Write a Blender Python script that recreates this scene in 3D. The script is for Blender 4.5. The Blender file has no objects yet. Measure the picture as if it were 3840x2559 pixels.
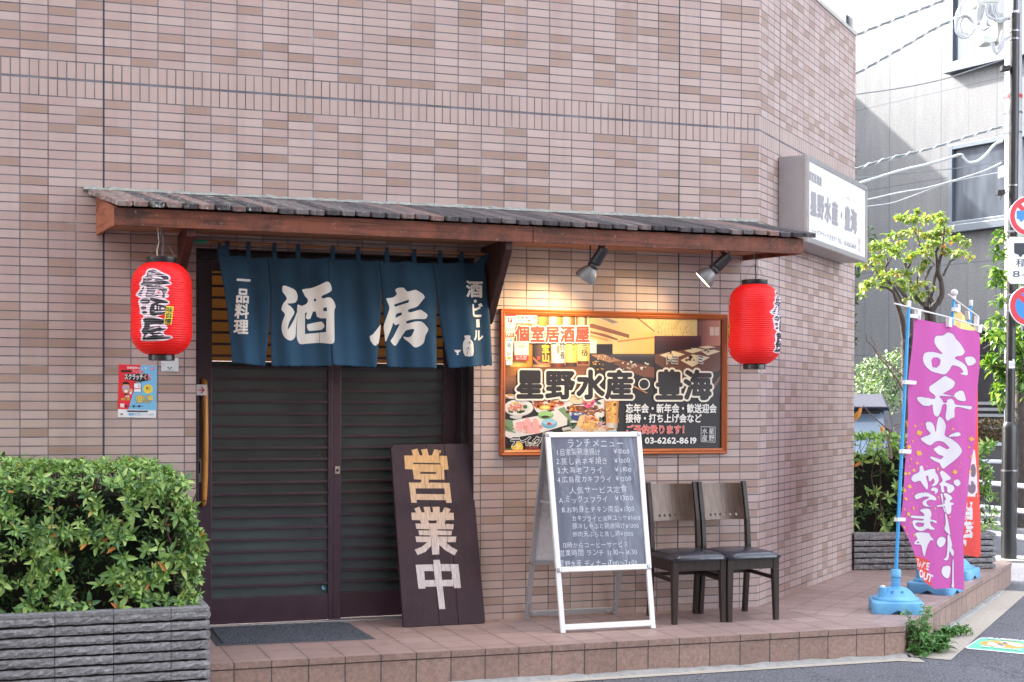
import bpy, bmesh, math, random
from mathutils import Vector, Matrix, noise as mnoise

SC = bpy.context.scene
COL = SC.collection
PI = math.pi

# ------------------------------------------------------------------ camera
F = 5400.0                      # focal length in pixels of the 3840 px wide photograph
CY = 1564.73
CAM = Vector((-0.04204, -8.48953, 1.52230))
RIGHT = Vector((0.944655, -0.328056, 0.002519))
UP = Vector((0.000309, 0.008567, 0.999963))
FWD = Vector((0.328065, 0.944620, -0.008194))
cd = bpy.data.cameras.new('camera')
cam = bpy.data.objects.new('camera', cd)
COL.objects.link(cam)
cam.matrix_world = Matrix(((RIGHT.x, UP.x, -FWD.x, CAM.x), (RIGHT.y, UP.y, -FWD.y, CAM.y),
                           (RIGHT.z, UP.z, -FWD.z, CAM.z), (0, 0, 0, 1)))
cd.sensor_width = 36.0
cd.lens = F / 3840 * 36
cd.shift_y = (CY - 1279.5) / 3840
cd.clip_start = 0.05
cd.clip_end = 800
SC.camera = cam

# ------------------------------------------------------------------ sky, sun, exposure
SUNDIR = Vector((-0.7, 1.0, 0.88)).normalized()      # towards the sun
ELEV = math.asin(SUNDIR.z)
W = bpy.data.worlds.new('World')
SC.world = W
W.use_nodes = True
wn = W.node_tree.nodes
wl = W.node_tree.links
bg = wn['Background']
sky = wn.new('ShaderNodeTexSky')
sky.sky_type = 'NISHITA'
sky.sun_disc = False
sky.sun_elevation = ELEV
sky.sun_rotation = math.atan2(SUNDIR.x, SUNDIR.y)
sky.air_density = 1.0
sky.dust_density = 3.0
sky.ozone_density = 1.0
haze_tint = wn.new('ShaderNodeHueSaturation')       # thin high cloud: a paler, whiter sky
haze_tint.inputs['Saturation'].default_value = 0.36
wl.new(sky.outputs[0], haze_tint.inputs['Color'])
wl.new(haze_tint.outputs[0], bg.inputs[0])
bg.inputs[1].default_value = 0.15
sd = bpy.data.lights.new('sun', 'SUN')
sd.energy = 2.0
sd.angle = math.radians(0.6)
sd.color = (1.0, 0.95, 0.88)
sun = bpy.data.objects.new('sun', sd)
COL.objects.link(sun)
sun.rotation_euler = (-SUNDIR).to_track_quat('-Z', 'Y').to_euler()
SC.view_settings.view_transform = 'Standard'
SC.view_settings.look = 'None'
SC.view_settings.exposure = 3.2
SC.view_settings.gamma = 1.0
SC.cycles.max_bounces = 8
SC.cycles.use_denoising = True

# ------------------------------------------------------------------ helpers: pixels of the photograph <-> places
def ray(x, y):
    return RIGHT * ((x - 1920) / F) + UP * ((CY - y) / F) + FWD
def on_plane(x, y, P, N):
    d = ray(x, y)
    return CAM + d * ((Vector(P) - CAM).dot(N) / d.dot(N))
def onY(x, y, Y=0.0):
    return on_plane(x, y, (0, Y, 0), Vector((0, 1, 0)))
def onZ(x, y, Z=0.0):
    return on_plane(x, y, (0, 0, Z), Vector((0, 0, 1)))
def depth(x, y, d):
    return CAM + ray(x, y) * d
def zc(x0, y0, s):
    return lambda a, b: (x0 + a / s, y0 + b / s)

ZP = 0.19                      # top of the tiled step above the street
TW, TH = 0.15, 0.05034         # wall tile pitch
BANDZ = ZP + 60.77 * TH        # lower edge of the upright tile band
CORNER = Vector((4.633, 0, 0))
A43 = math.radians(43)
D43 = Vector((math.cos(A43), math.sin(A43), 0))
N43 = Vector((math.sin(A43), -math.cos(A43), 0))

# ------------------------------------------------------------------ helpers: materials
def lin(c):
    return tuple(((v / 255) / 12.92 if v / 255 <= 0.04045 else ((v / 255 + 0.055) / 1.055) ** 2.4) for v in c[:3])
class NT:
    def __init__(s, name):
        s.m = bpy.data.materials.new(name)
        s.m.use_nodes = True
        s.n = s.m.node_tree.nodes
        s.l = s.m.node_tree.links
        s.b = s.n['Principled BSDF']
    def node(s, t, **k):
        n = s.n.new(t)
        for a, v in k.items():
            setattr(n, a, v)
        return n
    def put(s, sock, v):
        if isinstance(v, bpy.types.NodeSocket):
            s.l.new(v, sock)
        elif v is not None:
            sock.default_value = v
    def math(s, op, a, b=None, c=None):
        n = s.node('ShaderNodeMath', operation=op)
        s.put(n.inputs[0], a)
        s.put(n.inputs[1], b)
        if c is not None:
            s.put(n.inputs[2], c)
        return n.outputs[0]
    def mix(s, f, a, b, mode='MIX'):
        n = s.node('ShaderNodeMix', data_type='RGBA', blend_type=mode)
        s.put(n.inputs[0], f)
        s.put(n.inputs[6], (*a, 1) if isinstance(a, tuple) else a)
        s.put(n.inputs[7], (*b, 1) if isinstance(b, tuple) else b)
        return n.outputs[2]
    def coord(s, which='Object'):
        return s.node('ShaderNodeTexCoord').outputs[which]
    def mapping(s, v, scale=(1, 1, 1), rot=(0, 0, 0), loc=(0, 0, 0)):
        n = s.node('ShaderNodeMapping')
        s.put(n.inputs[0], v)
        n.inputs['Location'].default_value = loc
        n.inputs['Rotation'].default_value = rot
        n.inputs['Scale'].default_value = scale
        return n.outputs[0]
    def noise(s, v, scale, detail=4, rough=.55, dist=0):
        n = s.node('ShaderNodeTexNoise')
        s.put(n.inputs['Vector'], v)
        n.inputs['Scale'].default_value = scale
        n.inputs['Detail'].default_value = detail
        n.inputs['Roughness'].default_value = rough
        n.inputs['Distortion'].default_value = dist
        return n.outputs['Fac']
    def ramp(s, f, stops, interp='LINEAR'):
        n = s.node('ShaderNodeValToRGB')
        r = n.color_ramp
        r.interpolation = interp
        while len(r.elements) < len(stops):
            r.elements.new(0.5)
        for e, (p, c) in zip(r.elements, stops):
            e.position = p
            e.color = (*c, 1) if not isinstance(c, (int, float)) else (c, c, c, 1)
        s.put(n.inputs[0], f)
        return n.outputs[0]
    def sep(s, v):
        n = s.node('ShaderNodeSeparateXYZ')
        s.put(n.inputs[0], v)
        return n.outputs
    def comb(s, x, y, z=0.0):
        n = s.node('ShaderNodeCombineXYZ')
        s.put(n.inputs[0], x); s.put(n.inputs[1], y); s.put(n.inputs[2], z)
        return n.outputs[0]
    def bump(s, h, dist=0.002, strength=1.0):
        n = s.node('ShaderNodeBump')
        s.put(n.inputs['Height'], h)
        n.inputs['Distance'].default_value = dist
        n.inputs['Strength'].default_value = strength
        s.l.new(n.outputs[0], s.b.inputs['Normal'])
    def out(s, color=None, rough=None, metal=None, spec=None):
        if color is not None:
            s.put(s.b.inputs['Base Color'], (*color, 1) if isinstance(color, tuple) else color)
        if rough is not None:
            s.put(s.b.inputs['Roughness'], rough)
        if metal is not None:
            s.put(s.b.inputs['Metallic'], metal)
        if spec is not None:
            s.put(s.b.inputs['Specular IOR Level'], spec)
        return s.m
_MC = {}
def paint(rgb, rough=.6, var=.12, scale=18, bump=0, bscale=120, metal=0, name=None, spec=.5, stretch=(1, 1, 1), trans=0, emit=0):
    """A plain surface: colour with soft dirt-like variation and a little relief."""
    key = (tuple(rgb), rough, var, scale, bump, bscale, metal, spec, stretch, trans, emit)
    if key in _MC:
        return _MC[key]
    t = NT(name or 'surface_%d_%d_%d' % tuple(int(v) for v in rgb))
    c = lin(rgb)
    co = t.mapping(t.coord(), scale=stretch)
    if var:
        f = t.noise(co, scale, 5, .6)
        lo = tuple(v * (1 - var) for v in c); hi = tuple(min(1, v * (1 + var)) for v in c)
        col = t.ramp(f, [(.3, lo), (.7, hi)])
        t.out(col)
        t.put(t.b.inputs['Roughness'], t.ramp(t.noise(co, scale * 2.3, 3), [(.3, max(0, rough - .07)), (.7, min(1, rough + .07))]))
    else:
        t.out(c, rough)
    t.out(metal=metal, spec=spec)
    if bump:
        t.bump(t.noise(co, bscale, 4), bump)
    if trans:
        t.b.inputs['Transmission Weight'].default_value = trans
    if emit:
        t.b.inputs['Emission Color'].default_value = (*c, 1)
        t.b.inputs['Emission Strength'].default_value = emit
    _MC[key] = t.m
    return t.m
def ink(rgb, rough=.5):
    return paint(rgb, rough, var=0, name='ink_%d_%d_%d' % tuple(int(v) for v in rgb))

def tile_wall(name, tw, u0, grain=1.0):
    t = NT(name)
    x, y, z = t.sep(t.coord())
    u = t.math('DIVIDE', t.math('SUBTRACT', x, u0), tw)
    v = t.math('DIVIDE', t.math('SUBTRACT', z, BANDZ), TH)
    inb = t.math('MULTIPLY', t.math('GREATER_THAN', v, 0.0), t.math('LESS_THAN', v, 4.0))
    uu = t.math('MULTIPLY', u, t.math('MULTIPLY_ADD', inb, 2.0, 1.0))
    vv = t.math('MULTIPLY', v, t.math('MULTIPLY_ADD', inb, -0.5, 1.0))
    wu = t.math('DIVIDE', tw, t.math('MULTIPLY_ADD', inb, 2.0, 1.0))       # cell size in metres
    wv = t.math('MULTIPLY', TH, t.math('MULTIPLY_ADD', inb, 1.0, 1.0))
    fu = t.math('FRACT', uu); fv = t.math('FRACT', vv)
    du = t.math('MULTIPLY', t.math('MINIMUM', fu, t.math('SUBTRACT', 1.0, fu)), wu)
    dv = t.math('MULTIPLY', t.math('MINIMUM', fv, t.math('SUBTRACT', 1.0, fv)), wv)
    d = t.math('MINIMUM', du, dv)
    # the wider groove halfway up the band
    g = t.math('MULTIPLY', t.math('ABSOLUTE', t.math('SUBTRACT', v, 2.0)), TH)
    d = t.math('MINIMUM', d, t.math('SUBTRACT', g, 0.0035))
    n = t.node('ShaderNodeMapRange'); n.clamp = True
    t.put(n.inputs[0], d); n.inputs[1].default_value = .0022; n.inputs[2].default_value = .0040
    tile = n.outputs[0]
    wnz = t.node('ShaderNodeTexWhiteNoise', noise_dimensions='2D')
    t.put(wnz.inputs['Vector'], t.comb(t.math('FLOOR', uu), t.math('FLOOR', vv)))
    r = wnz.outputs['Value']
    pink = lin((180, 159, 153)); beige = lin((182, 162, 154)); dark = lin((160, 136, 124)); pale = lin((185, 166, 160))
    body = t.ramp(r, [(0, dark), (.12, lin((166, 142, 131))), (.20, pink), (.46, lin((177, 155, 149))), (.68, beige), (.84, pale)], 'CONSTANT')
    band = t.ramp(r, [(0, beige), (.5, lin((179, 158, 150)))], 'CONSTANT')
    col = t.mix(inb, body, band)
    co = t.coord()
    n1 = t.noise(co, 240 * grain, 3, .6)
    n2 = t.noise(co, 1.7, 4)
    col = t.mix(1.0, col, t.ramp(n1, [(.25, .90), (.75, 1.06)]), 'MULTIPLY')
    col = t.mix(1.0, col, t.ramp(n2, [(.3, .93), (.7, 1.03)]), 'MULTIPLY')
    jc = t.ramp(t.noise(co, 5.0, 3), [(.35, lin((92, 90, 98))), (.62, lin((122, 121, 128))), (.74, lin((150, 150, 154)))])
    # pale lime stains that have run out of some upright joints
    st = t.math('GREATER_THAN', t.noise(t.mapping(co, scale=(9, 9, 1.1)), 1.0, 2), .71)
    jc = t.mix(t.math('MULTIPLY', st, t.math('LESS_THAN', du, .0017)), jc, lin((200, 200, 202)))
    # two dark movement joints and soot that has run down below the eaves line
    mj = t.math('MAXIMUM', t.math('LESS_THAN', t.math('ABSOLUTE', t.math('SUBTRACT', x, .45)), .0055), t.math('LESS_THAN', t.math('ABSOLUTE', t.math('SUBTRACT', x, 4.05)), .0045))
    run = t.noise(t.mapping(co, scale=(7, 7, .35)), 1.0, 5, .6)
    col = t.mix(t.ramp(run, [(.5, 0.0), (.78, .30)]), col, lin((122, 104, 98)))
    tile2 = t.math('MULTIPLY', tile, t.math('SUBTRACT', 1.0, mj))
    jc = t.mix(mj, jc, lin((66, 66, 72)))
    t.out(t.mix(tile2, jc, col), t.math('MULTIPLY_ADD', tile, -.28, .85), spec=.35)
    h = t.math('ADD', tile, t.math('MULTIPLY', n1, .35))
    h = t.math('ADD', h, t.math('MULTIPLY', wnz.outputs['Value'], .15))
    t.bump(h, .0022)
    return t.m

def grid_tile(name, pu, pv, ou, ov, rot=0.0, org=(0, 0), col1=(168, 140, 132), jw=.0026, axis='XY', zline=None, rough=.5, rowjoint=1.0, coarse=False):
    """Square floor / riser tiles laid out in metres; axis XY = floor, XZ = riser."""
    t = NT(name)
    co = t.coord()
    m = t.mapping(t.mapping(co, loc=(-org[0], -org[1], 0)), rot=(0, 0, -rot))
    x, y, z = t.sep(m)
    a = t.math('DIVIDE', t.math('SUBTRACT', x, ou), pu)
    fa = t.math('FRACT', a)
    da = t.math('MULTIPLY', t.math('MINIMUM', fa, t.math('SUBTRACT', 1.0, fa)), pu)
    if axis == 'XY':
        b = t.math('DIVIDE', t.math('SUBTRACT', y, ov), pv)
        fb = t.math('FRACT', b)
        db = t.math('MULTIPLY', t.math('MINIMUM', fb, t.math('SUBTRACT', 1.0, fb)), pv * rowjoint)
    else:
        b = z
        db = t.math('ABSOLUTE', t.math('SUBTRACT', z, zline))
    d = t.math('MINIMUM', da, db)
    n = t.node('ShaderNodeMapRange'); n.clamp = True
    t.put(n.inputs[0], d); n.inputs[1].default_value = jw * .5; n.inputs[2].default_value = jw
    w = t.node('ShaderNodeTexWhiteNoise', noise_dimensions='2D')
    t.put(w.inputs['Vector'], t.comb(t.math('FLOOR', a), t.math('FLOOR', b) if axis == 'XY' else t.math('GREATER_THAN', z, zline)))
    c = lin(col1)
    base = t.ramp(w.outputs['Value'], [(0, tuple(v * .90 for v in c)), (1, tuple(v * 1.08 for v in c))])
    n1 = t.noise(co, 42 if coarse else 30, 6, .72)
    base = t.mix(1.0, base, t.ramp(n1, [(.30, .66 if coarse else .90), (.70, 1.2 if coarse else 1.06)]), 'MULTIPLY')
    blot = t.noise(co, 5.5, 5, .65)
    base = t.mix(t.ramp(blot, [(.56, 0.0), (.72, .35)]), base, lin((104, 90, 84)))
    base = t.mix(1.0, base, t.ramp(t.noise(co, 2.2, 4), [(.3, .9), (.7, 1.05)]), 'MULTIPLY')
    # grime that gathers along the joints
    gr = t.node('ShaderNodeMapRange'); gr.clamp = True
    t.put(gr.inputs[0], d); gr.inputs[1].default_value = 0; gr.inputs[2].default_value = .03
    k = t.math('MULTIPLY', t.math('SUBTRACT', 1.0, gr.outputs[0]), t.ramp(t.noise(co, 14, 4), [(.45, 0.0), (.75, .55)]))
    base = t.mix(k, base, lin((86, 74, 70)))
    t.out(t.mix(n.outputs[0], lin((70, 66, 68)), base), rough, spec=.5)
    t.bump(t.math('ADD', n.outputs[0], t.math('MULTIPLY', t.noise(co, 130 if coarse else 90, 4), .9 if coarse else .25)), .003 if coarse else .0015)
    return t.m

def wood(name, rgb, dark, rough=.55, axis='X', scale=1.0, weather=None):
    t = NT(name)
    st = {'X': (1.2, 22, 22), 'Y': (22, 1.2, 22), 'Z': (22, 22, 1.2)}[axis]
    co = t.mapping(t.coord(), scale=tuple(v * scale for v in st))
    f = t.noise(co, 1.6, 6, .62, .6)
    col = t.ramp(f, [(.28, lin(dark)), (.5, lin(rgb)), (.75, tuple(min(1, v * 1.25) for v in lin(rgb)))])
    if weather:
        g = t.noise(t.coord(), 6.5, 6, .7)
        col = t.mix(t.ramp(g, [(.44, 0.0), (.66, .85)]), col, lin(weather))
        g2 = t.noise(t.coord(), 38, 5, .7)
        col = t.mix(t.ramp(g2, [(.6, 0.0), (.74, .7)]), col, lin((165, 165, 160)))
    t.out(col, rough, spec=.35)
    t.bump(f, .0025)
    return t.m

def leaf_mat(name, stops, rough=.42, trans=.25):
    t = NT(name)
    r = t.node('ShaderNodeNewGeometry').outputs['Random Per Island']
    col = t.ramp(r, [(p, lin(c)) for p, c in stops])
    t.out(col, rough, spec=.45)
    # thin leaves let a little light through
    tr = t.node('ShaderNodeBsdfTranslucent')
    t.put(tr.inputs[0], t.mix(1.0, col, lin((225, 235, 120)), 'MULTIPLY'))
    mx = t.node('ShaderNodeMixShader')
    mx.inputs[0].default_value = trans
    t.l.new(t.b.outputs[0], mx.inputs[1]); t.l.new(tr.outputs[0], mx.inputs[2])
    t.l.new(mx.outputs[0], t.n['Material Output'].inputs[0])
    return t.m

# ------------------------------------------------------------------ helpers: meshes and objects
def tag(o, label=None, cat=None, group=None, kind=None):
    if label: o['label'] = label
    if cat: o['category'] = cat
    if group: o['group'] = group
    if kind: o['kind'] = kind
    return o
def thing(name, label, cat, loc=(0, 0, 0), rz=0.0, group=None):
    o = bpy.data.objects.new(name, None)
    COL.objects.link(o)
    o.empty_display_size = .1
    o.location = loc
    o.rotation_euler = (0, 0, rz)
    return tag(o, label, cat, group)
def tree_copy(o, parent=None):
    c = o.copy()
    COL.objects.link(c)
    if parent: c.parent = parent
    for k in list(o.children):
        tree_copy(k, c)
    return c
class MB:
    def __init__(s):
        s.v, s.f, s.m = [], [], []
    def add(s, vs, fs, m=0):
        b = len(s.v)
        s.v += [tuple(v) for v in vs]
        s.f += [tuple(b + i for i in f) for f in fs]
        s.m += [m] * len(fs)
        return s
    def box(s, x0, x1, y0, y1, z0, z1, m=0, M4=None):
        vs = [Vector((x, y, z)) for z in (z0, z1) for y in (y0, y1) for x in (x0, x1)]
        if M4 is not None:
            vs = [M4 @ v for v in vs]
        return s.add(vs, [(0, 2, 3, 1), (4, 5, 7, 6), (0, 1, 5, 4), (2, 6, 7, 3), (0, 4, 6, 2), (1, 3, 7, 5)], m)
    def hexa(s, p, m=0):
        """eight corners: lower ring of four, upper ring of four"""
        return s.add(p, [(3, 2, 1, 0), (4, 5, 6, 7), (0, 1, 5, 4), (1, 2, 6, 5), (2, 3, 7, 6), (3, 0, 4, 7)], m)
    def bar(s, a, b, w, h, up=Vector((0, 0, 1)), m=0):
        a, b = Vector(a), Vector(b)
        d = (b - a).normalized()
        x = d.cross(up)
        if x.length < 1e-4: x = d.cross(Vector((1, 0, 0)))
        x.normalize()
        y = x.cross(d)
        x, y = x * (w / 2), y * (h / 2)
        return s.hexa([a - x - y, a + x - y, a + x + y, a - x + y, b - x - y, b + x - y, b + x + y, b - x + y], m)
    def tube(s, pts, r, n=8, m=0, caps=True):
        pts = [Vector(p) for p in pts]
        rs = r if isinstance(r, (list, tuple)) else [r] * len(pts)
        rings, ref = [], None
        for i, p in enumerate(pts):
            d = (pts[min(i + 1, len(pts) - 1)] - pts[max(i - 1, 0)]).normalized()
            if ref is None:
                ref = d.cross(Vector((0, 0, 1)))
                if ref.length < .1: ref = d.cross(Vector((1, 0, 0)))
            ref = (ref - d * ref.dot(d)).normalized()
            o = d.cross(ref)
            rings.append([p + ref * (math.cos(2 * PI * k / n) * rs[i]) + o * (math.sin(2 * PI * k / n) * rs[i]) for k in range(n)])
        vs = [v for ring in rings for v in ring]
        fs = []
        for i in range(len(pts) - 1):
            for k in range(n):
                k2 = (k + 1) % n
                fs.append((i * n + k, i * n + k2, (i + 1) * n + k2, (i + 1) * n + k))
        if caps:
            fs.append(tuple(reversed(range(n))))
            fs.append(tuple((len(pts) - 1) * n + k for k in range(n)))
        return s.add(vs, fs, m)
    def lathe(s, prof, n=24, c=(0, 0, 0), m=0, M4=None, caps=True):
        vs, fs = [], []
        for r, z in prof:
            for k in range(n):
                v = Vector((r * math.cos(2 * PI * k / n) + c[0], r * math.sin(2 * PI * k / n) + c[1], z + c[2]))
                vs.append(M4 @ v if M4 is not None else v)
        for i in range(len(prof) - 1):
            for k in range(n):
                k2 = (k + 1) % n
                fs.append((i * n + k, i * n + k2, (i + 1) * n + k2, (i + 1) * n + k))
        if caps:
            fs.append(tuple(reversed(range(n))))
            fs.append(tuple((len(prof) - 1) * n + k for k in range(n)))
        return s.add(vs, fs, m)
    def prism(s, poly, off, m=0):
        n = len(poly)
        a = [Vector(p) for p in poly]
        b = [p + Vector(off) for p in a]
        return s.add(a + b, [tuple(reversed(range(n))), tuple(range(n, 2 * n))] +
                     [(i, (i + 1) % n, n + (i + 1) % n, n + i) for i in range(n)], m)
    def build(s, name, mats, parent=None, smooth=False, bevel=0, seg=2, auto=40):
        me = bpy.data.meshes.new(name)
        me.from_pydata(s.v, [], s.f)
        for mt in (mats if isinstance(mats, (list, tuple)) else [mats]):
            me.materials.append(mt)
        me.polygons.foreach_set('material_index', s.m)
        bm = bmesh.new(); bm.from_mesh(me)
        bmesh.ops.recalc_face_normals(bm, faces=bm.faces)
        bm.to_mesh(me); bm.free()
        if smooth:
            me.polygons.foreach_set('use_smooth', [True] * len(me.polygons))
            if auto < 180:
                me.set_sharp_from_angle(angle=math.radians(auto))
        me.update()
        o = bpy.data.objects.new(name, me)
        COL.objects.link(o)
        if parent is not None: rel(o, parent)
        if bevel:
            b = o.modifiers.new('bevel', 'BEVEL')
            b.width = bevel; b.segments = seg; b.limit_method = 'ANGLE'; b.angle_limit = math.radians(35)
            b.harden_normals = False
        return o
def rel(o, root):
    """keep world coordinates of a mesh built in world space under a root that is not at the origin"""
    o.parent = root
    o.matrix_parent_inverse = Matrix.LocRotScale(root.location, root.rotation_euler, None).inverted()
    return o

# ------------------------------------------------------------------ helpers: flat graphics and lettering
_GC = {}
def glyph(ch, off):
    k = (ch, round(off, 4))
    if k not in _GC:
        c = bpy.data.curves.new('g', 'FONT')
        c.body = ch; c.size = 1; c.offset = off; c.resolution_u = 3
        o = bpy.data.objects.new('g', c)
        COL.objects.link(o)
        me = bpy.data.meshes.new_from_object(o.evaluated_get(bpy.context.evaluated_depsgraph_get()))
        vs = [(v.co.x, v.co.y) for v in me.vertices]
        fs = [tuple(p.vertices) for p in me.polygons]
        bpy.data.objects.remove(o); bpy.data.curves.remove(c); bpy.data.meshes.remove(me)
        _GC[k] = (vs, fs)
    return _GC[k]
def advance(ch):
    if ch == ' ': return .35
    if ord(ch) > 0x2e80: return 1.0
    vs, _ = glyph(ch, 0)
    return (max(v[0] for v in vs) + .06) if vs else .35
def fill(loops):
    c = bpy.data.curves.new('g', 'CURVE')
    c.dimensions = '2D'; c.fill_mode = 'BOTH'
    for lp in loops:
        sp = c.splines.new('POLY')
        sp.points.add(len(lp) - 1)
        for p, q in zip(sp.points, lp): p.co = (q[0], q[1], 0, 1)
        sp.use_cyclic_u = True
    o = bpy.data.objects.new('g', c)
    COL.objects.link(o)
    me = bpy.data.meshes.new_from_object(o.evaluated_get(bpy.context.evaluated_depsgraph_get()))
    vs = [(v.co.x, v.co.y) for v in me.vertices]
    fs = [tuple(p.vertices) for p in me.polygons]
    bpy.data.objects.remove(o); bpy.data.curves.remove(c); bpy.data.meshes.remove(me)
    return vs, fs
def smooth_loop(p, n=4):
    out, L = [], len(p)
    for i in range(L):
        a, b, c, d = [Vector(p[(i + k - 1) % L]) for k in range(4)]
        for j in range(n):
            t = j / n
            out.append(tuple(.5 * (2 * b + (c - a) * t + (2 * a - 5 * b + 4 * c - d) * t * t + (3 * b - a - 3 * c + d) * t ** 3)))
    return out
class Flat:
    """Print, paint or lettering laid on a plane in layers: (u, v) in metres, later layers lie a hair in front."""
    def __init__(s, O, U, V, step=3e-5):
        s.O, s.U, s.V = Vector(O), Vector(U).normalized(), Vector(V).normalized()
        s.N = s.U.cross(s.V).normalized()
        if s.N.dot(CAM - s.O) < 0: s.N = -s.N
        s.step, s.lay = step, 0.0
        s.v, s.f, s.m, s.mats = [], [], [], []
    def uv(s, x, y):
        q = on_plane(x, y, s.O, s.N) - s.O
        return q.dot(s.U), q.dot(s.V)
    def idx(s, mat):
        if mat not in s.mats: s.mats.append(mat)
        return s.mats.index(mat)
    def raw(s, vs, fs, mat, lift=True):
        b = len(s.v)
        s.v += [(x, y, s.lay) for x, y in vs]
        s.f += [tuple(b + i for i in f) for f in fs]
        s.m += [s.idx(mat)] * len(fs)
        if lift: s.lay += s.step
    def poly(s, pts, mat, px=None, smooth=0, holes=()):
        L = [pts] + list(holes)
        if smooth: L = [smooth_loop(p, smooth) for p in L]
        if px: L = [[s.uv(*px(*p)) for p in lp] for lp in L]
        if len(L) == 1 and len(pts) == 4 and not smooth:
            s.raw(L[0], [(0, 1, 2, 3)], mat)
        else:
            s.raw(*fill(L), mat)
    def rect(s, a, b, mat, px=None):
        s.poly([(a[0], a[1]), (b[0], a[1]), (b[0], b[1]), (a[0], b[1])], mat, px)
    def ell(s, c, rx, ry, mat, px=None, n=20, a0=0):
        p = [(c[0] + rx * math.cos(2 * PI * k / n), c[1] + ry * math.sin(2 * PI * k / n)) for k in range(n)]
        if px: p = [s.uv(*px(*q)) for q in p]
        s.raw(p, [tuple(range(n))], mat)
    def line(s, pts, w, mat, px=None):
        if px: pts = [s.uv(*px(*p)) for p in pts]
        vs, fs = [], []
        for i, p in enumerate(pts):
            a, b = Vector(pts[max(i - 1, 0)]), Vector(pts[min(i + 1, len(pts) - 1)])
            d = (b - a).normalized()
            nrm = Vector((-d.y, d.x)) * w / 2
            vs += [tuple(Vector(p) + nrm), tuple(Vector(p) - nrm)]
            if i: fs.append((2 * i - 2, 2 * i - 1, 2 * i + 1, 2 * i))
        s.raw(vs, fs, mat)
    def cells(s, items, layers):
        """items: (char, origin, ex, ey) with ex/ey the width and height vectors of the character cell"""
        for off, mat in layers:
            ring = [(0, 0)]
            if off > .012:                      # heavier strokes: the outline swept round a small circle
                k = 8 if off < .06 else 14
                ring = [(off * math.cos(2 * PI * j / k), off * math.sin(2 * PI * j / k)) for j in range(k)] + ([(0, 0)] if off > .03 else [])
            for dx, dy in ring:
                for ch, o, ex, ey in items:
                    if ch == ' ': continue
                    vs, fs = glyph(ch, min(off, .0))
                    w = advance(ch)
                    o2, ex2, ey2 = Vector(o), Vector(ex), Vector(ey)
                    s.raw([tuple(o2 + ex2 * ((x + dx) / w) + ey2 * ((y + dy + .1) / 1.0)) for x, y in vs], fs, mat, False)
                s.lay += 6e-6
            s.lay += s.step
    def text(s, body, p0, p1, h, layers, px=None, jitter=0, seed=0, upv=None):
        """a line of lettering that runs from p0 to p1 (lower left to lower right), h high in metres (px: in pixels)"""
        if px:
            a, b = Vector(s.uv(*px(*p0))), Vector(s.uv(*px(*p1)))
            top = Vector(s.uv(*px(p0[0], p0[1] - h)))
            hh = (top - a).length
        else:
            a, b, hh = Vector(p0), Vector(p1), h
        R = random.Random(seed)
        tot = sum(advance(c) for c in body)
        d = (b - a) / tot
        nrm = Vector((-d.y, d.x)).normalized() if upv is None else Vector(upv).normalized()
        items, pos = [], 0
        for c in body:
            w = advance(c)
            o = a + d * pos
            ex, ey = d * w, nrm * hh
            if jitter:
                o = o + nrm * hh * R.uniform(-jitter, jitter)
                ey = ey * R.uniform(1 - jitter * 1.6, 1 + jitter) + ex.normalized() * hh * R.uniform(-jitter, jitter) * .8
                ex = ex * R.uniform(1 - jitter, 1) + nrm * hh * R.uniform(-jitter, jitter) * .4
            items.append((c, o, ex, ey))
            pos += w
        s.cells(items, layers)
    def column(s, body, p0, p1, w, layers, px=None):
        """characters stacked from p0 (top centre) to p1 (bottom centre)"""
        if px:
            a, b = Vector(s.uv(*px(*p0))), Vector(s.uv(*px(*p1)))
            ww = (Vector(s.uv(*px(p0[0] + w, p0[1]))) - a).length
        else:
            a, b, ww = Vector(p0), Vector(p1), w
        n = len(body)
        st = (b - a) / n
        ex = Vector((ww, 0))
        items = [(c, a + st * (i + 1) - ex / 2, ex, -st) for i, c in enumerate(body)]
        s.cells(items, layers)
    def build(s, name, parent=None, warp=None, cut=None, base=0.0):
        me = bpy.data.meshes.new(name)
        me.from_pydata(s.v, [], s.f)
        for mt in s.mats: me.materials.append(mt)
        me.polygons.foreach_set('material_index', s.m)
        bm = bmesh.new(); bm.from_mesh(me)
        if cut:
            for ax, st in ((0, cut[0]), (1, cut[1])):
                if not st: continue
                lo = min(v.co[ax] for v in bm.verts); hi = max(v.co[ax] for v in bm.verts)
                k = math.floor(lo / st) + 1
                while k * st < hi:
                    no = Vector((0, 0, 0)); no[ax] = 1
                    co = Vector((0, 0, 0)); co[ax] = k * st
                    bmesh.ops.bisect_plane(bm, geom=bm.verts[:] + bm.edges[:] + bm.faces[:], plane_co=co, plane_no=no, dist=1e-6)
                    k += 1
        for v in bm.verts:
            u, w, d = v.co
            v.co = warp(u, w, d + base) if warp else s.O + s.U * u + s.V * w + s.N * (d + base)
        for f in bm.faces:
            f.normal_update()
            if f.normal.dot(CAM - f.calc_center_median()) < 0 and not warp: f.normal_flip()
            if warp: f.smooth = True
        bm.to_mesh(me); bm.free()
        o = bpy.data.objects.new(name, me)
        COL.objects.link(o)
        if parent is not None: rel(o, parent)
        return o

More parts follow.
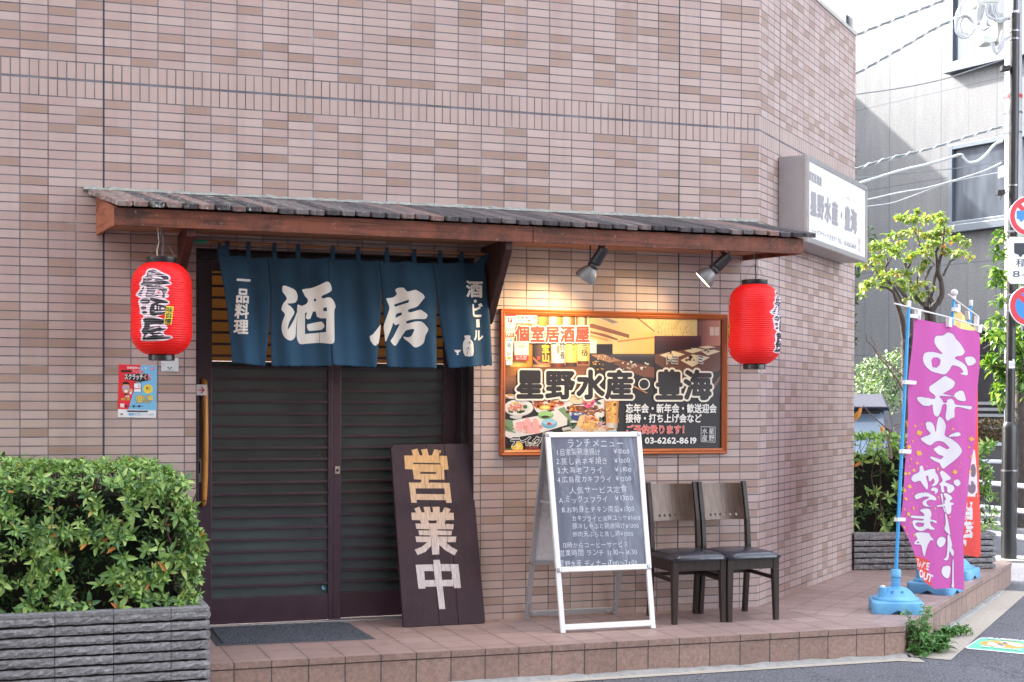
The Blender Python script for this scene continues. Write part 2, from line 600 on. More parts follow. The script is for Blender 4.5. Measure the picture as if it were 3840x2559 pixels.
# ================================================================== the setting
def asphalt():
    t = NT('asphalt')
    co = t.coord()
    n1 = t.noise(co, 62, 6, .8); n2 = t.noise(co, 1.1, 5)
    v = t.node('ShaderNodeTexVoronoi'); t.put(v.inputs['Vector'], co); v.inputs['Scale'].default_value = 120
    col = t.ramp(n1, [(.34, lin((58, 59, 65))), (.5, lin((100, 101, 108))), (.66, lin((150, 151, 158)))])
    col = t.mix(1.0, col, t.ramp(n2, [(.3, .80), (.7, 1.14)]), 'MULTIPLY')
    crack = t.math('LESS_THAN', t.math('ABSOLUTE', t.math('SUBTRACT', t.noise(co, 1.3, 6, .6, 1.2), .5)), .004)
    col = t.mix(t.math('MULTIPLY', crack, .7), col, lin((52, 52, 56)))
    fleck = t.math('GREATER_THAN', t.noise(co, 48, 2), .72)
    col = t.mix(t.math('MULTIPLY', fleck, .8), col, lin((196, 198, 202)))
    t.out(col, .85)
    t.bump(t.math('ADD', n1, v.outputs['Distance']), .006)
    return t.m
M_ASPH = asphalt()
M_CONC = paint((176, 168, 156), .85, .14, 26, .002, 160, name='gutter_concrete')
M_CONC2 = paint((150, 149, 146), .85, .2, 18, .003, 90, name='rough_mortar')

g = MB()
g.add([(-300, -300, 0), (300, -300, 0), (300, 300, 0), (-300, 300, 0)], [(0, 1, 2, 3)])
tag(g.build('street', M_ASPH), kind='structure')

# raised tiled pavement: the straight run along the wall and the wing along the angled wall
E0 = Vector((5.07, -1.035, 0)); E1 = Vector((7.56, 1.287, 0)); PB = Vector((6.416, 1.635, 0))
m_top = grid_tile('step_floor_tiles', .1945, .195, 2.597, -.715, col1=(158, 134, 128), jw=.0024, rowjoint=1.5)
m_wing = grid_tile('step_floor_tiles_angled', .2, .2, .02, -1.03, rot=A43, org=(4.633, 0), col1=(166, 142, 135), jw=.0024, rowjoint=1.4)
m_face = grid_tile('step_riser_tiles', .1945, 1, 2.597, 0, axis='XZ', zline=ZP - .037, col1=(152, 126, 115), jw=.0036, rough=.75, coarse=True)
m_face2 = grid_tile('step_riser_tiles_angled', .1945, 1, .09, 0, rot=A43, org=(E0.x, E0.y), axis='XZ', zline=ZP - .037, col1=(154, 130, 120), jw=.0036, rough=.75, coarse=True)
p = MB()
X0 = .3
z = lambda v, h: (v[0], v[1], h)
front0 = Vector((X0, -1.0, 0)); wall0 = Vector((X0, .3, 0))
p.add([z(front0, ZP), z(E0, ZP), z(CORNER, ZP), (CORNER.x, .3, ZP), z(wall0, ZP)], [(0, 1, 2, 3, 4)], 0)
p.add([z(E0, ZP), z(E1, ZP), (8.05, 1.75, ZP), (8.0, 2.3, ZP), (6.7, 2.3, ZP), z(CORNER, ZP)], [(0, 1, 2, 3, 4, 5)], 1)
lip = .004
def riser(a, b, mi):
    d = (b - a).normalized(); n = Vector((d.y, -d.x, 0)) * lip
    p.add([z(a, ZP - .035), z(b, ZP - .035), z(b, ZP), z(a, ZP)], [(0, 1, 2, 3)], mi)
    p.add([z(a - n, -.01), z(b - n, -.01), z(b - n, ZP - .035), z(a - n, ZP - .035)], [(0, 1, 2, 3)], mi)
    p.add([z(a - n, ZP - .035), z(b - n, ZP - .035), z(b, ZP - .035), z(a, ZP - .035)], [(0, 1, 2, 3)], mi)
riser(front0, E0, 2); riser(E0, E1, 3); riser(E1, Vector((8.05, 1.75, 0)), 3)
tag(p.build('pavement', [m_top, m_wing, m_face, m_face2]), kind='structure')

# concrete strip and mortar bead at the foot of the step
k = MB()
k.add([(X0, -1.10, .004), (4.95, -1.15, .004), (5.08, -1.24, .004), (5.12, -1.10, .004), (5.06, -1.03, .004), (X0, -.99, .004)], [(0, 1, 2, 3, 4, 5)], 0)
off = N43 * .27
a, b = E0 + D43 * .02, E1 + D43 * .18
k.add([z(a, .004), z(a + off, .004), z(b + off * .75, .004), z(b, .004)], [(0, 1, 2, 3)], 0)
rnd = random.Random(3)
for (s0, s1, n) in ((front0, E0, 60), (E0, E1, 40)):
    prev = None
    dd = (s1 - s0).normalized(); nn = Vector((dd.y, -dd.x, 0))
    for i in range(n + 1):
        q = s0.lerp(s1, i / n)
        h = .020 + rnd.uniform(-.006, .008); w = .05 + rnd.uniform(-.012, .015)
        ring = [z(q, .0), z(q + nn * w, .0), z(q + nn * w * .6, h * .8), z(q - nn * .002, h)]
        if prev: 
            base = len(k.v)
            k.add(prev + ring, [(0, 1, 5, 4), (1, 2, 6, 5), (2, 3, 7, 6)], 1)
        prev = ring
tag(k.build('kerb', [M_CONC, M_CONC2]), kind='structure')

# ------------------------------------------------------------------ the tiled building
bld = thing('tiled_building', 'pinkish brown tiled building with a doorway and an angled corner wall', 'building', (0, 0, 0))
m_wall = tile_wall('wall_tiles', TW, 0.0)
m_wall2 = tile_wall('wall_tiles_narrow', .1385, .046)
DX0, DX1, DZ = .966, 2.656, 2.43
HT = 4.53
w = MB()
def vface(x0, x1, z0, z1): w.add([(x0, 0, z0), (x1, 0, z0), (x1, 0, z1), (x0, 0, z1)], [(0, 1, 2, 3)])
TX, TZ = 3.3, 13.0               # left of here an unseen tower is added to shade the street
vface(-9, DX0, 0, TZ); vface(DX1, TX, 0, TZ); vface(TX, CORNER.x, 0, HT); vface(DX0, DX1, DZ, TZ)
w.add([(TX, 0, HT), (TX, 9, HT), (TX, 9, TZ), (TX, 0, TZ)], [(0, 1, 2, 3)])
w.add([(-9, 0, TZ), (TX, 0, TZ), (TX, 9, TZ), (-9, 9, TZ)], [(0, 1, 2, 3)])
w.build('front_wall', m_wall, bld)
ret = MB()
ret.add([(DX0, 0, 0), (DX0, .34, 0), (DX0, .34, DZ), (DX0, 0, DZ)], [(0, 1, 2, 3)])
ret.add([(DX1, 0, 0), (DX1, .34, 0), (DX1, .34, DZ), (DX1, 0, DZ)], [(0, 1, 2, 3)])
ret.add([(DX0, 0, DZ), (DX1, 0, DZ), (DX1, .34, DZ), (DX0, .34, DZ)], [(0, 1, 2, 3)])
ret.build('doorway_reveal', paint((52, 46, 50), .6, .1), bld)
w2 = MB()
LW = 2.482
w2.add([(0, 0, 0), (LW, 0, 0), (LW, 0, HT), (0, 0, HT)], [(0, 1, 2, 3)])
w2.add([(LW, 0, 0), (LW, 9, 0), (LW, 9, HT), (LW, 0, HT)], [(0, 1, 2, 3)])
aw = w2.build('angled_wall', m_wall2)
aw.location = CORNER; aw.rotation_euler = (0, 0, A43)
aw.parent = bld
rf = MB()
c2 = CORNER + D43 * LW; c3 = c2 - N43 * 9
rf.add([(TX + .002, 0, HT - .3), z(CORNER, HT - .3), z(c2, HT - .3), z(c3, HT - .3), (TX + .002, 9, HT - .3)], [(0, 1, 2, 3, 4)])
rf.build('roof', paint((150, 148, 145), .9), bld)
cp = MB()
for a, b in ((Vector((TX + .002, 0, 0)), CORNER), (CORNER, c2)):
    d = (b - a).normalized(); n = Vector((d.y, -d.x, 0))
    cp.hexa([z(a + n * .012, HT + .002), z(b + n * .012, HT + .002), z(b - n * .16, HT + .002), z(a - n * .16, HT + .002),
             z(a + n * .012, HT + .03), z(b + n * .012, HT + .03), z(b - n * .16, HT + .05), z(a - n * .16, HT + .05)])
cp.build('coping', paint((176, 172, 168), .5), bld)
# unseen block added far back to cast the slanting shadow on the office facade
up = MB().box(-6, 13.2, 18, 26, 0, 10.3)
up.build('shadow_caster_block', paint((172, 160, 152), .8), bld)

# ------------------------------------------------------------------ sliding door
M_PLUM = paint((62, 44, 54), .36, .14, 9, .0006, 60, name='plum_painted_metal')
M_PLUM2 = paint((46, 36, 43), .45, .14, 9, name='plum_painted_metal_dark')
M_BLACK = paint((22, 21, 23), .5, .2, 14, name='black_metal')
def glass_mat():
    t = NT('ribbed_door_glass')
    x, y, zz = t.sep(t.coord())
    ribs = t.math('SINE', t.math('MULTIPLY', x, 900.0))
    t.out(t.ramp(t.noise(t.coord(), 1.6, 3), [(.3, lin((34, 42, 42))), (.7, lin((62, 72, 70)))]), .07, spec=.9)
    t.bump(t.math('MULTIPLY', ribs, .25), .0006)
    return t.m
M_GLASS = glass_mat()
M_WARM = NT('lamp_lit_paper')
M_WARM.out(M_WARM.ramp(M_WARM.noise(M_WARM.coord(), 7, 4), [(.3, lin((40, 27, 16))), (.7, lin((96, 62, 30)))]), .7)
M_WARM.b.inputs['Emission Color'].default_value = (*lin((214, 140, 60)), 1)
M_WARM.b.inputs['Emission Strength'].default_value = .012
M_WARM = M_WARM.m
M_ALU = paint((196, 198, 200), .32, .06, 30, metal=.9, name='brushed_aluminium')
door = thing('sliding_door', 'dark plum slatted sliding door in the doorway behind the blue curtain', 'door', (1.81, .2, ZP))
fr = MB()
YA, YB = .195, .245            # front leaf and rear leaf planes
ztop = DZ
fr.box(DX0 + .003, .997, .13, .30, ZP, ztop)                 # left jamb
fr.box(2.618, DX1 - .003, .13, .30, ZP, ztop)                # right jamb
fr.box(.997, 2.618, .13, .30, ztop - .05, ztop - .001)       # head
fr.build('door_frame', M_PLUM2, door, bevel=.003)
MB().box(.997, 2.618, .165, .30, ZP + .001, ZP + .014).build('sill', M_ALU, door, bevel=.002)
def leaf(x0, x1, xs0, xs1, Y, name):
    d = MB()
    z0, z1 = ZP + .018, ztop - .052
    d.box(x0, xs0, Y, Y + .035, z0, z1); d.box(xs1, x1, Y, Y + .035, z0, z1)
    d.box(xs0, xs1, Y + .001, Y + .034, z0, .365); d.box(xs0, xs1, Y + .001, Y + .034, z1 - .06, z1)
    lf = d.build(name, M_PLUM, door, bevel=.003)
    s = MB()
    zz = .365 + .058
    while zz < z1 - .08:
        s.box(xs0 + .001, xs1 - .001, Y + .004, Y + .022, zz, zz + .0145)
        zz += .0692
    s.build('slats', M_PLUM, lf, bevel=.002)
    gl = MB(); gl.box(xs0, xs1, Y + .024, Y + .030, .365, 1.78)
    gl.build('glass_pane', M_GLASS, lf)
    gu = MB(); gu.box(xs0, xs1, Y + .024, Y + .030, 1.784, z1 - .06)
    u = gu.build('paper_pane', M_WARM, lf)
    u['label'] = 'amber lamp-lit upper pane behind the slats'
    return lf
lf1 = leaf(.999, 1.815, 1.083, 1.785, YA, 'door_leaf')
lf2 = leaf(1.80, 2.616, 1.868, 2.535, YB, 'door_leaf')
MB().box(1.816, 1.866, YA + .004, YB - .001, ZP + .018, ztop - .055).build('meeting_stile', M_PLUM, door, bevel=.003)
lk = MB().box(1.828, 1.856, YA - .004, YA + .0035, 1.10, 1.145)
lko = lk.build('lock', paint((188, 176, 158), .35, .05, metal=.8), door, bevel=.001)
Mr = Matrix.Translation((1.842, YA - .004, 1.121)) @ Matrix.Rotation(PI / 2, 4, 'X')
MB().lathe([(.009, 0), (.009, .002), (.004, .0025)], 16, M4=Mr).build('keyhole', M_BLACK, lko)
# timber pull handle and flush pull on the left stile
hx = 1.036
hp = [(hx - .006, YA - .004, 1.665), (hx - .003, YA - .036, 1.655), (hx, YA - .045, 1.60), (hx + .002, YA - .047, 1.30), (hx + .001, YA - .046, 1.10),
      (hx - .004, YA - .044, .985), (hx - .007, YA - .034, .935), (hx - .008, YA - .004, .925)]
M_OAK = wood('varnished_timber', (186, 128, 62), (122, 74, 34), .3, 'Z')
hdl = MB().tube(hp, [.013, .017, .019, .019, .018, .018, .016, .012], 14).build('door_handle', M_OAK, door, smooth=True, auto=60)
bt = MB()
for zz in (1.634, .953):
    bt.lathe([(.006, 0), (.006, .003), (.003, .004)], 12, M4=Matrix.Translation((hx - .002, YA - .060, zz)) @ Matrix.Rotation(PI / 2, 4, 'X'))
bt.build('bolt', M_BLACK, hdl)
fp = MB().box(.998, 1.020, YA - .004, YA - .0005, 1.06, 1.20)
fpo = fp.build('flush_pull', paint((150, 140, 130), .35, .05, metal=.8), door, bevel=.001)
MB().box(1.004, 1.014, YA - .0052, YA - .0045, 1.115, 1.185).build('pull_recess', M_BLACK, fpo)
stk = Flat((1.6, YA + .019, .5), (1, 0, 0), (0, 0, 1))
fz = zc(700, 1500, 1.481)
stk.rect((748, 1028), (776, 1058), ink((30, 92, 104)), fz)
stk.ell((760, 1042), 9, 10, ink((140, 196, 205)), fz); stk.ell((763, 1040), 6, 7, ink((30, 92, 104)), fz)
stk.build('glass_sticker', lf1, base=.004)
# arrow sign on the jamb
ar = thing('arrow_sign', 'small white square sign with a red arrow on the door jamb', 'sign', (1.014, .128, 1.57))
MB().box(.983, 1.045, .122, .1295, 1.576, 1.640).build('plate', paint((214, 208, 206), .4, .04), ar, bevel=.001)
fa = Flat((1.0, .1215, 1.6), (1, 0, 0), (0, 0, 1))
fa.poly([(.0, .0035), (.022, .0035), (.010, .019), (.020, .019), (.036, .0), (.020, -.019), (.010, -.019), (.022, -.0035), (.0, -.0035)], ink((190, 44, 58)))
ao = fa.build('arrow', ar)
ao.location.x -= .004; ao.location.z += .007

# ------------------------------------------------------------------ unseen building added behind the camera to darken the lower wall
opp = thing('sky_blocker_building', 'unseen dark brick building added behind the viewer to block low sky light', 'building', (-10, -11, 0))
t = NT('dark_brick'); co = t.coord()
bk = t.node('ShaderNodeTexBrick'); t.put(bk.inputs['Vector'], t.mapping(co, rot=(PI / 2, 0, 0)))
bk.inputs['Color1'].default_value = (*lin((92, 76, 70)), 1); bk.inputs['Color2'].default_value = (*lin((76, 64, 60)), 1); bk.inputs['Mortar'].default_value = (*lin((100, 96, 92)), 1)
bk.inputs['Scale'].default_value = 4.0; bk.inputs['Mortar Size'].default_value = .012
t.out(bk.outputs['Color'], .85)
MB().box(-60, 9.0, -20, -10.6, 0, 13).build('wall', t.m, opp)
for i in range(8):
    for k in range(3):
        x0 = -30 + i * 4.6; z0 = 1.1 + k * 3.1
        w_ = MB().box(x0, x0 + 2.0, -10.62, -10.55, z0, z0 + 1.5).build('window', paint((150, 150, 150), .4, .05, 8), opp)
        MB().box(x0 + .07, x0 + 1.93, -10.56, -10.54, z0 + .07, z0 + 1.43).build('window_pane', paint((46, 52, 58), .08, .1, 3), w_)

# ================================================================== awning
M_CEDAR = wood('cedar_fascia', (122, 70, 52), (58, 36, 30), .6, 'X', 1.0, weather=(52, 38, 34))
M_CEDARY = wood('cedar_board', (150, 88, 62), (92, 50, 36), .55, 'Y')
M_REDWOOD = wood('stained_bracket', (78, 38, 32), (42, 22, 20), .55, 'Z')
M_UNDER = wood('awning_underside', (176, 126, 98), (122, 84, 64), .65, 'X')
def roof_mat():
    t = NT('weathered_roof_boards')
    r = t.node('ShaderNodeNewGeometry').outputs['Random Per Island']
    co = t.coord()
    grain = t.noise(t.mapping(co, scale=(26, 2.0, 2.0)), 2.2, 6, .65, .5)
    base = t.ramp(r, [(0, lin((58, 54, 57))), (.45, lin((84, 80, 82))), (.75, lin((112, 104, 104))), (1, lin((136, 108, 100)))])
    col = t.mix(1.0, base, t.ramp(grain, [(.25, .45), (.75, 1.35)]), 'MULTIPLY')
    x, y, zz = t.sep(co)
    # lichen and bare wood patches, thicker towards the left and the wall
    moss = t.noise(co, 17, 6, .7)
    left = t.node('ShaderNodeMapRange'); t.put(left.inputs[0], x)
    left.inputs[1].default_value = .4; left.inputs[2].default_value = 2.4; left.inputs[3].default_value = .10; left.inputs[4].default_value = 0
    f = t.ramp(t.math('ADD', moss, left.outputs[0]), [(.60, 0.0), (.70, .8)])
    col = t.mix(f, col, lin((132, 134, 126)))
    sp = t.noise(t.mapping(co, scale=(34, 70, 34)), 1.0, 3)
    f2 = t.ramp(t.math('ADD', sp, left.outputs[0]), [(.70, 0.0), (.745, 1.0)])
    col = t.mix(f2, col, lin((196, 202, 198)))
    red = t.ramp(t.noise(t.mapping(co, scale=(7, 2.5, 2)), 2.0, 4), [(.6, 0.0), (.72, .5)])
    col = t.mix(red, col, lin((140, 96, 80)))
    t.out(col, .8, spec=.3)
    t.bump(t.math('ADD', grain, t.math('MULTIPLY', moss, .4)), .006)
    return t.m
M_ROOF = roof_mat()
aw = thing('awning', 'long wooden awning with weathered plank roof above the door and picture', 'awning', (2.5, 0, 2.48))
FY, FZ0, FZ1 = -.50, 2.481, 2.578
xl0, xl1, xr0, xr1 = .408, .475, 4.53, 4.679        # left end at wall / front, right end at wall / front
f = MB()
f.box(xl1, 2.86, FY, FY + .022, FZ0, FZ1); f.box(2.863, xr1, FY + .0015, FY + .0235, FZ0 + .001, FZ1)
f.build('fascia', M_CEDAR, aw, bevel=.003)
def endboard(xa, xb, th):
    e = MB()
    ya, yb = -.004, FY + .024
    def zt(y): return FZ1 + (2.705 - FZ1) * (y - FY) / (-FY)
    e.hexa([(xa, ya, FZ0), (xa + th, ya, FZ0), (xb + th, yb, FZ0), (xb, yb, FZ0), (xa, ya, zt(ya)), (xa + th, ya, zt(ya)), (xb + th, yb, zt(yb)), (xb, yb, zt(yb))])
    return e
endboard(xl0, xl1, .02).build('end_board', M_CEDARY, aw, bevel=.002)
endboard(xr0 - .02, xr1 - .022, .02).build('end_board', M_CEDAR, aw, bevel=.002)
u = MB()
u.add([(xl0 + .02, -.003, 2.512), (xr0 - .02, -.003, 2.512), (xr1 - .02, FY + .023, 2.512), (xl1 + .02, FY + .023, 2.512)], [(0, 1, 2, 3)])
u.build('soffit', M_UNDER, aw)
rb = MB()
R = random.Random(11)
n = 49
for i in range(n):
    t0, t1 = i / n, (i + 1) / n
    xw0, xw1 = .363 + (4.60 - .363) * t0, .363 + (4.60 - .363) * t1
    xf0, xf1 = .483 + (4.753 - .483) * t0, .483 + (4.753 - .483) * t1
    yf = -.535 + R.uniform(-.008, .008)
    dz = R.uniform(-.004, .004) + (.003 if i % 2 else 0)
    zw, zf, th = 2.737 + dz * .4, 2.581 + dz, .026
    xm, xm2 = xf0 + (xf1 - xf0) * .14, xf1 - (xf1 - xf0) * .14       # clipped corners at the eave
    xf0 += .0015; xf1 -= .0015
    bot = [(xw0, -.002, zw - th), (xw1 - .002, -.002, zw - th), (xf1, yf + .022, zf + .007), (xm2, yf, zf), (xm, yf, zf), (xf0, yf + .022, zf + .007)]
    rb.prism(bot, (0, 0, th))
rb.build('roof_boards', M_ROOF, aw, bevel=.0015, seg=1)
ms = MB()
R = random.Random(5)
prev = None
for i in range(121):
    x = .34 + (4.62 - .34) * i / 120
    h, d = .012 + R.uniform(-.006, .007), .02 + R.uniform(-.01, .014)
    ring = [(x, -.001, 2.742 + h), (x, -d, 2.741 - d * .3 + .002), (x, -.001, 2.72)]
    if prev: ms.add(prev + ring, [(0, 1, 4, 3), (1, 2, 5, 4)])
    prev = ring
ms.build('mortar_flashing', paint((142, 144, 138), .9, .3, 30, .004, 80), aw)
def bracket(x, zlow, th=.05):
    b = MB()
    prof = [(-.003, 2.5), (FY + .03, 2.5), (FY + .03, 2.44), (-.13, zlow + .03), (-.09, zlow), (-.003, zlow)]
    b.prism([(x, y, q) for y, q in prof], (th, 0, 0))
    return b
bracket(.86, 2.29, .045).build('bracket', M_REDWOOD, aw, bevel=.003)
bracket(2.70, 2.02, .045).build('bracket', wood('stained_bracket_dark', (60, 36, 34), (32, 19, 18), .55, 'Z'), aw, bevel=.003)
MB().box(2.70, 2.745, -.03, -.002, 1.88, 2.02).build('bracket_foot', wood('bare_block', (120, 92, 78), (86, 62, 52), .7, 'Z'), aw, bevel=.003)
kn = MB()
kn.tube([(2.776, -.06, 2.452), (2.80, -.064, 2.446), (2.834, -.07, 2.449)], [.013, .016, .012], 10)
kno = kn.build('rope_knot', paint((200, 150, 60), .8, .3, 90, .002, 200), aw, smooth=True)

# ================================================================== bamboo rod and the blue curtain
NY = -.15
rod = thing('bamboo_rod', 'thin bamboo rod with green tape carrying the blue curtain', 'curtain rod', (1.9, NY, 2.46))
r = MB()
pts, rad = [], []
q0, q1 = onY(725, 905, NY), onY(1885, 958, NY)
for i in range(71):
    t = i / 70
    pts.append(q0.lerp(q1, t)); rad.append(.0085 + (.0022 if i % 10 == 5 else 0))
r.tube(pts, rad, 10)
r.build('bamboo', wood('bamboo', (138, 92, 62), (96, 60, 42), .45, 'X'), rod, smooth=True)
MB().tube([pts[0] - Vector((.004, 0, 0)), pts[3]], .0112, 10).build('tape', paint((20, 120, 96), .5), rod, smooth=True)

FA = zc(800, 880, 3.016); FB = zc(1340, 920, 3.267)
def noren_y(x, z):
    """soft folds, deeper towards the hem"""
    k = max(0.0, min(1.0, (2.44 - z) / .7))
    s = .016 * math.sin(x * 23 + 1.2 * math.sin(z * 3)) + .009 * math.sin(x * 51 + z * 4 + 1) + .006 * math.sin(x * 11 - z * 7)
    return NY - .004 - (.012 + .03 * k) - s * (.35 + .9 * k)
noren = thing('shop_curtain', 'dark blue split cloth curtain with white lettering over the sliding door', 'curtain', (1.9, NY, 2.45))
def cloth_mat():
    t = NT('indigo_cloth')
    co = t.coord()
    we = t.noise(t.mapping(co, scale=(900, 900, 240)), 1, 2)
    f = t.noise(co, 3.2, 4)
    col = t.ramp(f, [(.25, lin((25, 45, 59))), (.75, lin((40, 66, 84)))])
    x, y, zz = t.sep(co)
    lo = t.node('ShaderNodeMapRange'); t.put(lo.inputs[0], zz)
    lo.inputs[1].default_value = 1.74; lo.inputs[2].default_value = 2.2; lo.inputs[3].default_value = .55; lo.inputs[4].default_value = 0
    col = t.mix(lo.outputs[0], col, lin((50, 82, 108)))             # lighter and bluer towards the hem
    t.out(col, .9, spec=.2)
    t.bump(we, .0006)
    return t.m
M_INDIGO = cloth_mat()
def npx(fn, p):
    q = onY(*fn(*p), NY - .03)
    return Vector((q.x, q.z))
# outline of the five panels: left edge, right edge from top to hem
panels = [
    ([(40, 215), (100, 500), (160, 900), (208, 1455)], [(606, 250), (640, 640), (625, 1050), (583, 1488)], FA, FA),
    ([(606, 250), (641, 640), (640, 1050), (657, 1492)], [(1300, 255), (1301, 640), (1308, 1050), (1322, 1490)], FA, FA),
    ([(1300, 255), (1303, 640), (1312, 1050), (1335, 1478)], [(262, 180), (295, 560), (262, 1050), (218, 1500)], FA, FB),
    ([(262, 180), (298, 560), (322, 1050), (355, 1492)], [(940, 205), (978, 640), (975, 1000), (950, 1510)], FB, FB),
    ([(940, 205), (985, 640), (1030, 1000), (1115, 1510)], [(1560, 195), (1600, 600), (1632, 1000), (1655, 1470)], FB, FB)]
hang = MB()
for le, re, f1, f2 in panels:
    L = [npx(f1, q) for q in le]; Rr = [npx(f2, q) for q in re]
    NU, NV = 22, 40
    def edge(E, t):
        a = t * 3; i = min(2, int(a)); u = a - i
        P = [E[max(i - 1, 0)], E[i], E[i + 1], E[min(i + 2, 3)]]
        return .5 * (2 * P[1] + (P[2] - P[0]) * u + (2 * P[0] - 5 * P[1] + 4 * P[2] - P[3]) * u * u + (3 * P[1] - P[0] - 3 * P[2] + P[3]) * u ** 3)
    vs, fs = [], []
    for j in range(NV + 1):
        a, b = edge(L, j / NV), edge(Rr, j / NV)
        for i in range(NU + 1):
            t = i / NU
            q = a.lerp(b, t)
            zz = q.y - .010 * math.sin(PI * ((t * 2) % 1)) * max(0, 1 - j / 5)
            if j == NV: zz += .004 * math.sin(i * 2.3) 
            vs.append((q.x, noren_y(q.x, zz), zz))
    for j in range(NV):
        for i in range(NU):
            s = j * (NU + 1) + i
            fs.append((s, s + 1, s + NU + 2, s + NU + 1))
    hang.add(vs, fs)
cl = hang.build('cloth', M_INDIGO, noren, smooth=True, auto=180)
sm = cl.modifiers.new('thickness', 'SOLIDIFY'); sm.thickness = .0015; sm.offset = 0
# loops over the rod
loops = [(130, FA), (357, FA), (640, FA), (900, FA), (1284, FA), (1570, FA), (293, FB), (635, FB), (963, FB), (1238, FB)]
for xx, fn in loops:
    px, py = fn(xx, 120)
    t = (px - 725) / (1885 - 725)
    c = q0.lerp(q1, t)
    hw = .0118
    prof = [(c.x, NY - .022, c.z - .085), (c.x, NY - .017, c.z - .03), (c.x, NY - .0115, c.z + .004), (c.x, NY, c.z + .0115), (c.x, NY + .0115, c.z + .004), (c.x, NY + .012, c.z - .03), (c.x, NY + .004, c.z - .07)]
    lp = MB()
    vs = [v for y in prof for v in ((y[0] - hw, y[1] - .004, y[2]), (y[0] + hw, y[1] - .004, y[2]))]
    lp.add(vs, [(2 * i, 2 * i + 1, 2 * i + 3, 2 * i + 2) for i in range(len(prof) - 1)])
    lp.build('loop', M_INDIGO, noren, smooth=True)
# bunched corners tied up at both ends
for fn, tri in ((FA, [(40, 230), (55, 90), (72, 78), (100, 130), (180, 115), (165, 230)]), (FB, [(1430, 230), (1500, 170), (1560, 120), (1615, 100), (1640, 140), (1590, 180), (1562, 240)])):
    P = [npx(fn, q) for q in tri]
    mid = sum(P, Vector((0, 0))) / len(P)
    vs = [(mid.x, NY - .034, mid.y)] + [(q.x, NY - .018 - .01 * (i % 2), q.y) for i, q in enumerate(P)]
    lp = MB(); lp.add(vs, [(0, i + 1, (i + 1) % len(P) + 1) for i in range(len(P))])
    lp.build('tied_corner', M_INDIGO, noren, smooth=True)
# lettering dyed into the cloth
M_DYE = paint((206, 200, 190), .85, .05, 6, name='undyed_cloth')
nf = Flat((0, NY - .03, 0), (1, 0, 0), (0, 0, 1), 4e-5)
sake = [(790, 580), (870, 600), (930, 630), (955, 690), (950, 740), (925, 770), (870, 780), (828, 786), (870, 815), (905, 850), (915, 890), (880, 945), (845, 1005), (828, 1080), (875, 1020), (920, 945), (948, 880), (946, 960), (935, 1060), (925, 1150), (900, 1185), (860, 1202), (815, 1185), (780, 1140), (763, 1060), (775, 980), (800, 905), (765, 860), (765, 830), (785, 780), (825, 725), (780, 655), (775, 620)]
tori = [(1010, 622), (1100, 608), (1180, 580), (1260, 542), (1290, 535), (1320, 555), (1340, 615), (1325, 645), (1290, 665), (1220, 700), (1240, 725), (1290, 712), (1330, 720), (1365, 760), (1383, 815), (1366, 870), (1364, 1030), (1360, 1190), (1345, 1230), (1310, 1238), (1200, 1225), (1060, 1235), (990, 1240), (960, 1215), (942, 1140), (950, 980), (953, 800), (1000, 808), (1060, 778), (1070, 735), (1040, 700), (1020, 660)]
th = [[(1140, 725), (1165, 725), (1163, 755), (1142, 755)], [(1240, 830), (1275, 825), (1280, 870), (1240, 868)],
      [(1037, 890), (1060, 880), (1045, 945), (1070, 960), (1100, 952), (1130, 872), (1160, 868), (1175, 928), (1210, 948), (1272, 950), (1268, 1105), (1037, 1125)]]
nf.poly(sake, M_DYE, FA, 3)
nf.poly([q for q in smooth_loop(tori, 3)], M_DYE, FA, 0, holes=th)
nf.poly([(1065, 1015), (1180, 990), (1225, 985), (1250, 1020), (1250, 1050), (1225, 1078), (1085, 1092), (1068, 1075), (1058, 1040)], M_DYE, FA)
bo = [(480, 535), (520, 520), (570, 525), (610, 570), (700, 548), (740, 560), (800, 600), (822, 640), (800, 670), (745, 740), (700, 765), (620, 792), (640, 825), (760, 793), (800, 810), (845, 845), (850, 870), (825, 905), (740, 905), (650, 915), (598, 938), (612, 960), (700, 938), (760, 935), (800, 950), (855, 1020), (850, 1060), (825, 1110), (810, 1180), (790, 1215), (730, 1250), (690, 1250), (655, 1215), (620, 1180), (580, 1145), (575, 1120), (610, 1130), (650, 1120), (675, 1080), (690, 1030), (610, 1040), (580, 1070), (545, 1130), (500, 1200), (470, 1230), (440, 1225), (410, 1195), (400, 1170), (440, 1120), (490, 1040), (525, 965), (480, 978), (455, 970), (440, 950), (420, 1000), (375, 1100), (335, 1185), (325, 1100), (315, 1000), (340, 910), (390, 780), (370, 710), (352, 660), (370, 650), (440, 640), (490, 600), (475, 560)]
nf.poly(smooth_loop(bo, 3), M_DYE, FB, 0, holes=[[(455, 728), (520, 705), (630, 668), (620, 705), (540, 730), (470, 755)], [(485, 838), (545, 822), (550, 855), (470, 890)]])
nf.poly([(278, 970), (268, 1100), (250, 1200), (210, 1235), (180, 1225), (145, 1170), (137, 1120), (180, 1090), (240, 1020)], M_DYE, FB)
bold = [(.034, M_DYE)]
nf.column('一品料理', (350, 425), (305, 1130), 165, bold, FA)
nf.column('酒', (1435, 425), (1435, 640), 215, bold, FB)
nf.ell((1450, 685), 20, 20, M_DYE, FB)
nf.column('ビ', (1462, 700), (1465, 890), 165, bold, FB)
nf.poly([(1455, 910), (1500, 905), (1504, 1005), (1458, 1008)], M_DYE, FB)
nf.column('ル', (1478, 1025), (1478, 1175), 140, bold, FB)
nf.poly([(1295, 1112), (1362, 1112), (1358, 1150), (1392, 1190), (1400, 1250), (1392, 1355), (1305, 1358), (1282, 1270), (1285, 1190), (1305, 1150)], M_DYE, FB, 2)
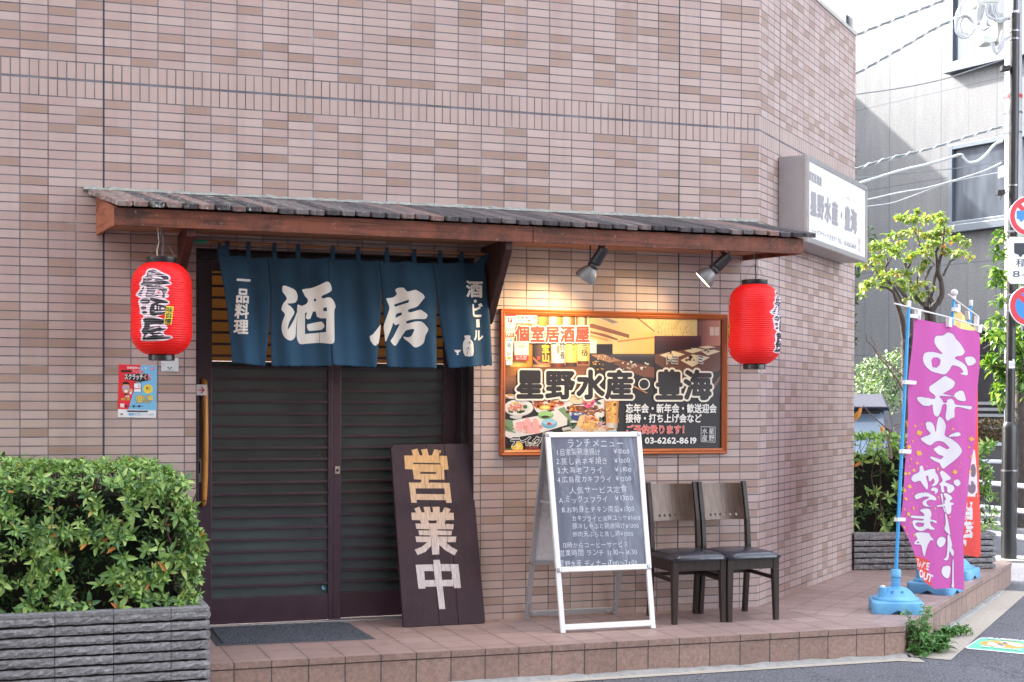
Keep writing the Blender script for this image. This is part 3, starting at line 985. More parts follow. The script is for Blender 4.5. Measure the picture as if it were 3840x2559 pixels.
nf.poly([(1175, 1285), (1265, 1285), (1235, 1318), (1225, 1325), (1235, 1345), (1205, 1345), (1213, 1325), (1195, 1315)], M_DYE, FB)
M_NAVY = ink((24, 40, 56), .9)
for cx, cy in ((1350, 1195), (1335, 1265)):
    for a, b in (((0, -15), (-22, 22)), ((0, -15), (0, 26)), ((0, -15), (22, 18))):
        nf.line([(cx + a[0], cy + a[1]), (cx + b[0], cy + b[1])], .0022, M_NAVY, FB)
nf.line([(1322, 1345), (1332, 1300)], .003, M_NAVY, FB)
nl = nf.build('lettering', noren, warp=lambda u, v, d: Vector((u, noren_y(u, v) - d, v)), cut=(.012, .02), base=.0014)

# ================================================================== red paper lanterns
def lantern_mats():
    t = NT('red_lantern_paper')
    co = t.coord()
    col = t.ramp(t.noise(co, 4, 4), [(.3, lin((200, 12, 16))), (.7, lin((222, 22, 24)))])
    t.out(col, .45, spec=.3)
    t.b.inputs['Coat Weight'].default_value = .1
    t.b.inputs['Coat Roughness'].default_value = .25
    t.b.inputs['Emission Color'].default_value = (*lin((255, 40, 34)), 1)
    t.b.inputs['Emission Strength'].default_value = .02
    t.bump(t.noise(t.mapping(co, scale=(1, 1, 6)), 22, 4, .6), .004)
    return t.m
M_PAPER = lantern_mats()
M_CAPB = paint((30, 31, 34), .28, .08, 20, name='black_lacquer')
M_LBLK = ink((30, 31, 35), .42); M_LWHT = ink((226, 206, 214), .45); M_LYEL = ink((228, 206, 60), .5)
M_WIRE = paint((120, 118, 116), .4, .05, metal=.8, name='wire')
LR, LH = .165, .50
def lrad(zz):
    """lantern outline with its bamboo ribs; zz runs -1..1 over the paper"""
    a = abs(zz)
    e = 1.0 if a < .50 else math.sqrt(max(0, 1 - ((a - .5) / .5) ** 2.35 * .74))
    return LR * e * (1 - .012 * zz)
def lrib(zz):
    return lrad(zz) + .0017 * math.cos(zz * LH / 2 / .0128 * 2 * PI) - .0017
def letters_on(lan, centre):
    fl = Flat((0, 0, 0), (1, 0, 0), (0, 0, 1), 5e-5)
    K = lambda x, y: (LR * (math.asin(max(-.99, min(.99, (x - 450) / 415))) + math.radians(19)), (774 - y) / 2576)
    def ko(loop, mat, sm=3): fl.poly([K(*q) for q in (smooth_loop(loop, sm) if sm else loop)], mat)
    ko([(225, 275), (250, 245), (330, 238), (400, 262), (480, 300), (560, 335), (570, 390), (545, 405), (580, 430), (575, 465), (490, 482), (540, 505), (550, 545), (525, 580), (548, 605), (540, 640), (500, 660), (550, 690), (555, 730), (505, 752), (510, 775), (495, 870), (440, 890), (400, 908), (470, 935), (500, 960), (482, 1000), (520, 1030), (525, 1075), (480, 1115), (500, 1160), (585, 1170), (590, 1205), (480, 1240), (260, 1250), (180, 1240), (165, 1215), (185, 1160), (165, 1100), (190, 1050), (180, 1000), (185, 940), (215, 905), (160, 860), (165, 820), (150, 740), (140, 690), (170, 650), (125, 630), (105, 590), (150, 540), (165, 490), (150, 450), (185, 400), (180, 360), (220, 320)], M_LWHT)
    ko([(240, 300), (265, 262), (335, 255), (375, 275), (440, 310), (535, 350), (540, 393), (480, 398), (475, 408), (548, 430), (550, 450), (440, 468), (430, 490), (515, 520), (520, 560), (492, 585), (490, 645), (455, 640), (463, 592), (430, 612), (330, 642), (238, 630), (255, 560), (250, 490), (172, 470), (180, 450), (205, 420), (200, 380), (245, 345)], M_LBLK, 2)
    ko([(203, 500), (219, 506), (195, 560), (180, 622), (135, 602), (160, 570)], M_LBLK, 2)
    for cx, cy, rx, ry in ((232, 697, 66, 42), (212, 787, 38, 25), (225, 850, 35, 20)):
        ko([(cx + rx * math.cos(a * PI / 6), cy + ry * math.sin(a * PI / 6)) for a in range(12)], M_LBLK, 0)
    ko([(298, 650), (350, 655), (430, 670), (527, 700), (525, 722), (440, 722), (400, 738), (500, 760), (510, 785), (490, 872), (400, 882), (360, 902), (300, 885), (293, 830), (310, 742), (372, 716), (340, 700), (300, 682)], M_LBLK, 2)
    ko([(205, 950), (240, 925), (330, 925), (480, 955), (472, 1010), (425, 1015), (425, 1045), (460, 1072), (500, 1068), (495, 1092), (380, 1120), (442, 1130), (440, 1146), (330, 1160), (470, 1165), (480, 1180), (390, 1190), (560, 1188), (562, 1205), (390, 1226), (200, 1232), (188, 1215), (215, 1160), (185, 1110), (215, 1060), (225, 1000)], M_LBLK, 2)
    for h in ([(318, 347), (350, 340), (430, 360), (472, 380), (465, 396), (390, 377), (325, 366)], [(298, 420), (330, 390), (366, 394), (350, 422)], [(330, 464), (366, 464), (356, 482), (335, 480)], [(372, 533), (450, 550), (466, 602), (352, 602)],
              [(360, 756), (378, 752), (384, 785), (376, 812), (358, 806)], [(404, 764), (418, 766), (420, 812), (408, 816)], [(438, 784), (490, 780), (486, 806), (444, 812)], [(360, 838), (500, 828), (494, 846), (358, 854)],
              [(300, 1018), (420, 1012), (420, 1040), (293, 1056)], [(272, 1082), (370, 1058), (440, 1054), (300, 1090)], [(338, 1132), (412, 1104), (402, 1130)], [(228, 1182), (280, 1138), (330, 1168), (240, 1196)], [(385, 1180), (420, 1160), (470, 1162), (400, 1172)]):
        ko(h, M_LWHT, 0)
    ko([(392, 572), (412, 562), (430, 574), (412, 590)], M_PAPER, 0)
    ko([(510, 760), (612, 766), (578, 1020), (480, 1005)], M_LYEL, 0)
    for i, c in enumerate('味自慢'):
        a, b_, t_ = (Vector(K(x, y)) for x, y in ((505 - 10 * i, 848 + 80 * i), (595 - 10 * i, 852 + 80 * i), (512 - 10 * i, 768 + 80 * i)))
        fl.cells([(c, a, b_ - a, t_ - a)], [(.02, M_LBLK)])
    def warp(u, v, d):
        zz = v / (LH / 2)
        rr = lrib(zz) + d
        th = centre + u / LR
        return Vector((rr * math.cos(th), rr * math.sin(th), v))
    return fl.build('lettering', lan, warp=warp, cut=(.02, .0032), base=.0006)
def make_lantern():
    lan = thing('paper_lantern', 'lantern', 'lantern')
    b = MB()
    n, rows = 48, 160
    vs, fs = [], []
    for j in range(rows + 1):
        zz = -1 + 2 * j / rows
        rr = lrib(zz)
        for k in range(n):
            a = 2 * PI * k / n
            seam = 1 - .006 * (1 if k % 6 == 0 else 0)
            vs.append((rr * seam * math.cos(a), rr * seam * math.sin(a), zz * LH / 2))
    for j in range(rows):
        for k in range(n):
            k2 = (k + 1) % n
            fs.append((j * n + k, j * n + k2, (j + 1) * n + k2, (j + 1) * n + k))
    b.add(vs, fs)
    body = b.build('paper_body', M_PAPER, lan, smooth=True, auto=180)
    MB().lathe([(.080, LH / 2 - .004), (.082, LH / 2), (.082, LH / 2 + .029), (.078, LH / 2 + .030), (.074, LH / 2 + .004)], 40, caps=False).build('top_ring', M_CAPB, lan, smooth=True, auto=30)
    MB().lathe([(.068, -LH / 2 + .004), (.070, -LH / 2), (.070, -LH / 2 - .033), (.060, -LH / 2 - .034), (.001, -LH / 2 - .020)], 40, caps=False).build('bottom_ring', M_CAPB, lan, smooth=True, auto=30)
    return lan
lanA = make_lantern()
lanA['label'] = 'left red paper lantern beside the door with a tag of yellow characters'
lanA['label'] = 'red paper lantern whose characters face front, above the small poster'
lanA['group'] = 'red paper lanterns under the awning'
lanB = tree_copy(lanA)
lanB['label'] = 'red paper lantern with its characters turned aside, by the wall corner'
# where the letters sit round each lantern
va = math.atan2(-(CAM - Vector((.733, -.40, 2))).y, 0)
def view_angle(p):
    d = CAM - p
    return math.atan2(d.y, d.x)
pA, pB = Vector((.733, -.40, 0)), Vector((4.386, -.40, 0))
letters_on(lanA, view_angle(pA) - math.radians(19))
letters_on(lanB, view_angle(pB) + math.radians(72)); letters_on(lanB, view_angle(pB) + math.radians(72) + PI)
def hanger(lan, hgt, kind):
    t = LH / 2 + .012
    h = MB()
    h.tube([(-.078, 0, t), (-.05, 0, t + .065), (-.008, 0, t + .118), (.008, 0, t + .118), (.05, 0, t + .065), (.078, 0, t)], .0013, 6)
    h.tube([(0, 0, t + .112), (.009, 0, t + .124), (.004, 0, t + .14), (-.007, 0, t + .136), (-.002, 0, hgt)], .002, 6)
    h.build('wire_hanger', M_WIRE, lan, smooth=True)
    c = MB()
    c.tube([(.012, .01, t + .0), (.016, .012, t + .05), (.010, .01, t + .10), (.02, .008, hgt)] if kind else [(-.02, .01, t), (-.024, .012, t + .06), (-.014, .01, t + .10), (-.022, .008, hgt)], .0035, 8)
    c.build('cable', M_BLACK if kind else paint((196, 192, 186), .5), lan, smooth=True)
    MB().lathe([(.016, 0), (.016, .016), (.010, .018)], 14, c=(.018 if kind else -.022, .008, hgt - .012)).build('lamp_rose', paint((196, 178, 164), .5), lan, smooth=True)
    if not kind:
        MB().tube([(.004, .004, t), (.008, .006, t + .10), (.006, .004, t + .17)], .007, 6).build('strap', paint((92, 84, 92), .7), lan)
for lan, p, zc0, kind in ((lanA, pA, 2.046, 0), (lanB, pB, 2.037, 1)):
    hanger(lan, 2.511 - zc0, kind)
    lan.location = (p.x, p.y, zc0)

# ================================================================== spot lamps under the awning
def make_spot(aim):
    s = thing('spot_lamp', 'lamp', 'spot lamp')
    MB().lathe([(.03, 0), (.03, -.012), (.024, -.016)], 20).build('base', M_BLACK, s, smooth=True, auto=30)
    a = MB()
    for sx in (-.032, .032):
        a.box(sx - .0015, sx + .0015, -.008, .008, -.105, -.012)
    a.box(-.033, .033, -.008, .008, -.0125, -.0105)
    a.build('bracket', paint((58, 58, 60), .4, metal=.7), s)
    tilt = Matrix.Translation((0, 0, -.10)) @ Vector(aim).to_track_quat('Z', 'Y').to_matrix().to_4x4()
    hs = MB().lathe([(.012, -.085), (.027, -.08), (.029, -.02), (.031, .005), (.026, .012), (.031, .02), (.031, .03), (.024, .038)], 24, M4=tilt)
    hso = hs.build('lamp_holder', paint((42, 43, 46), .42, .15, 30), s, smooth=True, auto=30)
    c = MB(); c.tube([tilt @ Vector((0, 0, -.082)), tilt @ Vector((0, .03, -.11)), Vector((.03, .015, -.03)), Vector((.01, 0, -.014))], .004, 8)
    c.build('cable', M_BLACK, s, smooth=True)
    rf_ = MB().lathe([(.026, .036), (.034, .045), (.046, .065), (.055, .09), (.058, .105), (.055, .106), (.052, .09), (.03, .05)], 28, M4=tilt, caps=False)
    rf_.build('reflector', paint((118, 118, 118), .38, .06, 6, metal=.25), s, smooth=True, auto=50)
    lens = MB().lathe([(.0555, .1052), (.05, .106), (.02, .1085), (.001, .109)], 28, M4=tilt, caps=False)
    t = NT('lit_lens'); t.out(lin((250, 240, 210)), .2)
    t.b.inputs['Emission Color'].default_value = (1, .82, .5, 1); t.b.inputs['Emission Strength'].default_value = 2.2
    lens.build('lens', t.m, s, smooth=True)
    return s, tilt
sp1, tiltA = make_spot((-.36, .48, -.8))
sp1['label'] = 'metal spot lamp under the awning, left one, aimed down over the food poster'
sp1['group'] = 'spot lamps under the awning'
sp2, tiltB = make_spot((-.64, .36, -.68))
sp2['group'] = sp1['group']
sp2['label'] = 'metal spot lamp tilted sideways under the awning beside the right lantern'
sp1.scale = sp2.scale = (1.18, 1.18, 1.18)
sp1.location = (3.296, -.42, 2.511); sp2.location = (4.115, -.42, 2.511)
for s_, e, tilt in ((sp1, 4.5, tiltA), (sp2, 1.8, tiltB)):
    ld = bpy.data.lights.new('lamp_light', 'SPOT')
    ld.energy = e; ld.color = (1, .70, .34); ld.spot_size = math.radians(130); ld.spot_blend = .7; ld.shadow_soft_size = .05
    lo = bpy.data.objects.new('lamp_light', ld)
    COL.objects.link(lo)
    lo.parent = s_
    lo.matrix_local = tilt @ Matrix.Translation((0, 0, .125)) @ Matrix.Rotation(PI, 4, 'X')

# ================================================================== framed food poster on the wall
P1 = zc(1850, 1140, 3.733); P2 = zc(1850, 1480, 4.128); P3 = zc(1800, 860, 1.81)
PY = -.012
post = thing('framed_poster', 'large wood framed food and shop poster on the tiled wall behind the menu board', 'poster', (3.6, 0, 1.2))
M_FRAME = wood('honey_stained_frame', (168, 92, 48), (104, 50, 26), .35, 'X')
M_FRAMEZ = wood('honey_stained_frame_upright', (160, 86, 46), (98, 48, 26), .35, 'Z')
fx0, fx1, fz0, fz1 = 2.820, 4.395, 1.208, 2.122
fw = .036
def moulding(a, b, n_in, o):
    """stepped frame section from a to b; n_in points to the picture"""
    a, b, n_in = Vector(a), Vector(b), Vector(n_in)
    d = (b - a).normalized()
    prof = [(0, 0), (0, -.022), (.006, -.028), (.012, -.026), (.016, -.021), (.022, -.024), (.028, -.019), (.036, -.014), (.036, 0)]
    va = [a + n_in * u + d * u + Vector((0, y, 0)) for u, y in prof]
    vb = [b + n_in * u - d * u + Vector((0, y, 0)) for u, y in prof]
    k = len(prof)
    o.add(va + vb, [(i, (i + 1) % k, k + (i + 1) % k, k + i) for i in range(k)])
f1 = MB(); moulding((fx0, -.002, fz1), (fx1, -.002, fz1), (0, 0, -1), f1); f1.build('frame_rail', M_FRAME, post)
f1 = MB(); moulding((fx0, -.002, fz0), (fx1, -.002, fz0), (0, 0, 1), f1); f1.build('frame_rail', M_FRAME, post)
f1 = MB(); moulding((fx0, -.002, fz0), (fx0, -.002, fz1), (1, 0, 0), f1); f1.build('frame_stile', M_FRAMEZ, post)
f1 = MB(); moulding((fx1, -.002, fz0), (fx1, -.002, fz1), (-1, 0, 0), f1); f1.build('frame_stile', M_FRAMEZ, post)
pf = Flat((0, -.004, 0), (1, 0, 0), (0, 0, 1), 2e-5)
I = lambda r, g, b: ink((int(r * .9), int(g * .9), int(b * .9)), .42)
sx0, sx1, sz0, sz1 = fx0 + .034, fx1 - .034, fz0 + .034, fz1 - .034
pf.rect((sx0, sz0), (sx1, sz1), I(38, 34, 38))
R = random.Random(21)
def blobs(cx, cy, rx, ry, cols, n, px, smin=8, smax=18, seed=0):
    r = random.Random(seed)
    for i in range(n):
        a, q = r.uniform(0, 2 * PI), math.sqrt(r.random())
        c = cols[r.randrange(len(cols))]
        k = r.uniform(.8, 1.12)
        c = tuple(int(max(0, min(255, v * k)) // 6 * 6) for v in c)
        w = r.uniform(smin, smax)
        n_ = 7
        x, y = cx + math.cos(a) * q * rx, cy + math.sin(a) * q * ry
        pts = [(x + math.cos(2 * PI * j / n_ + a) * w * r.uniform(.6, 1.2), y + math.sin(2 * PI * j / n_ + a) * w * r.uniform(.45, .9)) for j in range(n_)]
        pf.raw([pf.uv(*px(*p)) for p in pts], [tuple(range(n_))], I(*c), i % 4 == 3)
    pf.lay += pf.step
def grad(x0, x1, y0, y1, cols, px, vert=False):
    n = len(cols) * 3
    for i in range(n):
        t = i / (n - 1) * (len(cols) - 1)
        a = min(int(t), len(cols) - 2); u = t - a
        c = tuple(int(round((cols[a][k] * (1 - u) + cols[a + 1][k] * u) / 4) * 4) for k in range(3))
        if vert: q = [(x0, y0 + (y1 - y0) * i / n), (x1, y0 + (y1 - y0) * i / n), (x1, y0 + (y1 - y0) * (i + 1) / n), (x0, y0 + (y1 - y0) * (i + 1) / n)]
        else: q = [(x0 + (x1 - x0) * i / n, y0), (x0 + (x1 - x0) * (i + 1) / n, y0), (x0 + (x1 - x0) * (i + 1) / n, y1), (x0 + (x1 - x0) * i / n, y1)]
        pf.raw([pf.uv(*px(*p)) for p in q], [(0, 1, 2, 3)], I(*c), False)
    pf.lay += pf.step
# --- bottles
grad(150, 1346, 168, 540, [(226, 206, 150), (240, 224, 176), (232, 214, 160)], P1, True)
grad(150, 1346, 540, 900, [(214, 186, 122), (190, 146, 92)], P1, True)
grad(150, 1346, 860, 1245, [(120, 76, 54), (150, 98, 66), (86, 58, 50)], P1, True)
grad(165, 546, 290, 1000, [(196, 138, 44), (236, 186, 78), (246, 206, 110), (222, 164, 60), (190, 130, 42)], P1)
grad(165, 546, 880, 1000, [(140, 80, 40), (206, 140, 60), (150, 90, 46)], P1)
grad(605, 780, 172, 330, [(150, 84, 30), (228, 158, 72), (206, 128, 48), (140, 74, 30)], P1)
grad(800, 975, 172, 330, [(226, 210, 160), (244, 232, 190), (216, 150, 70), (150, 90, 40)], P1)
grad(985, 1145, 176, 330, [(232, 220, 176), (240, 228, 186), (190, 110, 50), (110, 60, 40)], P1)
grad(1155, 1310, 180, 330, [(120, 60, 40), (226, 210, 150), (236, 222, 170), (96, 46, 36)], P1)
grad(546, 806, 520, 890, [(48, 34, 32), (96, 76, 70), (104, 84, 78), (58, 42, 40)], P1)
pf.poly([(555, 740), (640, 820), (760, 835), (806, 800), (806, 820), (760, 860), (630, 850), (555, 770)], I(206, 120, 90), P1)
grad(555, 800, 850, 885, [(170, 130, 80), (220, 180, 120), (170, 130, 80)], P1)
pf.column('宝山', (730, 560), (735, 815), 110, [(.045, I(240, 196, 60))], P1)
pf.rect((612, 735), (655, 780), I(220, 80, 60), P1)
grad(820, 1002, 530, 830, [(168, 188, 198), (226, 232, 224), (214, 222, 220), (170, 184, 190)], P1)
pf.ell((925, 660), 70, 115, I(240, 236, 214), P1)
pf.column('刻者', (960, 550), (965, 770), 70, [(.02, I(40, 36, 36))], P1)
pf.rect((892, 580), (922, 690), I(222, 130, 96), P1)
grad(808, 1002, 832, 890, [(80, 40, 30), (140, 70, 46), (70, 36, 30)], P1)
grad(1010, 1170, 530, 820, [(206, 186, 90), (244, 232, 140), (238, 222, 120), (196, 170, 80)], P1)
pf.column('雨請', (1118, 555), (1118, 660), 50, [(.01, I(90, 76, 40))], P1)
grad(1010, 1170, 822, 880, [(60, 40, 34), (100, 64, 46), (52, 36, 32)], P1)
grad(1178, 1335, 530, 800, [(214, 196, 110), (246, 234, 150), (238, 222, 130), (190, 170, 90)], P1)
pf.column('三岳', (1275, 530), (1275, 730), 100, [(.03, I(44, 36, 34))], P1)
grad(1178, 1335, 802, 850, [(90, 40, 34), (140, 66, 50), (80, 40, 34)], P1)
# --- dining room
grad(745, 1184, 601, 780, [(240, 190, 128), (246, 198, 132), (250, 206, 134)], P3)
grad(900, 1184, 700, 862, [(250, 214, 138), (252, 208, 122), (246, 196, 110)], P3)
pf.poly([(785, 603), (830, 603), (952, 640), (912, 652)], I(232, 196, 150), P3)
pf.poly([(820, 604), (880, 608), (940, 632), (900, 642)], I(150, 132, 116), P3)
for q in ([(745, 645), (760, 640), (1012, 715), (1012, 740), (745, 668)], [(745, 690), (850, 712), (935, 745), (935, 757), (745, 704)], [(1060, 601), (1076, 601), (1184, 690), (1184, 700)]):
    pf.poly(q, I(146, 90, 66), P3)
pf.poly([(745, 716), (870, 745), (870, 762), (745, 730)], I(222, 150, 96), P3)
pf.poly([(935, 757), (1184, 728), (1184, 740), (935, 768)], I(214, 140, 84), P3)
pf.poly([(745, 752), (790, 756), (790, 842), (745, 845)], I(232, 226, 210), P3)
pf.poly([(745, 842), (830, 842), (1184, 862), (1184, 1000), (745, 965)], I(58, 50, 50), P3)
grad(900, 1184, 846, 900, [(96, 84, 80), (66, 60, 62), (48, 44, 48)], P3, True)
pf.poly([(752, 852), (840, 850), (960, 892), (880, 906), (800, 880)], I(176, 130, 94), P3)
pf.poly([(905, 912), (960, 888), (1184, 940), (1184, 1010), (1100, 1000)], I(128, 80, 60), P3)
pf.poly([(745, 890), (790, 905), (860, 980), (900, 1110), (745, 1110)], I(52, 40, 38), P3)
blobs(800, 935, 50, 40, [(40, 30, 28), (196, 150, 104), (70, 52, 44)], 26, P3, 4, 10, 4)
blobs(850, 872, 70, 16, [(240, 236, 226), (60, 50, 48)], 22, P3, 3, 6, 5)
blobs(1040, 930, 110, 34, [(240, 232, 220), (60, 46, 44), (226, 206, 180)], 26, P3, 5, 11, 6)
# --- private room
grad(1184, 1474, 605, 724, [(222, 196, 132), (232, 208, 146)], P3)
for i in range(64):
    x, y = R.uniform(1190, 1468), R.uniform(608, 712)
    pf.line([(x, y), (x + R.uniform(-6, 6), y + R.uniform(10, 26))], .0016, I(96, 78, 54), P3)
grad(1474, 1632, 615, 800, [(120, 74, 76), (172, 110, 98), (196, 130, 104)], P3)
grad(1184, 1500, 724, 850, [(86, 46, 54), (60, 32, 40), (46, 28, 34)], P3, True)
pf.poly([(1184, 850), (1500, 800), (1632, 790), (1632, 960), (1500, 1110), (1184, 1110)], I(112, 74, 62), P3)
pf.poly([(1184, 905), (1330, 1000), (1390, 1110), (1184, 1110)], I(50, 36, 38), P3)
for q in ([(1218, 855), (1310, 826), (1390, 850), (1290, 884)], [(1385, 825), (1460, 806), (1530, 820), (1440, 842)], [(1360, 890), (1440, 850), (1560, 870), (1440, 935)], [(1500, 830), (1590, 818), (1630, 830), (1545, 858)], [(1480, 800), (1545, 792), (1600, 802), (1530, 812)]):
    pf.poly(q, I(232, 216, 180), P3)
blobs(1430, 880, 34, 22, [(50, 40, 44), (226, 200, 160), (120, 90, 80)], 14, P3, 6, 13, 7)
blobs(1300, 845, 26, 10, [(50, 40, 44), (240, 230, 200)], 8, P3, 5, 9, 8)
blobs(1545, 825, 30, 10, [(50, 40, 44), (240, 230, 200)], 8, P3, 5, 9, 9)
blobs(1440, 815, 30, 8, [(60, 46, 44), (240, 230, 200)], 8, P3, 4, 7, 19)
for x in (1558, 1592): pf.rect((x, 665), (x + 30, 722), I(214, 190, 176), P3)
pf.poly([(1184, 1020), (1330, 1040), (1632, 960), (1632, 1120), (1184, 1120)], I(40, 36, 40), P3)
pf.poly([(1560, 1090), (1632, 990), (1632, 1010), (1580, 1098)], I(136, 92, 76), P3)
pf.poly([(1040, 1060), (1140, 1112), (1125, 1114), (1032, 1068)], I(204, 136, 96), P3)
# --- dishes
WH = I(226, 222, 216); GR = I(200, 198, 194)
pf.poly([(150, 0), (700, 0), (1720, 0), (1720, 40), (1230, 150), (160, 60)], I(150, 106, 84), P2)
pf.poly([(160, 10), (250, 60), (400, 70), (440, 0), (160, 0)], WH, P2)
blobs(260, 12, 70, 14, [(226, 160, 96), (240, 190, 120)], 14, P2, 10, 22, 30)
pf.poly([(560, 60), (640, 30), (1100, 40), (1235, 150), (1100, 190), (930, 215), (720, 290), (640, 230), (600, 120)], WH, P2, 2)
blobs(850, 140, 230, 95, [(206, 116, 60), (228, 150, 84), (176, 84, 46), (240, 178, 110), (216, 96, 60)], 110, P2, 16, 40, 31)
blobs(650, 130, 45, 50, [(226, 70, 60), (236, 226, 206), (90, 120, 80)], 18, P2, 10, 22, 32)
pf.ell((800, 200), 75, 34, I(244, 206, 92), P2); pf.ell((805, 205), 52, 22, I(252, 228, 140), P2)
pf.ell((390, 205), 228, 130, GR, P2, 30); pf.ell((388, 198), 222, 122, WH, P2, 30); pf.ell((386, 205), 175, 84, I(212, 208, 204), P2, 30)
pf.poly([(250, 330), (450, 325), (430, 372), (350, 382), (262, 362)], GR, P2)
blobs(365, 260, 140, 22, [(52, 92, 60), (40, 74, 48), (80, 120, 70)], 24, P2, 14, 30, 33)
blobs(350, 205, 115, 55, [(232, 150, 136), (240, 186, 160), (222, 124, 110), (246, 214, 180)], 60, P2, 14, 32, 34)
blobs(345, 140, 45, 22, [(244, 196, 110), (240, 180, 90)], 16, P2, 10, 20, 35)
pf.ell((490, 190), 34, 30, I(46, 110, 72), P2)
pf.poly([(1160, 0), (1480, 0), (1600, 60), (1400, 140), (1250, 150), (1130, 70)], I(222, 206, 170), P2)
blobs(1290, 30, 150, 45, [(232, 206, 150), (222, 180, 120), (236, 216, 170)], 36, P2, 12, 26, 36)
pf.poly([(930, 220), (1080, 170), (1500, 150), (1720, 60), (1720, 330), (1500, 400), (1150, 440), (1000, 330)], WH, P2, 2)
pf.poly([(990, 230), (1090, 190), (1240, 390), (1190, 420)], I(120, 150, 110), P2)
blobs(1400, 230, 300, 75, [(122, 66, 42), (150, 86, 52), (96, 50, 36), (180, 112, 68)], 100, P2, 18, 42, 37)
blobs(1220, 215, 60, 50, [(200, 130, 70), (226, 160, 96)], 18, P2, 14, 30, 38)
blobs(1475, 135, 88, 62, [(236, 96, 140), (244, 130, 160), (226, 76, 120)], 50, P2, 12, 26, 39)
pf.ell((1480, 138), 26, 16, I(248, 180, 130), P2)
pf.ell((1305, 345), 110, 66, I(56, 68, 130), P2); pf.ell((1305, 300), 108, 28, I(88, 100, 160), P2); blobs(1310, 300, 50, 14, [(240, 236, 226)], 8, P2, 14, 26, 40)
pf.poly([(300, 400), (690, 330), (930, 250), (1140, 440), (1140, 470), (700, 600), (250, 680), (165, 640), (165, 580)], WH, P2)
pf.poly([(165, 380), (290, 400), (330, 600), (165, 560)], I(116, 146, 106), P2)
pf.poly([(180, 470), (300, 560), (320, 590), (165, 520)], I(84, 116, 84), P2)
blobs(520, 500, 210, 75, [(232, 164, 158), (240, 184, 176), (222, 146, 144), (244, 200, 190)], 70, P2, 26, 56, 41)
for cx, cy in ((560, 540), (660, 540), (640, 430), (520, 420), (400, 480)):
    pf.poly([(cx - 50, cy + 50), (cx - 20, cy - 60), (cx + 40, cy - 40), (cx + 55, cy + 60)], I(236, 172, 168), P2, 2)
blobs(380, 570, 130, 22, [(236, 232, 220), (226, 226, 214)], 20, P2, 8, 18, 42)
pf.ell((805, 320), 122, 66, I(122, 178, 104), P2, 26); pf.ell((805, 300), 112, 40, I(160, 206, 132), P2, 26); pf.ell((800, 348), 66, 22, I(70, 44, 36), P2)
pf.ell((862, 450), 122, 78, I(112, 172, 200), P2, 26); pf.ell((862, 425), 110, 46, I(156, 204, 222), P2, 26); blobs(862, 455, 30, 16, [(226, 70, 66)], 8, P2, 14, 24, 43)
pf.poly([(1050, 520), (1250, 480), (1900, 470), (1900, 580), (1080, 580)], I(206, 196, 186), P2)
blobs(1510, 460, 170, 100, [(236, 180, 96), (244, 200, 126), (226, 150, 76), (240, 190, 130)], 90, P2, 18, 44, 44)
blobs(1490, 370, 80, 80, [(238, 160, 100), (246, 190, 140), (232, 120, 80)], 40, P2, 12, 30, 45)
pf.poly([(1280, 480), (1330, 330), (1420, 310), (1360, 500)], I(232, 196, 136), P2)
blobs(1790, 520, 90, 40, [(206, 140, 76), (190, 120, 66)], 24, P2, 14, 30, 46)
blobs(1660, 470, 50, 40, [(222, 176, 200), (236, 200, 216)], 18, P2, 10, 24, 47)
for q in ([(1190, 520), (1140, 420), (1155, 380), (1205, 470)], [(1200, 530), (1230, 470), (1290, 440), (1250, 520)], [(1180, 540), (1090, 560), (1080, 572), (1200, 560)], [(1640, 420), (1630, 360), (1650, 345), (1680, 400)], [(1580, 90), (1660, 130), (1650, 150), (1600, 140)]):
    pf.poly(q, I(66, 96, 70), P2, 2)
grad(1712, 1935, 66, 440, [(196, 140, 84), (216, 150, 76), (240, 186, 90), (186, 120, 66)], P2)
grad(1735, 1915, 440, 520, [(190, 170, 150), (226, 214, 200), (170, 150, 136)], P2)
pf.poly([(1720, 66), (1950, 66), (1945, 95), (1722, 95)], I(226, 214, 190), P2)
blobs(1820, 230, 80, 130, [(250, 200, 110), (180, 110, 60), (236, 190, 120)], 26, P2, 12, 34, 48)
pf.text('Asahi', (1745, 130), (1835, 128), 40, [(.01, I(60, 50, 46))], P2)
pf.poly([(1720, 100), (1740, 440), (1712, 400)], I(38, 34, 38), P2); pf.poly([(1940, 100), (1912, 440), (1945, 300)], I(38, 34, 38), P2)
pf.ell((1830, 578), 80, 24, I(150, 196, 214), P2)
pf.poly([(1700, 585), (1960, 585), (1960, 620), (1700, 620)], I(38, 34, 38), P2)
blobs(600, 770, 120, 30, [(226, 222, 210), (200, 206, 190)], 22, P2, 10, 24, 49)
blobs(600, 830, 110, 22, [(150, 60, 60), (176, 84, 76)], 20, P2, 12, 24, 50)
pf.poly([(265, 800), (340, 740), (420, 740), (450, 800), (440, 856), (300, 856)], I(244, 206, 84), P2, 2); pf.poly([(330, 760), (360, 830), (330, 856), (370, 856), (410, 790)], I(252, 230, 150), P2)
pf.poly([(165, 830), (260, 830), (290, 858), (165, 858)], I(60, 96, 74), P2)
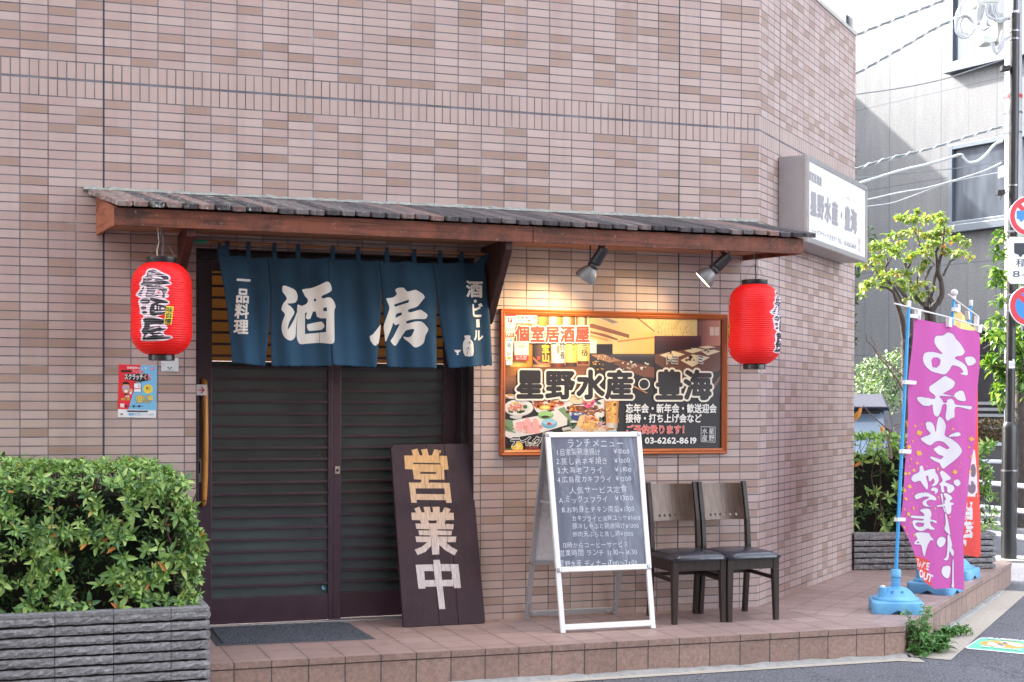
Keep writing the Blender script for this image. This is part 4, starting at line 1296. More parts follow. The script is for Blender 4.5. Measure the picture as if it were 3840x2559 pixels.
# --- lettering
CR = I(242, 236, 220); BK = I(40, 35, 38); RD = I(226, 74, 56); WT = I(240, 240, 238)
def big(ch, x0, y0, x1, y1, fat=.05):
    a, b, c = (Vector(pf.uv(*P3(*q))) for q in ((x0, y1), (x1, y1), (x0, y0)))
    return (ch, a, b - a, c - a)
items = [big(c, *q) for c, q in (('星', (240, 945, 432, 1152)), ('野', (440, 948, 640, 1152)), ('水', (650, 948, 842, 1152)), ('産', (845, 950, 1042, 1152)), ('豊', (1184, 948, 1376, 1158)), ('海', (1376, 948, 1572, 1158)))]
pf.cells(items, [(.105, CR), (.046, BK)])
pf.ell((1110, 1052), 40, 40, CR, P3); pf.ell((1110, 1052), 32, 32, BK, P3)
items = [big(c, 236 + 101.5 * i, 652, 336 + 101.5 * i, 768) for i, c in enumerate('個室居酒屋')]
pf.cells(items, [(.10, WT), (.044, RD)])
for c, x0, x1 in (('ト', 1248, 1296), ('ヨ', 1290, 1345), ('ミ', 1466, 1520)):
    pf.cells([big(c, x0, 852, x1, 918)], [(.08, WT), (.025, BK)])
pf.text('忘年会・新年会・歓送迎会', (984, 1248), (1602, 1248), 66, [(.032, WT)], P3)
pf.text('接待・打ち上げ会など', (984, 1314), (1500, 1314), 64, [(.032, WT)], P3)
pf.text('ご予約承ります！', (984, 1390), (1416, 1390), 64, [(.055, I(246, 226, 226)), (.028, RD)], P3)
pf.text('TEL：03-6262-8619', (945, 1460), (1466, 1460), 58, [(.034, WT)], P3)
pf.text('テイクアウト', (200, 1472), (640, 1472), 70, [(.075, WT), (.03, BK)], P3)
for q0, q1 in (((1496, 1340), (1592, 1344)), ((1592, 1344), (1590, 1446)), ((1590, 1446), (1496, 1442)), ((1496, 1442), (1496, 1340))):
    pf.line([q0, q1], .0026, WT, P3)
pf.column('水産', (1521, 1348), (1521, 1438), 40, [(.012, WT)], P3); pf.column('星野', (1567, 1348), (1567, 1438), 40, [(.012, WT)], P3)
# --- payment stickers down the left edge
def stick(x0, y0, x1, y1, c=(232, 234, 240)): pf.rect((x0, y0), (x1, y1), I(*c), P3)
stick(162, 580, 238, 662); stick(162, 580, 238, 592, (222, 60, 70))
pf.rect((186, 602), (214, 634), I(214, 44, 56), P3); pf.text('P', (192, 632), (210, 632), 32, [(.04, WT)], P3)
pf.text('PayPay', (174, 652), (224, 652), 20, [(.012, I(110, 110, 116))], P3)
stick(240, 585, 384, 640, (236, 232, 220))
for i, c in enumerate(((110, 160, 90), (70, 130, 90), (220, 80, 130), (120, 140, 200), (90, 90, 90))): pf.rect((250 + i * 27, 594), (268 + i * 27, 608), I(*c), P3)
for i, c in enumerate(((90, 160, 210), (90, 150, 200), (220, 90, 80), (130, 160, 190))): pf.rect((258 + i * 30, 616), (278 + i * 30, 627), I(*c), P3)
stick(160, 660, 232, 738, (236, 236, 234)); pf.rect((163, 702), (229, 734), I(224, 110, 60), P3)
pf.text('au', (172, 696), (222, 696), 46, [(.0, I(214, 110, 70))], P3); pf.text('PAY', (172, 730), (222, 730), 34, [(.03, WT)], P3)
stick(166, 742, 222, 830); pf.text('LINE', (172, 760), (196, 760), 16, [(.02, I(60, 90, 70))], P3); pf.rect((198, 748), (216, 759), I(70, 170, 220), P3)
pf.ell((194, 788), 14, 16, I(150, 170, 178), P3); pf.text('Pay', (190, 820), (212, 820), 18, [(.0, I(90, 140, 190))], P3)
stick(168, 828, 218, 862); pf.text('Q+', (178, 856), (210, 856), 28, [(.015, I(60, 90, 140))], P3)
stick(170, 862, 218, 890); pf.rect((180, 868), (208, 884), I(196, 190, 70), P3)
stick(172, 892, 216, 922, (236, 240, 246)); pf.text('Pay', (186, 914), (206, 914), 16, [(.0, I(100, 110, 140))], P3)
stick(230, 760, 326, 890, (242, 236, 222)); stick(230, 856, 326, 894, (178, 50, 52))
pf.text('Rakuten', (246, 784), (308, 784), 22, [(.0, I(170, 70, 100))], P3); pf.text('ぐるなび', (246, 806), (304, 806), 22, [(.03, I(60, 50, 50))], P3)
pf.text('ネット予約・来店で', (240, 873), (316, 873), 13, [(.02, WT)], P3); pf.text('楽天ポイントがたまる！', (240, 887), (318, 887), 13, [(.02, WT)], P3)
pf.build('printed_sheet', post)
# clear cover edge
MB().box(sx0 - .002, sx1 + .002, -.0035, -.003, sz0 - .002, sz1 + .002).build('backing', M_BLACK, post)

# ================================================================== small notices on the wall
sp = thing('wall_flyer', 'small red and blue printed flyer on the tiles left of the door', 'flyer', (.637, 0, 1.6))
S7 = zc(430, 1350, 2.851)
c4 = [onY(*S7(*q), -.004) for q in ((45, 48), (452, 62), (440, 622), (33, 612))]
b = MB(); b.prism([v + Vector((0, .0035, 0)) for v in c4], (0, -.003, 0)); b.build('sheet', paint((226, 228, 232), .45, .04), sp)
sf = Flat((0, -.0046, 0), (1, 0, 0), (0, 0, 1), 3e-5)
J = lambda r, g, b_: ink((r, g, b_), .45)
sf.poly([(45, 48), (280, 56), (270, 130), (200, 345), (145, 528), (33, 526)], J(222, 44, 54), S7)
sf.poly([(280, 56), (452, 62), (444, 540), (145, 528), (200, 345), (270, 130)], J(118, 184, 222), S7)
sf.text('実施期間12/1 - 28', (130, 96), (345, 102), 26, [(.03, WT)], S7)
sf.rect((386, 78), (420, 108), J(226, 90, 120), S7); sf.text('P', (394, 106), (412, 106), 28, [(.03, WT)], S7)
sf.poly([(105, 205), (120, 150), (350, 150), (392, 215), (270, 238)], J(34, 32, 36), S7)
sf.text('スクラッチ', (104, 212), (305, 214), 66, [(.09, J(34, 32, 36)), (.045, WT)], S7)
sf.text('くじ', (305, 212), (395, 214), 60, [(.09, WT), (.04, J(222, 60, 76))], S7)
sf.text('PayPay', (190, 142), (312, 146), 44, [(.06, WT), (.03, J(222, 60, 76))], S7)
sf.rect((70, 110), (180, 134), J(34, 32, 36), S7)
sf.rect((203, 245), (285, 348), J(52, 54, 62), S7); sf.rect((208, 252), (280, 344), J(232, 234, 238), S7); sf.rect((208, 300), (280, 312), J(222, 110, 110), S7); sf.rect((245, 262), (272, 292), J(196, 200, 206), S7)
sf.ell((356, 312), 52, 50, J(232, 206, 76), S7); sf.text('青に', (332, 318), (384, 318), 30, [(.02, J(70, 66, 40))], S7); sf.text('スワイプ', (328, 338), (386, 338), 18, [(.0, J(120, 106, 50))], S7)
sf.ell((120, 300), 40, 62, J(206, 150, 120), S7); sf.poly([(80, 280), (82, 245), (120, 230), (156, 245), (160, 285), (150, 262), (90, 262)], J(34, 28, 28), S7)
sf.ell((102, 296), 18, 14, J(150, 170, 214), S7); sf.ell((142, 294), 18, 14, J(150, 170, 214), S7); sf.ell((122, 335), 18, 14, J(240, 236, 232), S7); sf.poly([(100, 360), (140, 360), (134, 376), (106, 376)], J(34, 28, 28), S7)
sf.ell((176, 330), 18, 22, J(210, 156, 126), S7); sf.ell((170, 356), 14, 14, J(232, 232, 234), S7)
sf.text('残高', (114, 404), (158, 404), 26, [(.03, WT)], S7); sf.text('4回に1回', (66, 434), (162, 434), 28, [(.05, J(60, 40, 20)), (.02, J(240, 206, 96))], S7)
sf.text('2回に1回', (224, 428), (410, 430), 52, [(.09, J(50, 46, 30)), (.04, J(244, 220, 110))], S7); sf.text('の確率で当たる！', (224, 460), (406, 462), 32, [(.07, J(50, 46, 30)), (.02, J(244, 220, 110))], S7)
for cx, tx in ((122, '100%'), (203, '5%'), (262, '0.5%')):
    sf.ell((cx, 496), 12, 13, J(40, 42, 50), S7); sf.text(tx, (cx + 14, 506), (cx + 50, 506), 22, [(.0, J(60, 66, 96))], S7)
sf.rect((60, 468), (102, 508), J(236, 216, 220), S7)
sf.poly([(128, 540), (358, 544), (352, 558), (138, 556)], J(44, 46, 58), S7)
sf.rect((150, 570), (208, 594), J(108, 178, 222), S7); sf.text('1.0%', (212, 600), (280, 600), 40, [(.01, J(90, 160, 206))], S7)
sf.text('戻ってくる', (292, 596), (358, 596), 22, [(.0, J(150, 170, 190))], S7); sf.rect((62, 572), (88, 590), J(150, 110, 96), S7); sf.rect((370, 572), (418, 594), J(196, 204, 212), S7)
sf.build('print', sp)
pq = thing('alarm_plaque', 'small pale plastic plaque on the tiles partly behind the lantern', 'plaque', (.82, 0, 1.75))
q = [onY(*S7(*p_), -.005) for p_ in ((498, -20), (683, -20), (683, 130), (498, 126))]
b = MB(); b.prism([v + Vector((0, .0045, 0)) for v in q], (0, -.011, 0)); b.build('plate', paint((206, 212, 214), .4, .04), pq, bevel=.003)
sf = Flat((0, -.0118, 0), (1, 0, 0), (0, 0, 1), 3e-5)
for x, y in ((572, 84), (604, 84), (588, 98)): sf.rect((x - 8, y - 7), (x + 8, y + 7), J(44, 100, 90), S7)
sf.rect((540, 112), (640, 117), J(150, 160, 160), S7); sf.ell((520, 50), 12, 15, J(120, 124, 126), S7); sf.ell((520, 50), 10, 13, J(206, 212, 214), S7)
sf.build('emblem', pq)

# ================================================================== lit box sign on the angled wall
lb = thing('box_sign', 'white projecting box sign with grey characters on the angled corner wall', 'shop sign', (5.2, .3, 2.9))
s0, s1, off_ = .415, 2.045, .20
zb0, zb1 = 2.645, 3.235
Pn = lambda s, o, zz: CORNER + D43 * s + N43 * o + Vector((0, 0, zz))
b = MB(); b.hexa([Pn(s0, .004, zb0), Pn(s1, .004, zb0), Pn(s1, off_ - .004, zb0), Pn(s0, off_ - .004, zb0), Pn(s0, .004, zb1), Pn(s1, .004, zb1), Pn(s1, off_ - .004, zb1), Pn(s0, off_ - .004, zb1)])
b.build('housing', paint((160, 158, 160), .45, .06, 8, metal=.15), lb, bevel=.003)
fr_ = MB()
w_ = .034
for (a0, a1, z0, z1) in ((s0 - .004, s1 + .004, zb1 - w_, zb1 + .003), (s0 - .004, s1 + .004, zb0 - .003, zb0 + w_), (s0 - .004, s0 + w_, zb0 + w_, zb1 - w_), (s1 - w_, s1 + .004, zb0 + w_, zb1 - w_)):
    fr_.hexa([Pn(a0, off_ - .012, z0), Pn(a1, off_ - .012, z0), Pn(a1, off_ + .012, z0), Pn(a0, off_ + .012, z0), Pn(a0, off_ - .012, z1), Pn(a1, off_ - .012, z1), Pn(a1, off_ + .012, z1), Pn(a0, off_ + .012, z1)])
fr_.build('face_frame', paint((168, 166, 166), .35, .06, 12, metal=.6), lb, bevel=.002)
fc = MB(); fc.add([Pn(s0 + w_, off_ + .002, zb0 + w_), Pn(s1 - w_, off_ + .002, zb0 + w_), Pn(s1 - w_, off_ + .002, zb1 - w_), Pn(s0 + w_, off_ + .002, zb1 - w_)], [(0, 1, 2, 3)])
t = NT('sign_face_acrylic'); t.out(t.ramp(t.noise(t.coord(), 3, 4), [(.3, lin((226, 228, 228))), (.7, lin((236, 237, 236)))]), .3)
fc.build('face_panel', t.m, lb)
lf_ = Flat(Pn(0, off_ + .0032, 0), D43, (0, 0, 1), 4e-5)
S9 = zc(3020, 560, 3.565)
GY = ink((150, 147, 150), .4)
def cell(fl, ch, quad, fn, layers):
    a, b2, c2_ = (Vector(fl.uv(*fn(*q))) for q in (quad[0], quad[1], quad[2]))
    fl.cells([(ch, a, b2 - a, c2_ - a)], layers)
for i, ch in enumerate('個室居酒屋'):
    x0, x1 = 40 + i * 36, 76 + i * 36
    yb, yt = 405 + i * 20, 268 + i * 21
    cell(lf_, ch, ((x0, yb), (x1, yb + 20), (x0, yt)), S9, [(.035, GY)])
for ch, x0, x1, yb0, yb1, yt in (('星', 66, 154, 880, 905, 540), ('野', 160, 252, 918, 946, 578), ('水', 258, 344, 962, 985, 625), ('産', 354, 438, 1000, 1030, 670), ('豊', 526, 604, 1072, 1102, 745), ('海', 608, 690, 1106, 1138, 778)):
    cell(lf_, ch, ((x0, yb0), (x1, yb1), (x0, yt)), S9, [(.055, GY)])
lf_.ell((483, 886), 12, 46, GY, S9)
for ch, x0, x1, yb, yt in (('ト', 546, 574, 696, 600), ('ヨ', 566, 596, 704, 622), ('ミ', 640, 668, 742, 652)):
    cell(lf_, ch, ((x0, yb), (x1, yb + 8), (x0, yt)), S9, [(.0, GY)])
lf_.text('テイクアウトできます！TEL：03-6262-8619', (84, 1138), (680, 1348), 96, [(.006, ink((120, 118, 122), .4))], S9)
for q0_, q1_ in (((700, 1185), (742, 1200)), ((742, 1200), (742, 1372)), ((742, 1372), (704, 1358)), ((704, 1358), (700, 1185))): lf_.line([q0_, q1_], .003, ink((200, 160, 160), .4), S9)
lf_.column('星野水産', (721, 1196), (723, 1362), 34, [(.0, ink((200, 160, 160), .4))], S9)
lf_.build('lettering', lb)

# ================================================================== wooden board that leans in the doorway
bd = thing('wooden_sign_board', 'plum painted wooden board with three pale carved characters leaning by the door', 'sign board', (2.43, -.14, ZP))
BL, BR, TL, TR = Vector((2.171, -.150, ZP + .002)), Vector((2.687, -.150, ZP + .002)), Vector((2.146, .070, 1.280)), Vector((2.652, .070, 1.283))
U_, V_ = (BR - BL).normalized(), ((TL + TR) / 2 - (BL + BR) / 2).normalized()
Nn = U_.cross(V_).normalized()
if Nn.y > 0: Nn = -Nn
thk = Nn * -.028
m_bd = NT('worn_plum_paint')
co = m_bd.coord()
gr = m_bd.noise(m_bd.mapping(co, scale=(30, 30, 2)), 1.5, 5)
c_ = m_bd.ramp(m_bd.noise(co, 4, 5), [(.3, lin((46, 32, 39))), (.55, lin((58, 43, 50))), (.8, lin((62, 40, 44)))])
c_ = m_bd.mix(m_bd.ramp(m_bd.noise(co, 55, 3), [(.72, 0.0), (.78, .8)]), c_, lin((150, 130, 126)))
m_bd.out(c_, .62, spec=.3); m_bd.bump(gr, .002)
b = MB()
# boards with chipped corners: three planks set hair-close
def plank(t0, t1, j):
    a, c, d_, e = BL.lerp(BR, t0), BL.lerp(BR, t1), TL.lerp(TR, t1), TL.lerp(TR, t0)
    pts = [a, c, d_, e]
    if j == 0: pts = [a + U_ * .012 + V_ * .0, c, d_, e + U_ * .02, e - V_ * .02, a + V_ * .01]
    if j == 2: pts = [a, c - U_ * .008, c + V_ * .014, d_ - V_ * .02, d_ - U_ * .012, e]
    b.prism(pts, thk)
plank(0, .435, 0); plank(.4375, .668, 1); plank(.671, 1, 2)
b.build('board', m_bd.m, bd, bevel=.003)
S8 = zc(1460, 1650, 2.178)
bf = Flat(BL + Nn * .0004, U_, V_, 5e-5)
mw = NT('bare_carved_wood')
co = mw.coord()
x_, y_, z_ = mw.sep(co)
g1 = mw.noise(mw.mapping(co, scale=(60, 60, 3)), 1.6, 5)
warm = mw.node('ShaderNodeMapRange'); mw.put(warm.inputs[0], z_); warm.inputs[1].default_value = .55; warm.inputs[2].default_value = 1.15
cw = mw.mix(warm.outputs[0], lin((198, 190, 190)), lin((206, 164, 112)))
mw.out(mw.mix(1.0, cw, mw.ramp(g1, [(.3, .72), (.7, 1.12)]), 'MULTIPLY'), .7); mw.bump(g1, .002)
mw = mw.m
ei = [(218, 78), (265, 64), (285, 120), (308, 118), (296, 72), (345, 64), (358, 118), (382, 118), (405, 66), (460, 76), (440, 118), (505, 118), (514, 228), (478, 232), (480, 312), (355, 316), (348, 340), (520, 338), (534, 500), (490, 502), (486, 480), (248, 484), (250, 508), (206, 508), (190, 344), (285, 342), (296, 318), (232, 316), (224, 236), (162, 234), (158, 124), (228, 122)]
bf.poly(ei, mw, S8, 0, holes=[[(230, 180), (448, 178), (448, 190), (230, 192)], [(284, 254), (412, 252), (414, 268), (284, 270)], [(243, 390), (478, 384), (482, 432), (246, 436)]])
gy = [(228, 556), (270, 540), (288, 585), (312, 584), (304, 540), (356, 538), (362, 582), (380, 582), (378, 538), (434, 536), (436, 582), (456, 580), (474, 538), (524, 552), (510, 582), (546, 582), (550, 640), (480, 644), (472, 674), (546, 676), (540, 718), (410, 720), (410, 730), (530, 730), (526, 766), (412, 768), (412, 780), (564, 776), (558, 822), (478, 824), (520, 860), (572, 888), (546, 930), (470, 890), (424, 846), (422, 926), (366, 930), (360, 856), (310, 908), (246, 936), (224, 892), (280, 868), (330, 828), (240, 830), (232, 784), (354, 782), (352, 772), (264, 772), (256, 734), (350, 732), (348, 722), (242, 722), (234, 678), (282, 678), (272, 650), (206, 650), (204, 590), (242, 588)]
bf.poly(gy, mw, S8, 0, holes=[[(338, 650), (412, 648), (404, 672), (346, 674)]])
ch_ = [(372, 972), (424, 970), (430, 1004), (576, 1002), (592, 1196), (534, 1198), (530, 1184), (444, 1186), (460, 1372), (410, 1374), (394, 1190), (300, 1194), (304, 1208), (246, 1212), (228, 1016), (374, 1008)]
bf.poly(ch_, mw, S8, 0, holes=[[(296, 1066), (374, 1064), (382, 1136), (300, 1140)], [(434, 1062), (516, 1060), (522, 1130), (440, 1134)]])
mk = ink((44, 34, 34), .8)
for x0, y0, x1, y1, ww in ((290, 40, 302, 120, 3), (436, 40, 448, 140, 4), (448, 140, 462, 400, 3), (462, 400, 480, 560, 3), (322, 290, 322, 430, 2.5), (480, 620, 492, 860, 2.5), (498, 930, 520, 1100, 3), (530, 1170, 556, 1400, 4), (556, 1400, 566, 1505, 3), (352, 700, 380, 1200, 2), (385, 1200, 412, 1520, 2)):
    r_ = random.Random(int(x0 * y0))
    pts = [(x0 + (x1 - x0) * k / 8 + r_.uniform(-3, 3), y0 + (y1 - y0) * k / 8) for k in range(9)]
    bf.line(pts, ww / 2.178 / 560, mk, S8)
bf.build('carved_lettering', bd, base=.0003)

# ================================================================== A-frame menu stand
af = thing('menu_stand', 'aluminium A-frame menu stand with handwritten white lunch menu under the poster', 'menu stand', (3.29, -.34, ZP))
M_SILV = paint((216, 216, 216), .38, .03, 6, metal=.15, name='anodised_frame')
M_SILV2 = paint((164, 165, 168), .38, .04, 6, metal=.3, name='anodised_frame_rear')
AT = Vector((2.988, -.365, 1.357)); AT2 = Vector((3.618, -.365, 1.359))
FB1, FB2 = Vector((2.985, -.648, ZP + .001)), Vector((3.594, -.648, ZP + .001))
RB1, RB2 = Vector((2.980, -.030, ZP + .001)), Vector((3.608, -.030, ZP + .001))
def frame_side(t1, t2, b1, b2, mats, nm, pan, low):
    root_u = (t2 - t1).normalized(); root_v = (b1 - t1).normalized()
    nn = root_u.cross(root_v).normalized()
    nn = nn if nn.y * (b1.y - t1.y) > 0 else -nn
    at_ = lambda u, v: t1.lerp(b1, v).lerp(t2.lerp(b2, v), u)
    w = .032
    m = MB()
    ins = nn * .011
    m.bar(at_(0, 0) + root_u * w / 2, at_(0, low) + root_u * w / 2, .024, w, root_u)
    m.bar(at_(1, 0) - root_u * w / 2, at_(1, low) - root_u * w / 2, .024, w, root_u)
    m.bar(at_(0, 0) + root_u * w + root_v * w / 2, at_(1, 0) - root_u * w + root_v * w / 2, .024, w, root_v)
    m.bar(at_(0, low) + root_u * w - root_v * w / 2, at_(1, low) - root_u * w - root_v * w / 2, .024, w, root_v)
    o = m.build(nm, mats, af, bevel=.004)
    for u, v in ((0, 0), (1, 0), (0, low), (1, low)):
        rd = MB()
        c = at_(u, v) + root_u * (w * .5 if u == 0 else -w * .5) + root_v * (w * .5 if v == 0 else -w * .5)
        x = root_u * (w * .52); y = root_v * (w * .52); zz = nn * .0135
        rd.hexa([c - x - y - zz, c + x - y - zz, c + x + y - zz, c - x + y - zz, c - x - y + zz, c + x - y + zz, c + x + y + zz, c - x + y + zz])
        rd.build('corner_cap', paint((170, 172, 176), .25, .04, metal=.85), o, bevel=.009, seg=3)
    p_ = MB()
    q = [at_(0, 0) + root_u * w * .9 + root_v * w * .9, at_(1, 0) - root_u * w * .9 + root_v * w * .9, at_(1, low) - root_u * w * .9 - root_v * w * .9, at_(0, low) + root_u * w * .9 - root_v * w * .9]
    p_.prism([v - nn * .003 for v in q], nn * .006)
    po = p_.build('menu_panel' if pan else 'rear_panel', pan or paint((206, 208, 210), .3, .05, 8, metal=.15), o)
    l = MB()
    lw = .030
    ins2 = nn * -.004
    l.bar(at_(0, low) + root_u * (w * .5) + ins2, at_(0, 1) + root_u * (w * .5) + ins2, .018, lw, root_u)
    l2 = MB(); l2.bar(at_(1, low) - root_u * (w * .5) + ins2, at_(1, 1) - root_u * (w * .5) + ins2, .018, lw, root_u)
    l.build('leg', mats, af, bevel=.002); l2.build('leg', mats, af, bevel=.002)
    f_ = MB(); f_.bar(at_(0, .972) + root_u * (w * .5 + lw / 2) + ins2, at_(1, .972) - root_u * (w * .5 + lw / 2) + ins2, .016, .034, root_v)
    fo = f_.build('foot_rail', mats, af, bevel=.002)
    return root_u, nn, at_, po, fo
t = NT('slate_menu_sheet')
t.out(t.ramp(t.noise(t.coord(), 2.5, 4), [(.3, lin((80, 88, 106))), (.7, lin((102, 110, 128)))]), .25, spec=.6)
t.b.inputs['Coat Weight'].default_value = .6; t.b.inputs['Coat Roughness'].default_value = .08
w1 = t.noise(t.mapping(t.coord(), scale=(5, 2, 2)), 1.2, 2, .5, 1.0)
t.bump(w1, .010)
ru, nn, at_, panel, fo = frame_side(AT, AT2, FB1, FB2, M_SILV, 'front_frame', t.m, .705)
ru2, nn2, at2, rp, fo2 = frame_side(AT + Vector((0, .03, 0)), AT2 + Vector((0, .03, 0)), RB1, RB2, M_SILV2, 'rear_frame', None, .705)
h_ = MB()
for u in (.06, .94):
    c = at_(u, 0) + Vector((0, .015, .002))
    h_.box(c.x - .02, c.x + .02, c.y - .016, c.y + .016, c.z - .016, c.z + .004)
h_.build('hinge', M_SILV2, af, bevel=.004)
for u, sgn in ((.045, 1), (.955, -1)):
    kb = MB()
    c = at2(u, .972) + nn2 * -.0155
    x, y = ru2, (RB1 - AT).normalized()
    for (du, dv, su, sv) in ((.03 * sgn, 0, .032, .009), (0, -.035, .009, .036)):
        q = c + x * du + y * dv
        kb.hexa([q - x * su - y * sv, q + x * su - y * sv, q + x * su + y * sv, q - x * su + y * sv] + [v + nn2 * -.003 for v in (q - x * su - y * sv, q + x * su - y * sv, q + x * su + y * sv, q - x * su + y * sv)])
    kb.build('corner_bracket', paint((190, 192, 196), .3, metal=.8), fo2, bevel=.001)
st_ = MB(); a_, b_ = at_(.03, .36) + Vector((0, .03, 0)), at2(.03, .36) - Vector((0, .02, 0))
st_.bar(a_, b_, .004, .014)
st_.build('stay', M_SILV2, af)
SA = zc(1900, 1550, 1.803)
mf = Flat(at_(0, 0) + nn * .0036, ru, -(FB1 - AT).normalized(), 2e-5)
CH = [(-.010, ink((206, 212, 222), .6))]
def wr(s, x0, x1, y, h, seed, kx=None):
    mf.text(s, (x0, y + h * .42), (x1, y + h * .42 - (x1 - x0) * .008), h, kx or CH, SA, .07, seed)
wr('ランチメニュー', 408, 798, 208, 66, 1)
for i, (a, bb, x0, x1, c0, c1, y) in enumerate((('1.自家製鶏唐揚げ', '¥1000', 335, 640, 725, 834, 268), ('2.蒸し鶏ネギ焼き', '¥1000', 335, 690, 730, 840, 328), ('3.大海老フライ', '¥1100', 343, 658, 735, 848, 390), ('4.広島産カキフライ', '¥1200', 345, 716, 740, 848, 452))):
    wr(a, x0, x1, y, 52, 10 + i); wr(bb, c0, c1, y - 4, 44, 20 + i)
wr('人気サービス定食', 426, 822, 522, 54, 31)
wr('A.ミックスフライ', 357, 692, 588, 54, 32); wr('¥1300', 735, 860, 580, 46, 33)
wr('B.お刺身とチキン南蛮¥1300', 374, 868, 656, 48, 34)
wr('カキフライと海鮮ユッケ¥1400', 443, 908, 716, 42, 35); wr('豚冷しゃぶと鶏唐揚げ¥1200', 447, 900, 768, 42, 36); wr('豚肉天ぷらと蒸し鶏¥1300', 450, 862, 822, 40, 37)
wr('13時からコーヒーサービス', 380, 832, 896, 46, 38); wr('営業時間 ランチ 11:30〜14:30', 360, 890, 948, 50, 39); wr('星野水産 ディナー17:00〜23:00', 360, 892, 1022, 52, 40)
mf.build('handwriting', panel, base=.0003)

# ================================================================== two dining chairs
M_ESP = wood('espresso_stained_wood', (50, 40, 37), (28, 22, 21), .36, 'Z')
M_ESPX = wood('espresso_stained_veneer', (84, 70, 62), (58, 47, 42), .2, 'Z', .6)
t = NT('lacquered_back'); t.out(t.ramp(t.noise(t.mapping(t.coord(), scale=(40, 40, 2)), 1, 3), [(.3, lin((70, 58, 52))), (.7, lin((90, 76, 68)))]), .32, metal=.6); M_SHEEN = t.m
t = NT('black_vinyl'); t.out(lin((42, 44, 54)), .24, spec=.8); t.bump(t.noise(t.coord(), 14, 3), .004); M_VINYL = t.m
def make_chair():
    c = thing('dining_chair', 'chair', 'chair')
    wf, wb, dp = .360, .345, .40        # local: x across, y 0 = front legs, +y = back
    lt = .040
    def legbar(p, q, s0, s1, nm='leg'):
        m = MB()
        for_ = []
        for v, s in ((p, s0), (q, s1)):
            v = Vector(v); h = s / 2
            for_ += [v + Vector((-h, -h, 0)), v + Vector((h, -h, 0)), v + Vector((h, h, 0)), v + Vector((-h, h, 0))]
        m.hexa(for_)
        return m
    for sx in (-1, 1):
        m = legbar((sx * (wf / 2 - .016), .012, 0), (sx * (wf / 2 - .020), .020, .32), .030, .040)
        b1 = (sx * (wf / 2 - .020), .020, .3203); m.hexa([v for v in legbar(b1, (b1[0], b1[1], .385), .040, .040).v])
        m.build('leg', M_ESP, c, bevel=.002)
        r = MB()
        pr = [(0, .40, .036), (.36, .365, .040), (.44, .362, .040), (.60, .375, .034), (.845, .425, .026)]
        for (z0, y0, d0), (z1, y1, d1) in zip(pr, pr[1:]):
            x = sx * (wb / 2 - .012)
            h = .014
            r.hexa([(x - h, y0 - d0 / 2, z0), (x + h, y0 - d0 / 2, z0), (x + h, y0 + d0 / 2, z0), (x - h, y0 + d0 / 2, z0), (x - h, y1 - d1 / 2, z1), (x + h, y1 - d1 / 2, z1), (x + h, y1 + d1 / 2, z1), (x - h, y1 + d1 / 2, z1)])
        r.build('rear_leg', M_ESP, c, bevel=.002)
        s = MB(); s.bar((sx * (wf / 2 - .020), .034, .262), (sx * (wb / 2 - .012), .352, .272), .016, .024)
        s.build('stretcher', M_ESP, c, bevel=.002)
        a = MB(); a.hexa([(sx * (wf / 2 - .012) - .009, .04, .318), (sx * (wf / 2 - .012) + .009, .04, .318), (sx * (wb / 2 - .006) + .009, .35, .318), (sx * (wb / 2 - .006) - .009, .35, .318),
                          (sx * (wf / 2 - .012) - .009, .04, .386), (sx * (wf / 2 - .012) + .009, .04, .386), (sx * (wb / 2 - .006) + .009, .35, .386), (sx * (wb / 2 - .006) - .009, .35, .386)])
        a.build('apron', M_ESP, c, bevel=.001)
    MB().box(-(wf / 2 - .041), wf / 2 - .041, .004, .022, .322, .386).build('apron', M_ESP, c, bevel=.001)
    MB().box(-(wb / 2 - .027), wb / 2 - .027, .356, .372, .322, .386).build('apron', M_ESP, c, bevel=.001)
    MB().bar((-(wb / 2 - .02), .362, .268), (wb / 2 - .02, .362, .268), .016, .022).build('stretcher', M_ESP, c, bevel=.002)
    # padded seat: slightly domed cushion with soft sides
    NX = 16
    def top(x, y):
        ex = max(0, 1 - abs(x) ** 3.2); ey = max(0, 1 - abs(y) ** 3.2)
        return .034 * (ex * ey) ** .5
    vs, fs = [], []
    for j in range(NX + 1):
        for i in range(NX + 1):
            x, y = -1 + 2 * i / NX, -1 + 2 * j / NX
            wx = (wf / 2 + .008) * (1 - .02 * (y + 1)) * (1 - .02 * abs(y) ** 6)
            vs.append((x * wx, .190 + y * (.206 - .004 * abs(x) ** 6) - .008 * (1 - x * x) * (1 if y < 0 else 0) * -y, .404 + top(x, y)))
    for j in range(NX):
        for i in range(NX):
            s = j * (NX + 1) + i
            fs.append((s, s + 1, s + NX + 2, s + NX + 1))
    rim = [i for i in range(NX + 1)] + [(j + 1) * (NX + 1) - 1 for j in range(1, NX + 1)] + [NX * (NX + 1) + i for i in range(NX - 1, -1, -1)] + [j * (NX + 1) for j in range(NX - 1, 0, -1)]
    n0 = len(vs)
    for k in rim:
        v = vs[k]; vs.append((v[0] * .985, .19 + (v[1] - .19) * .985, .3865))
    L = len(rim)
    for k in range(L):
        fs.append((rim[k], rim[(k + 1) % L], n0 + (k + 1) % L, n0 + k))
    m = MB(); m.add(vs, fs); m.build('seat', M_VINYL, c, smooth=True, auto=70)
    # curved veneer back with a row of round holes: a grid whose cells round each hole are bent to a circle
    z0, z1, xw = .60, .832, wb / 2 - .027
    holes = [(-.095 + .038 * k) for k in range(6)]
    hz, hr = .632, .0088
    loops = [[(-xw, z0), (xw, z0), (xw, z1), (-xw, z1)]] + [[(hx + hr * math.cos(a * PI / 8), hz + hr * math.sin(a * PI / 8)) for a in range(16)] for hx in holes]
    v2, f2 = fill(loops)
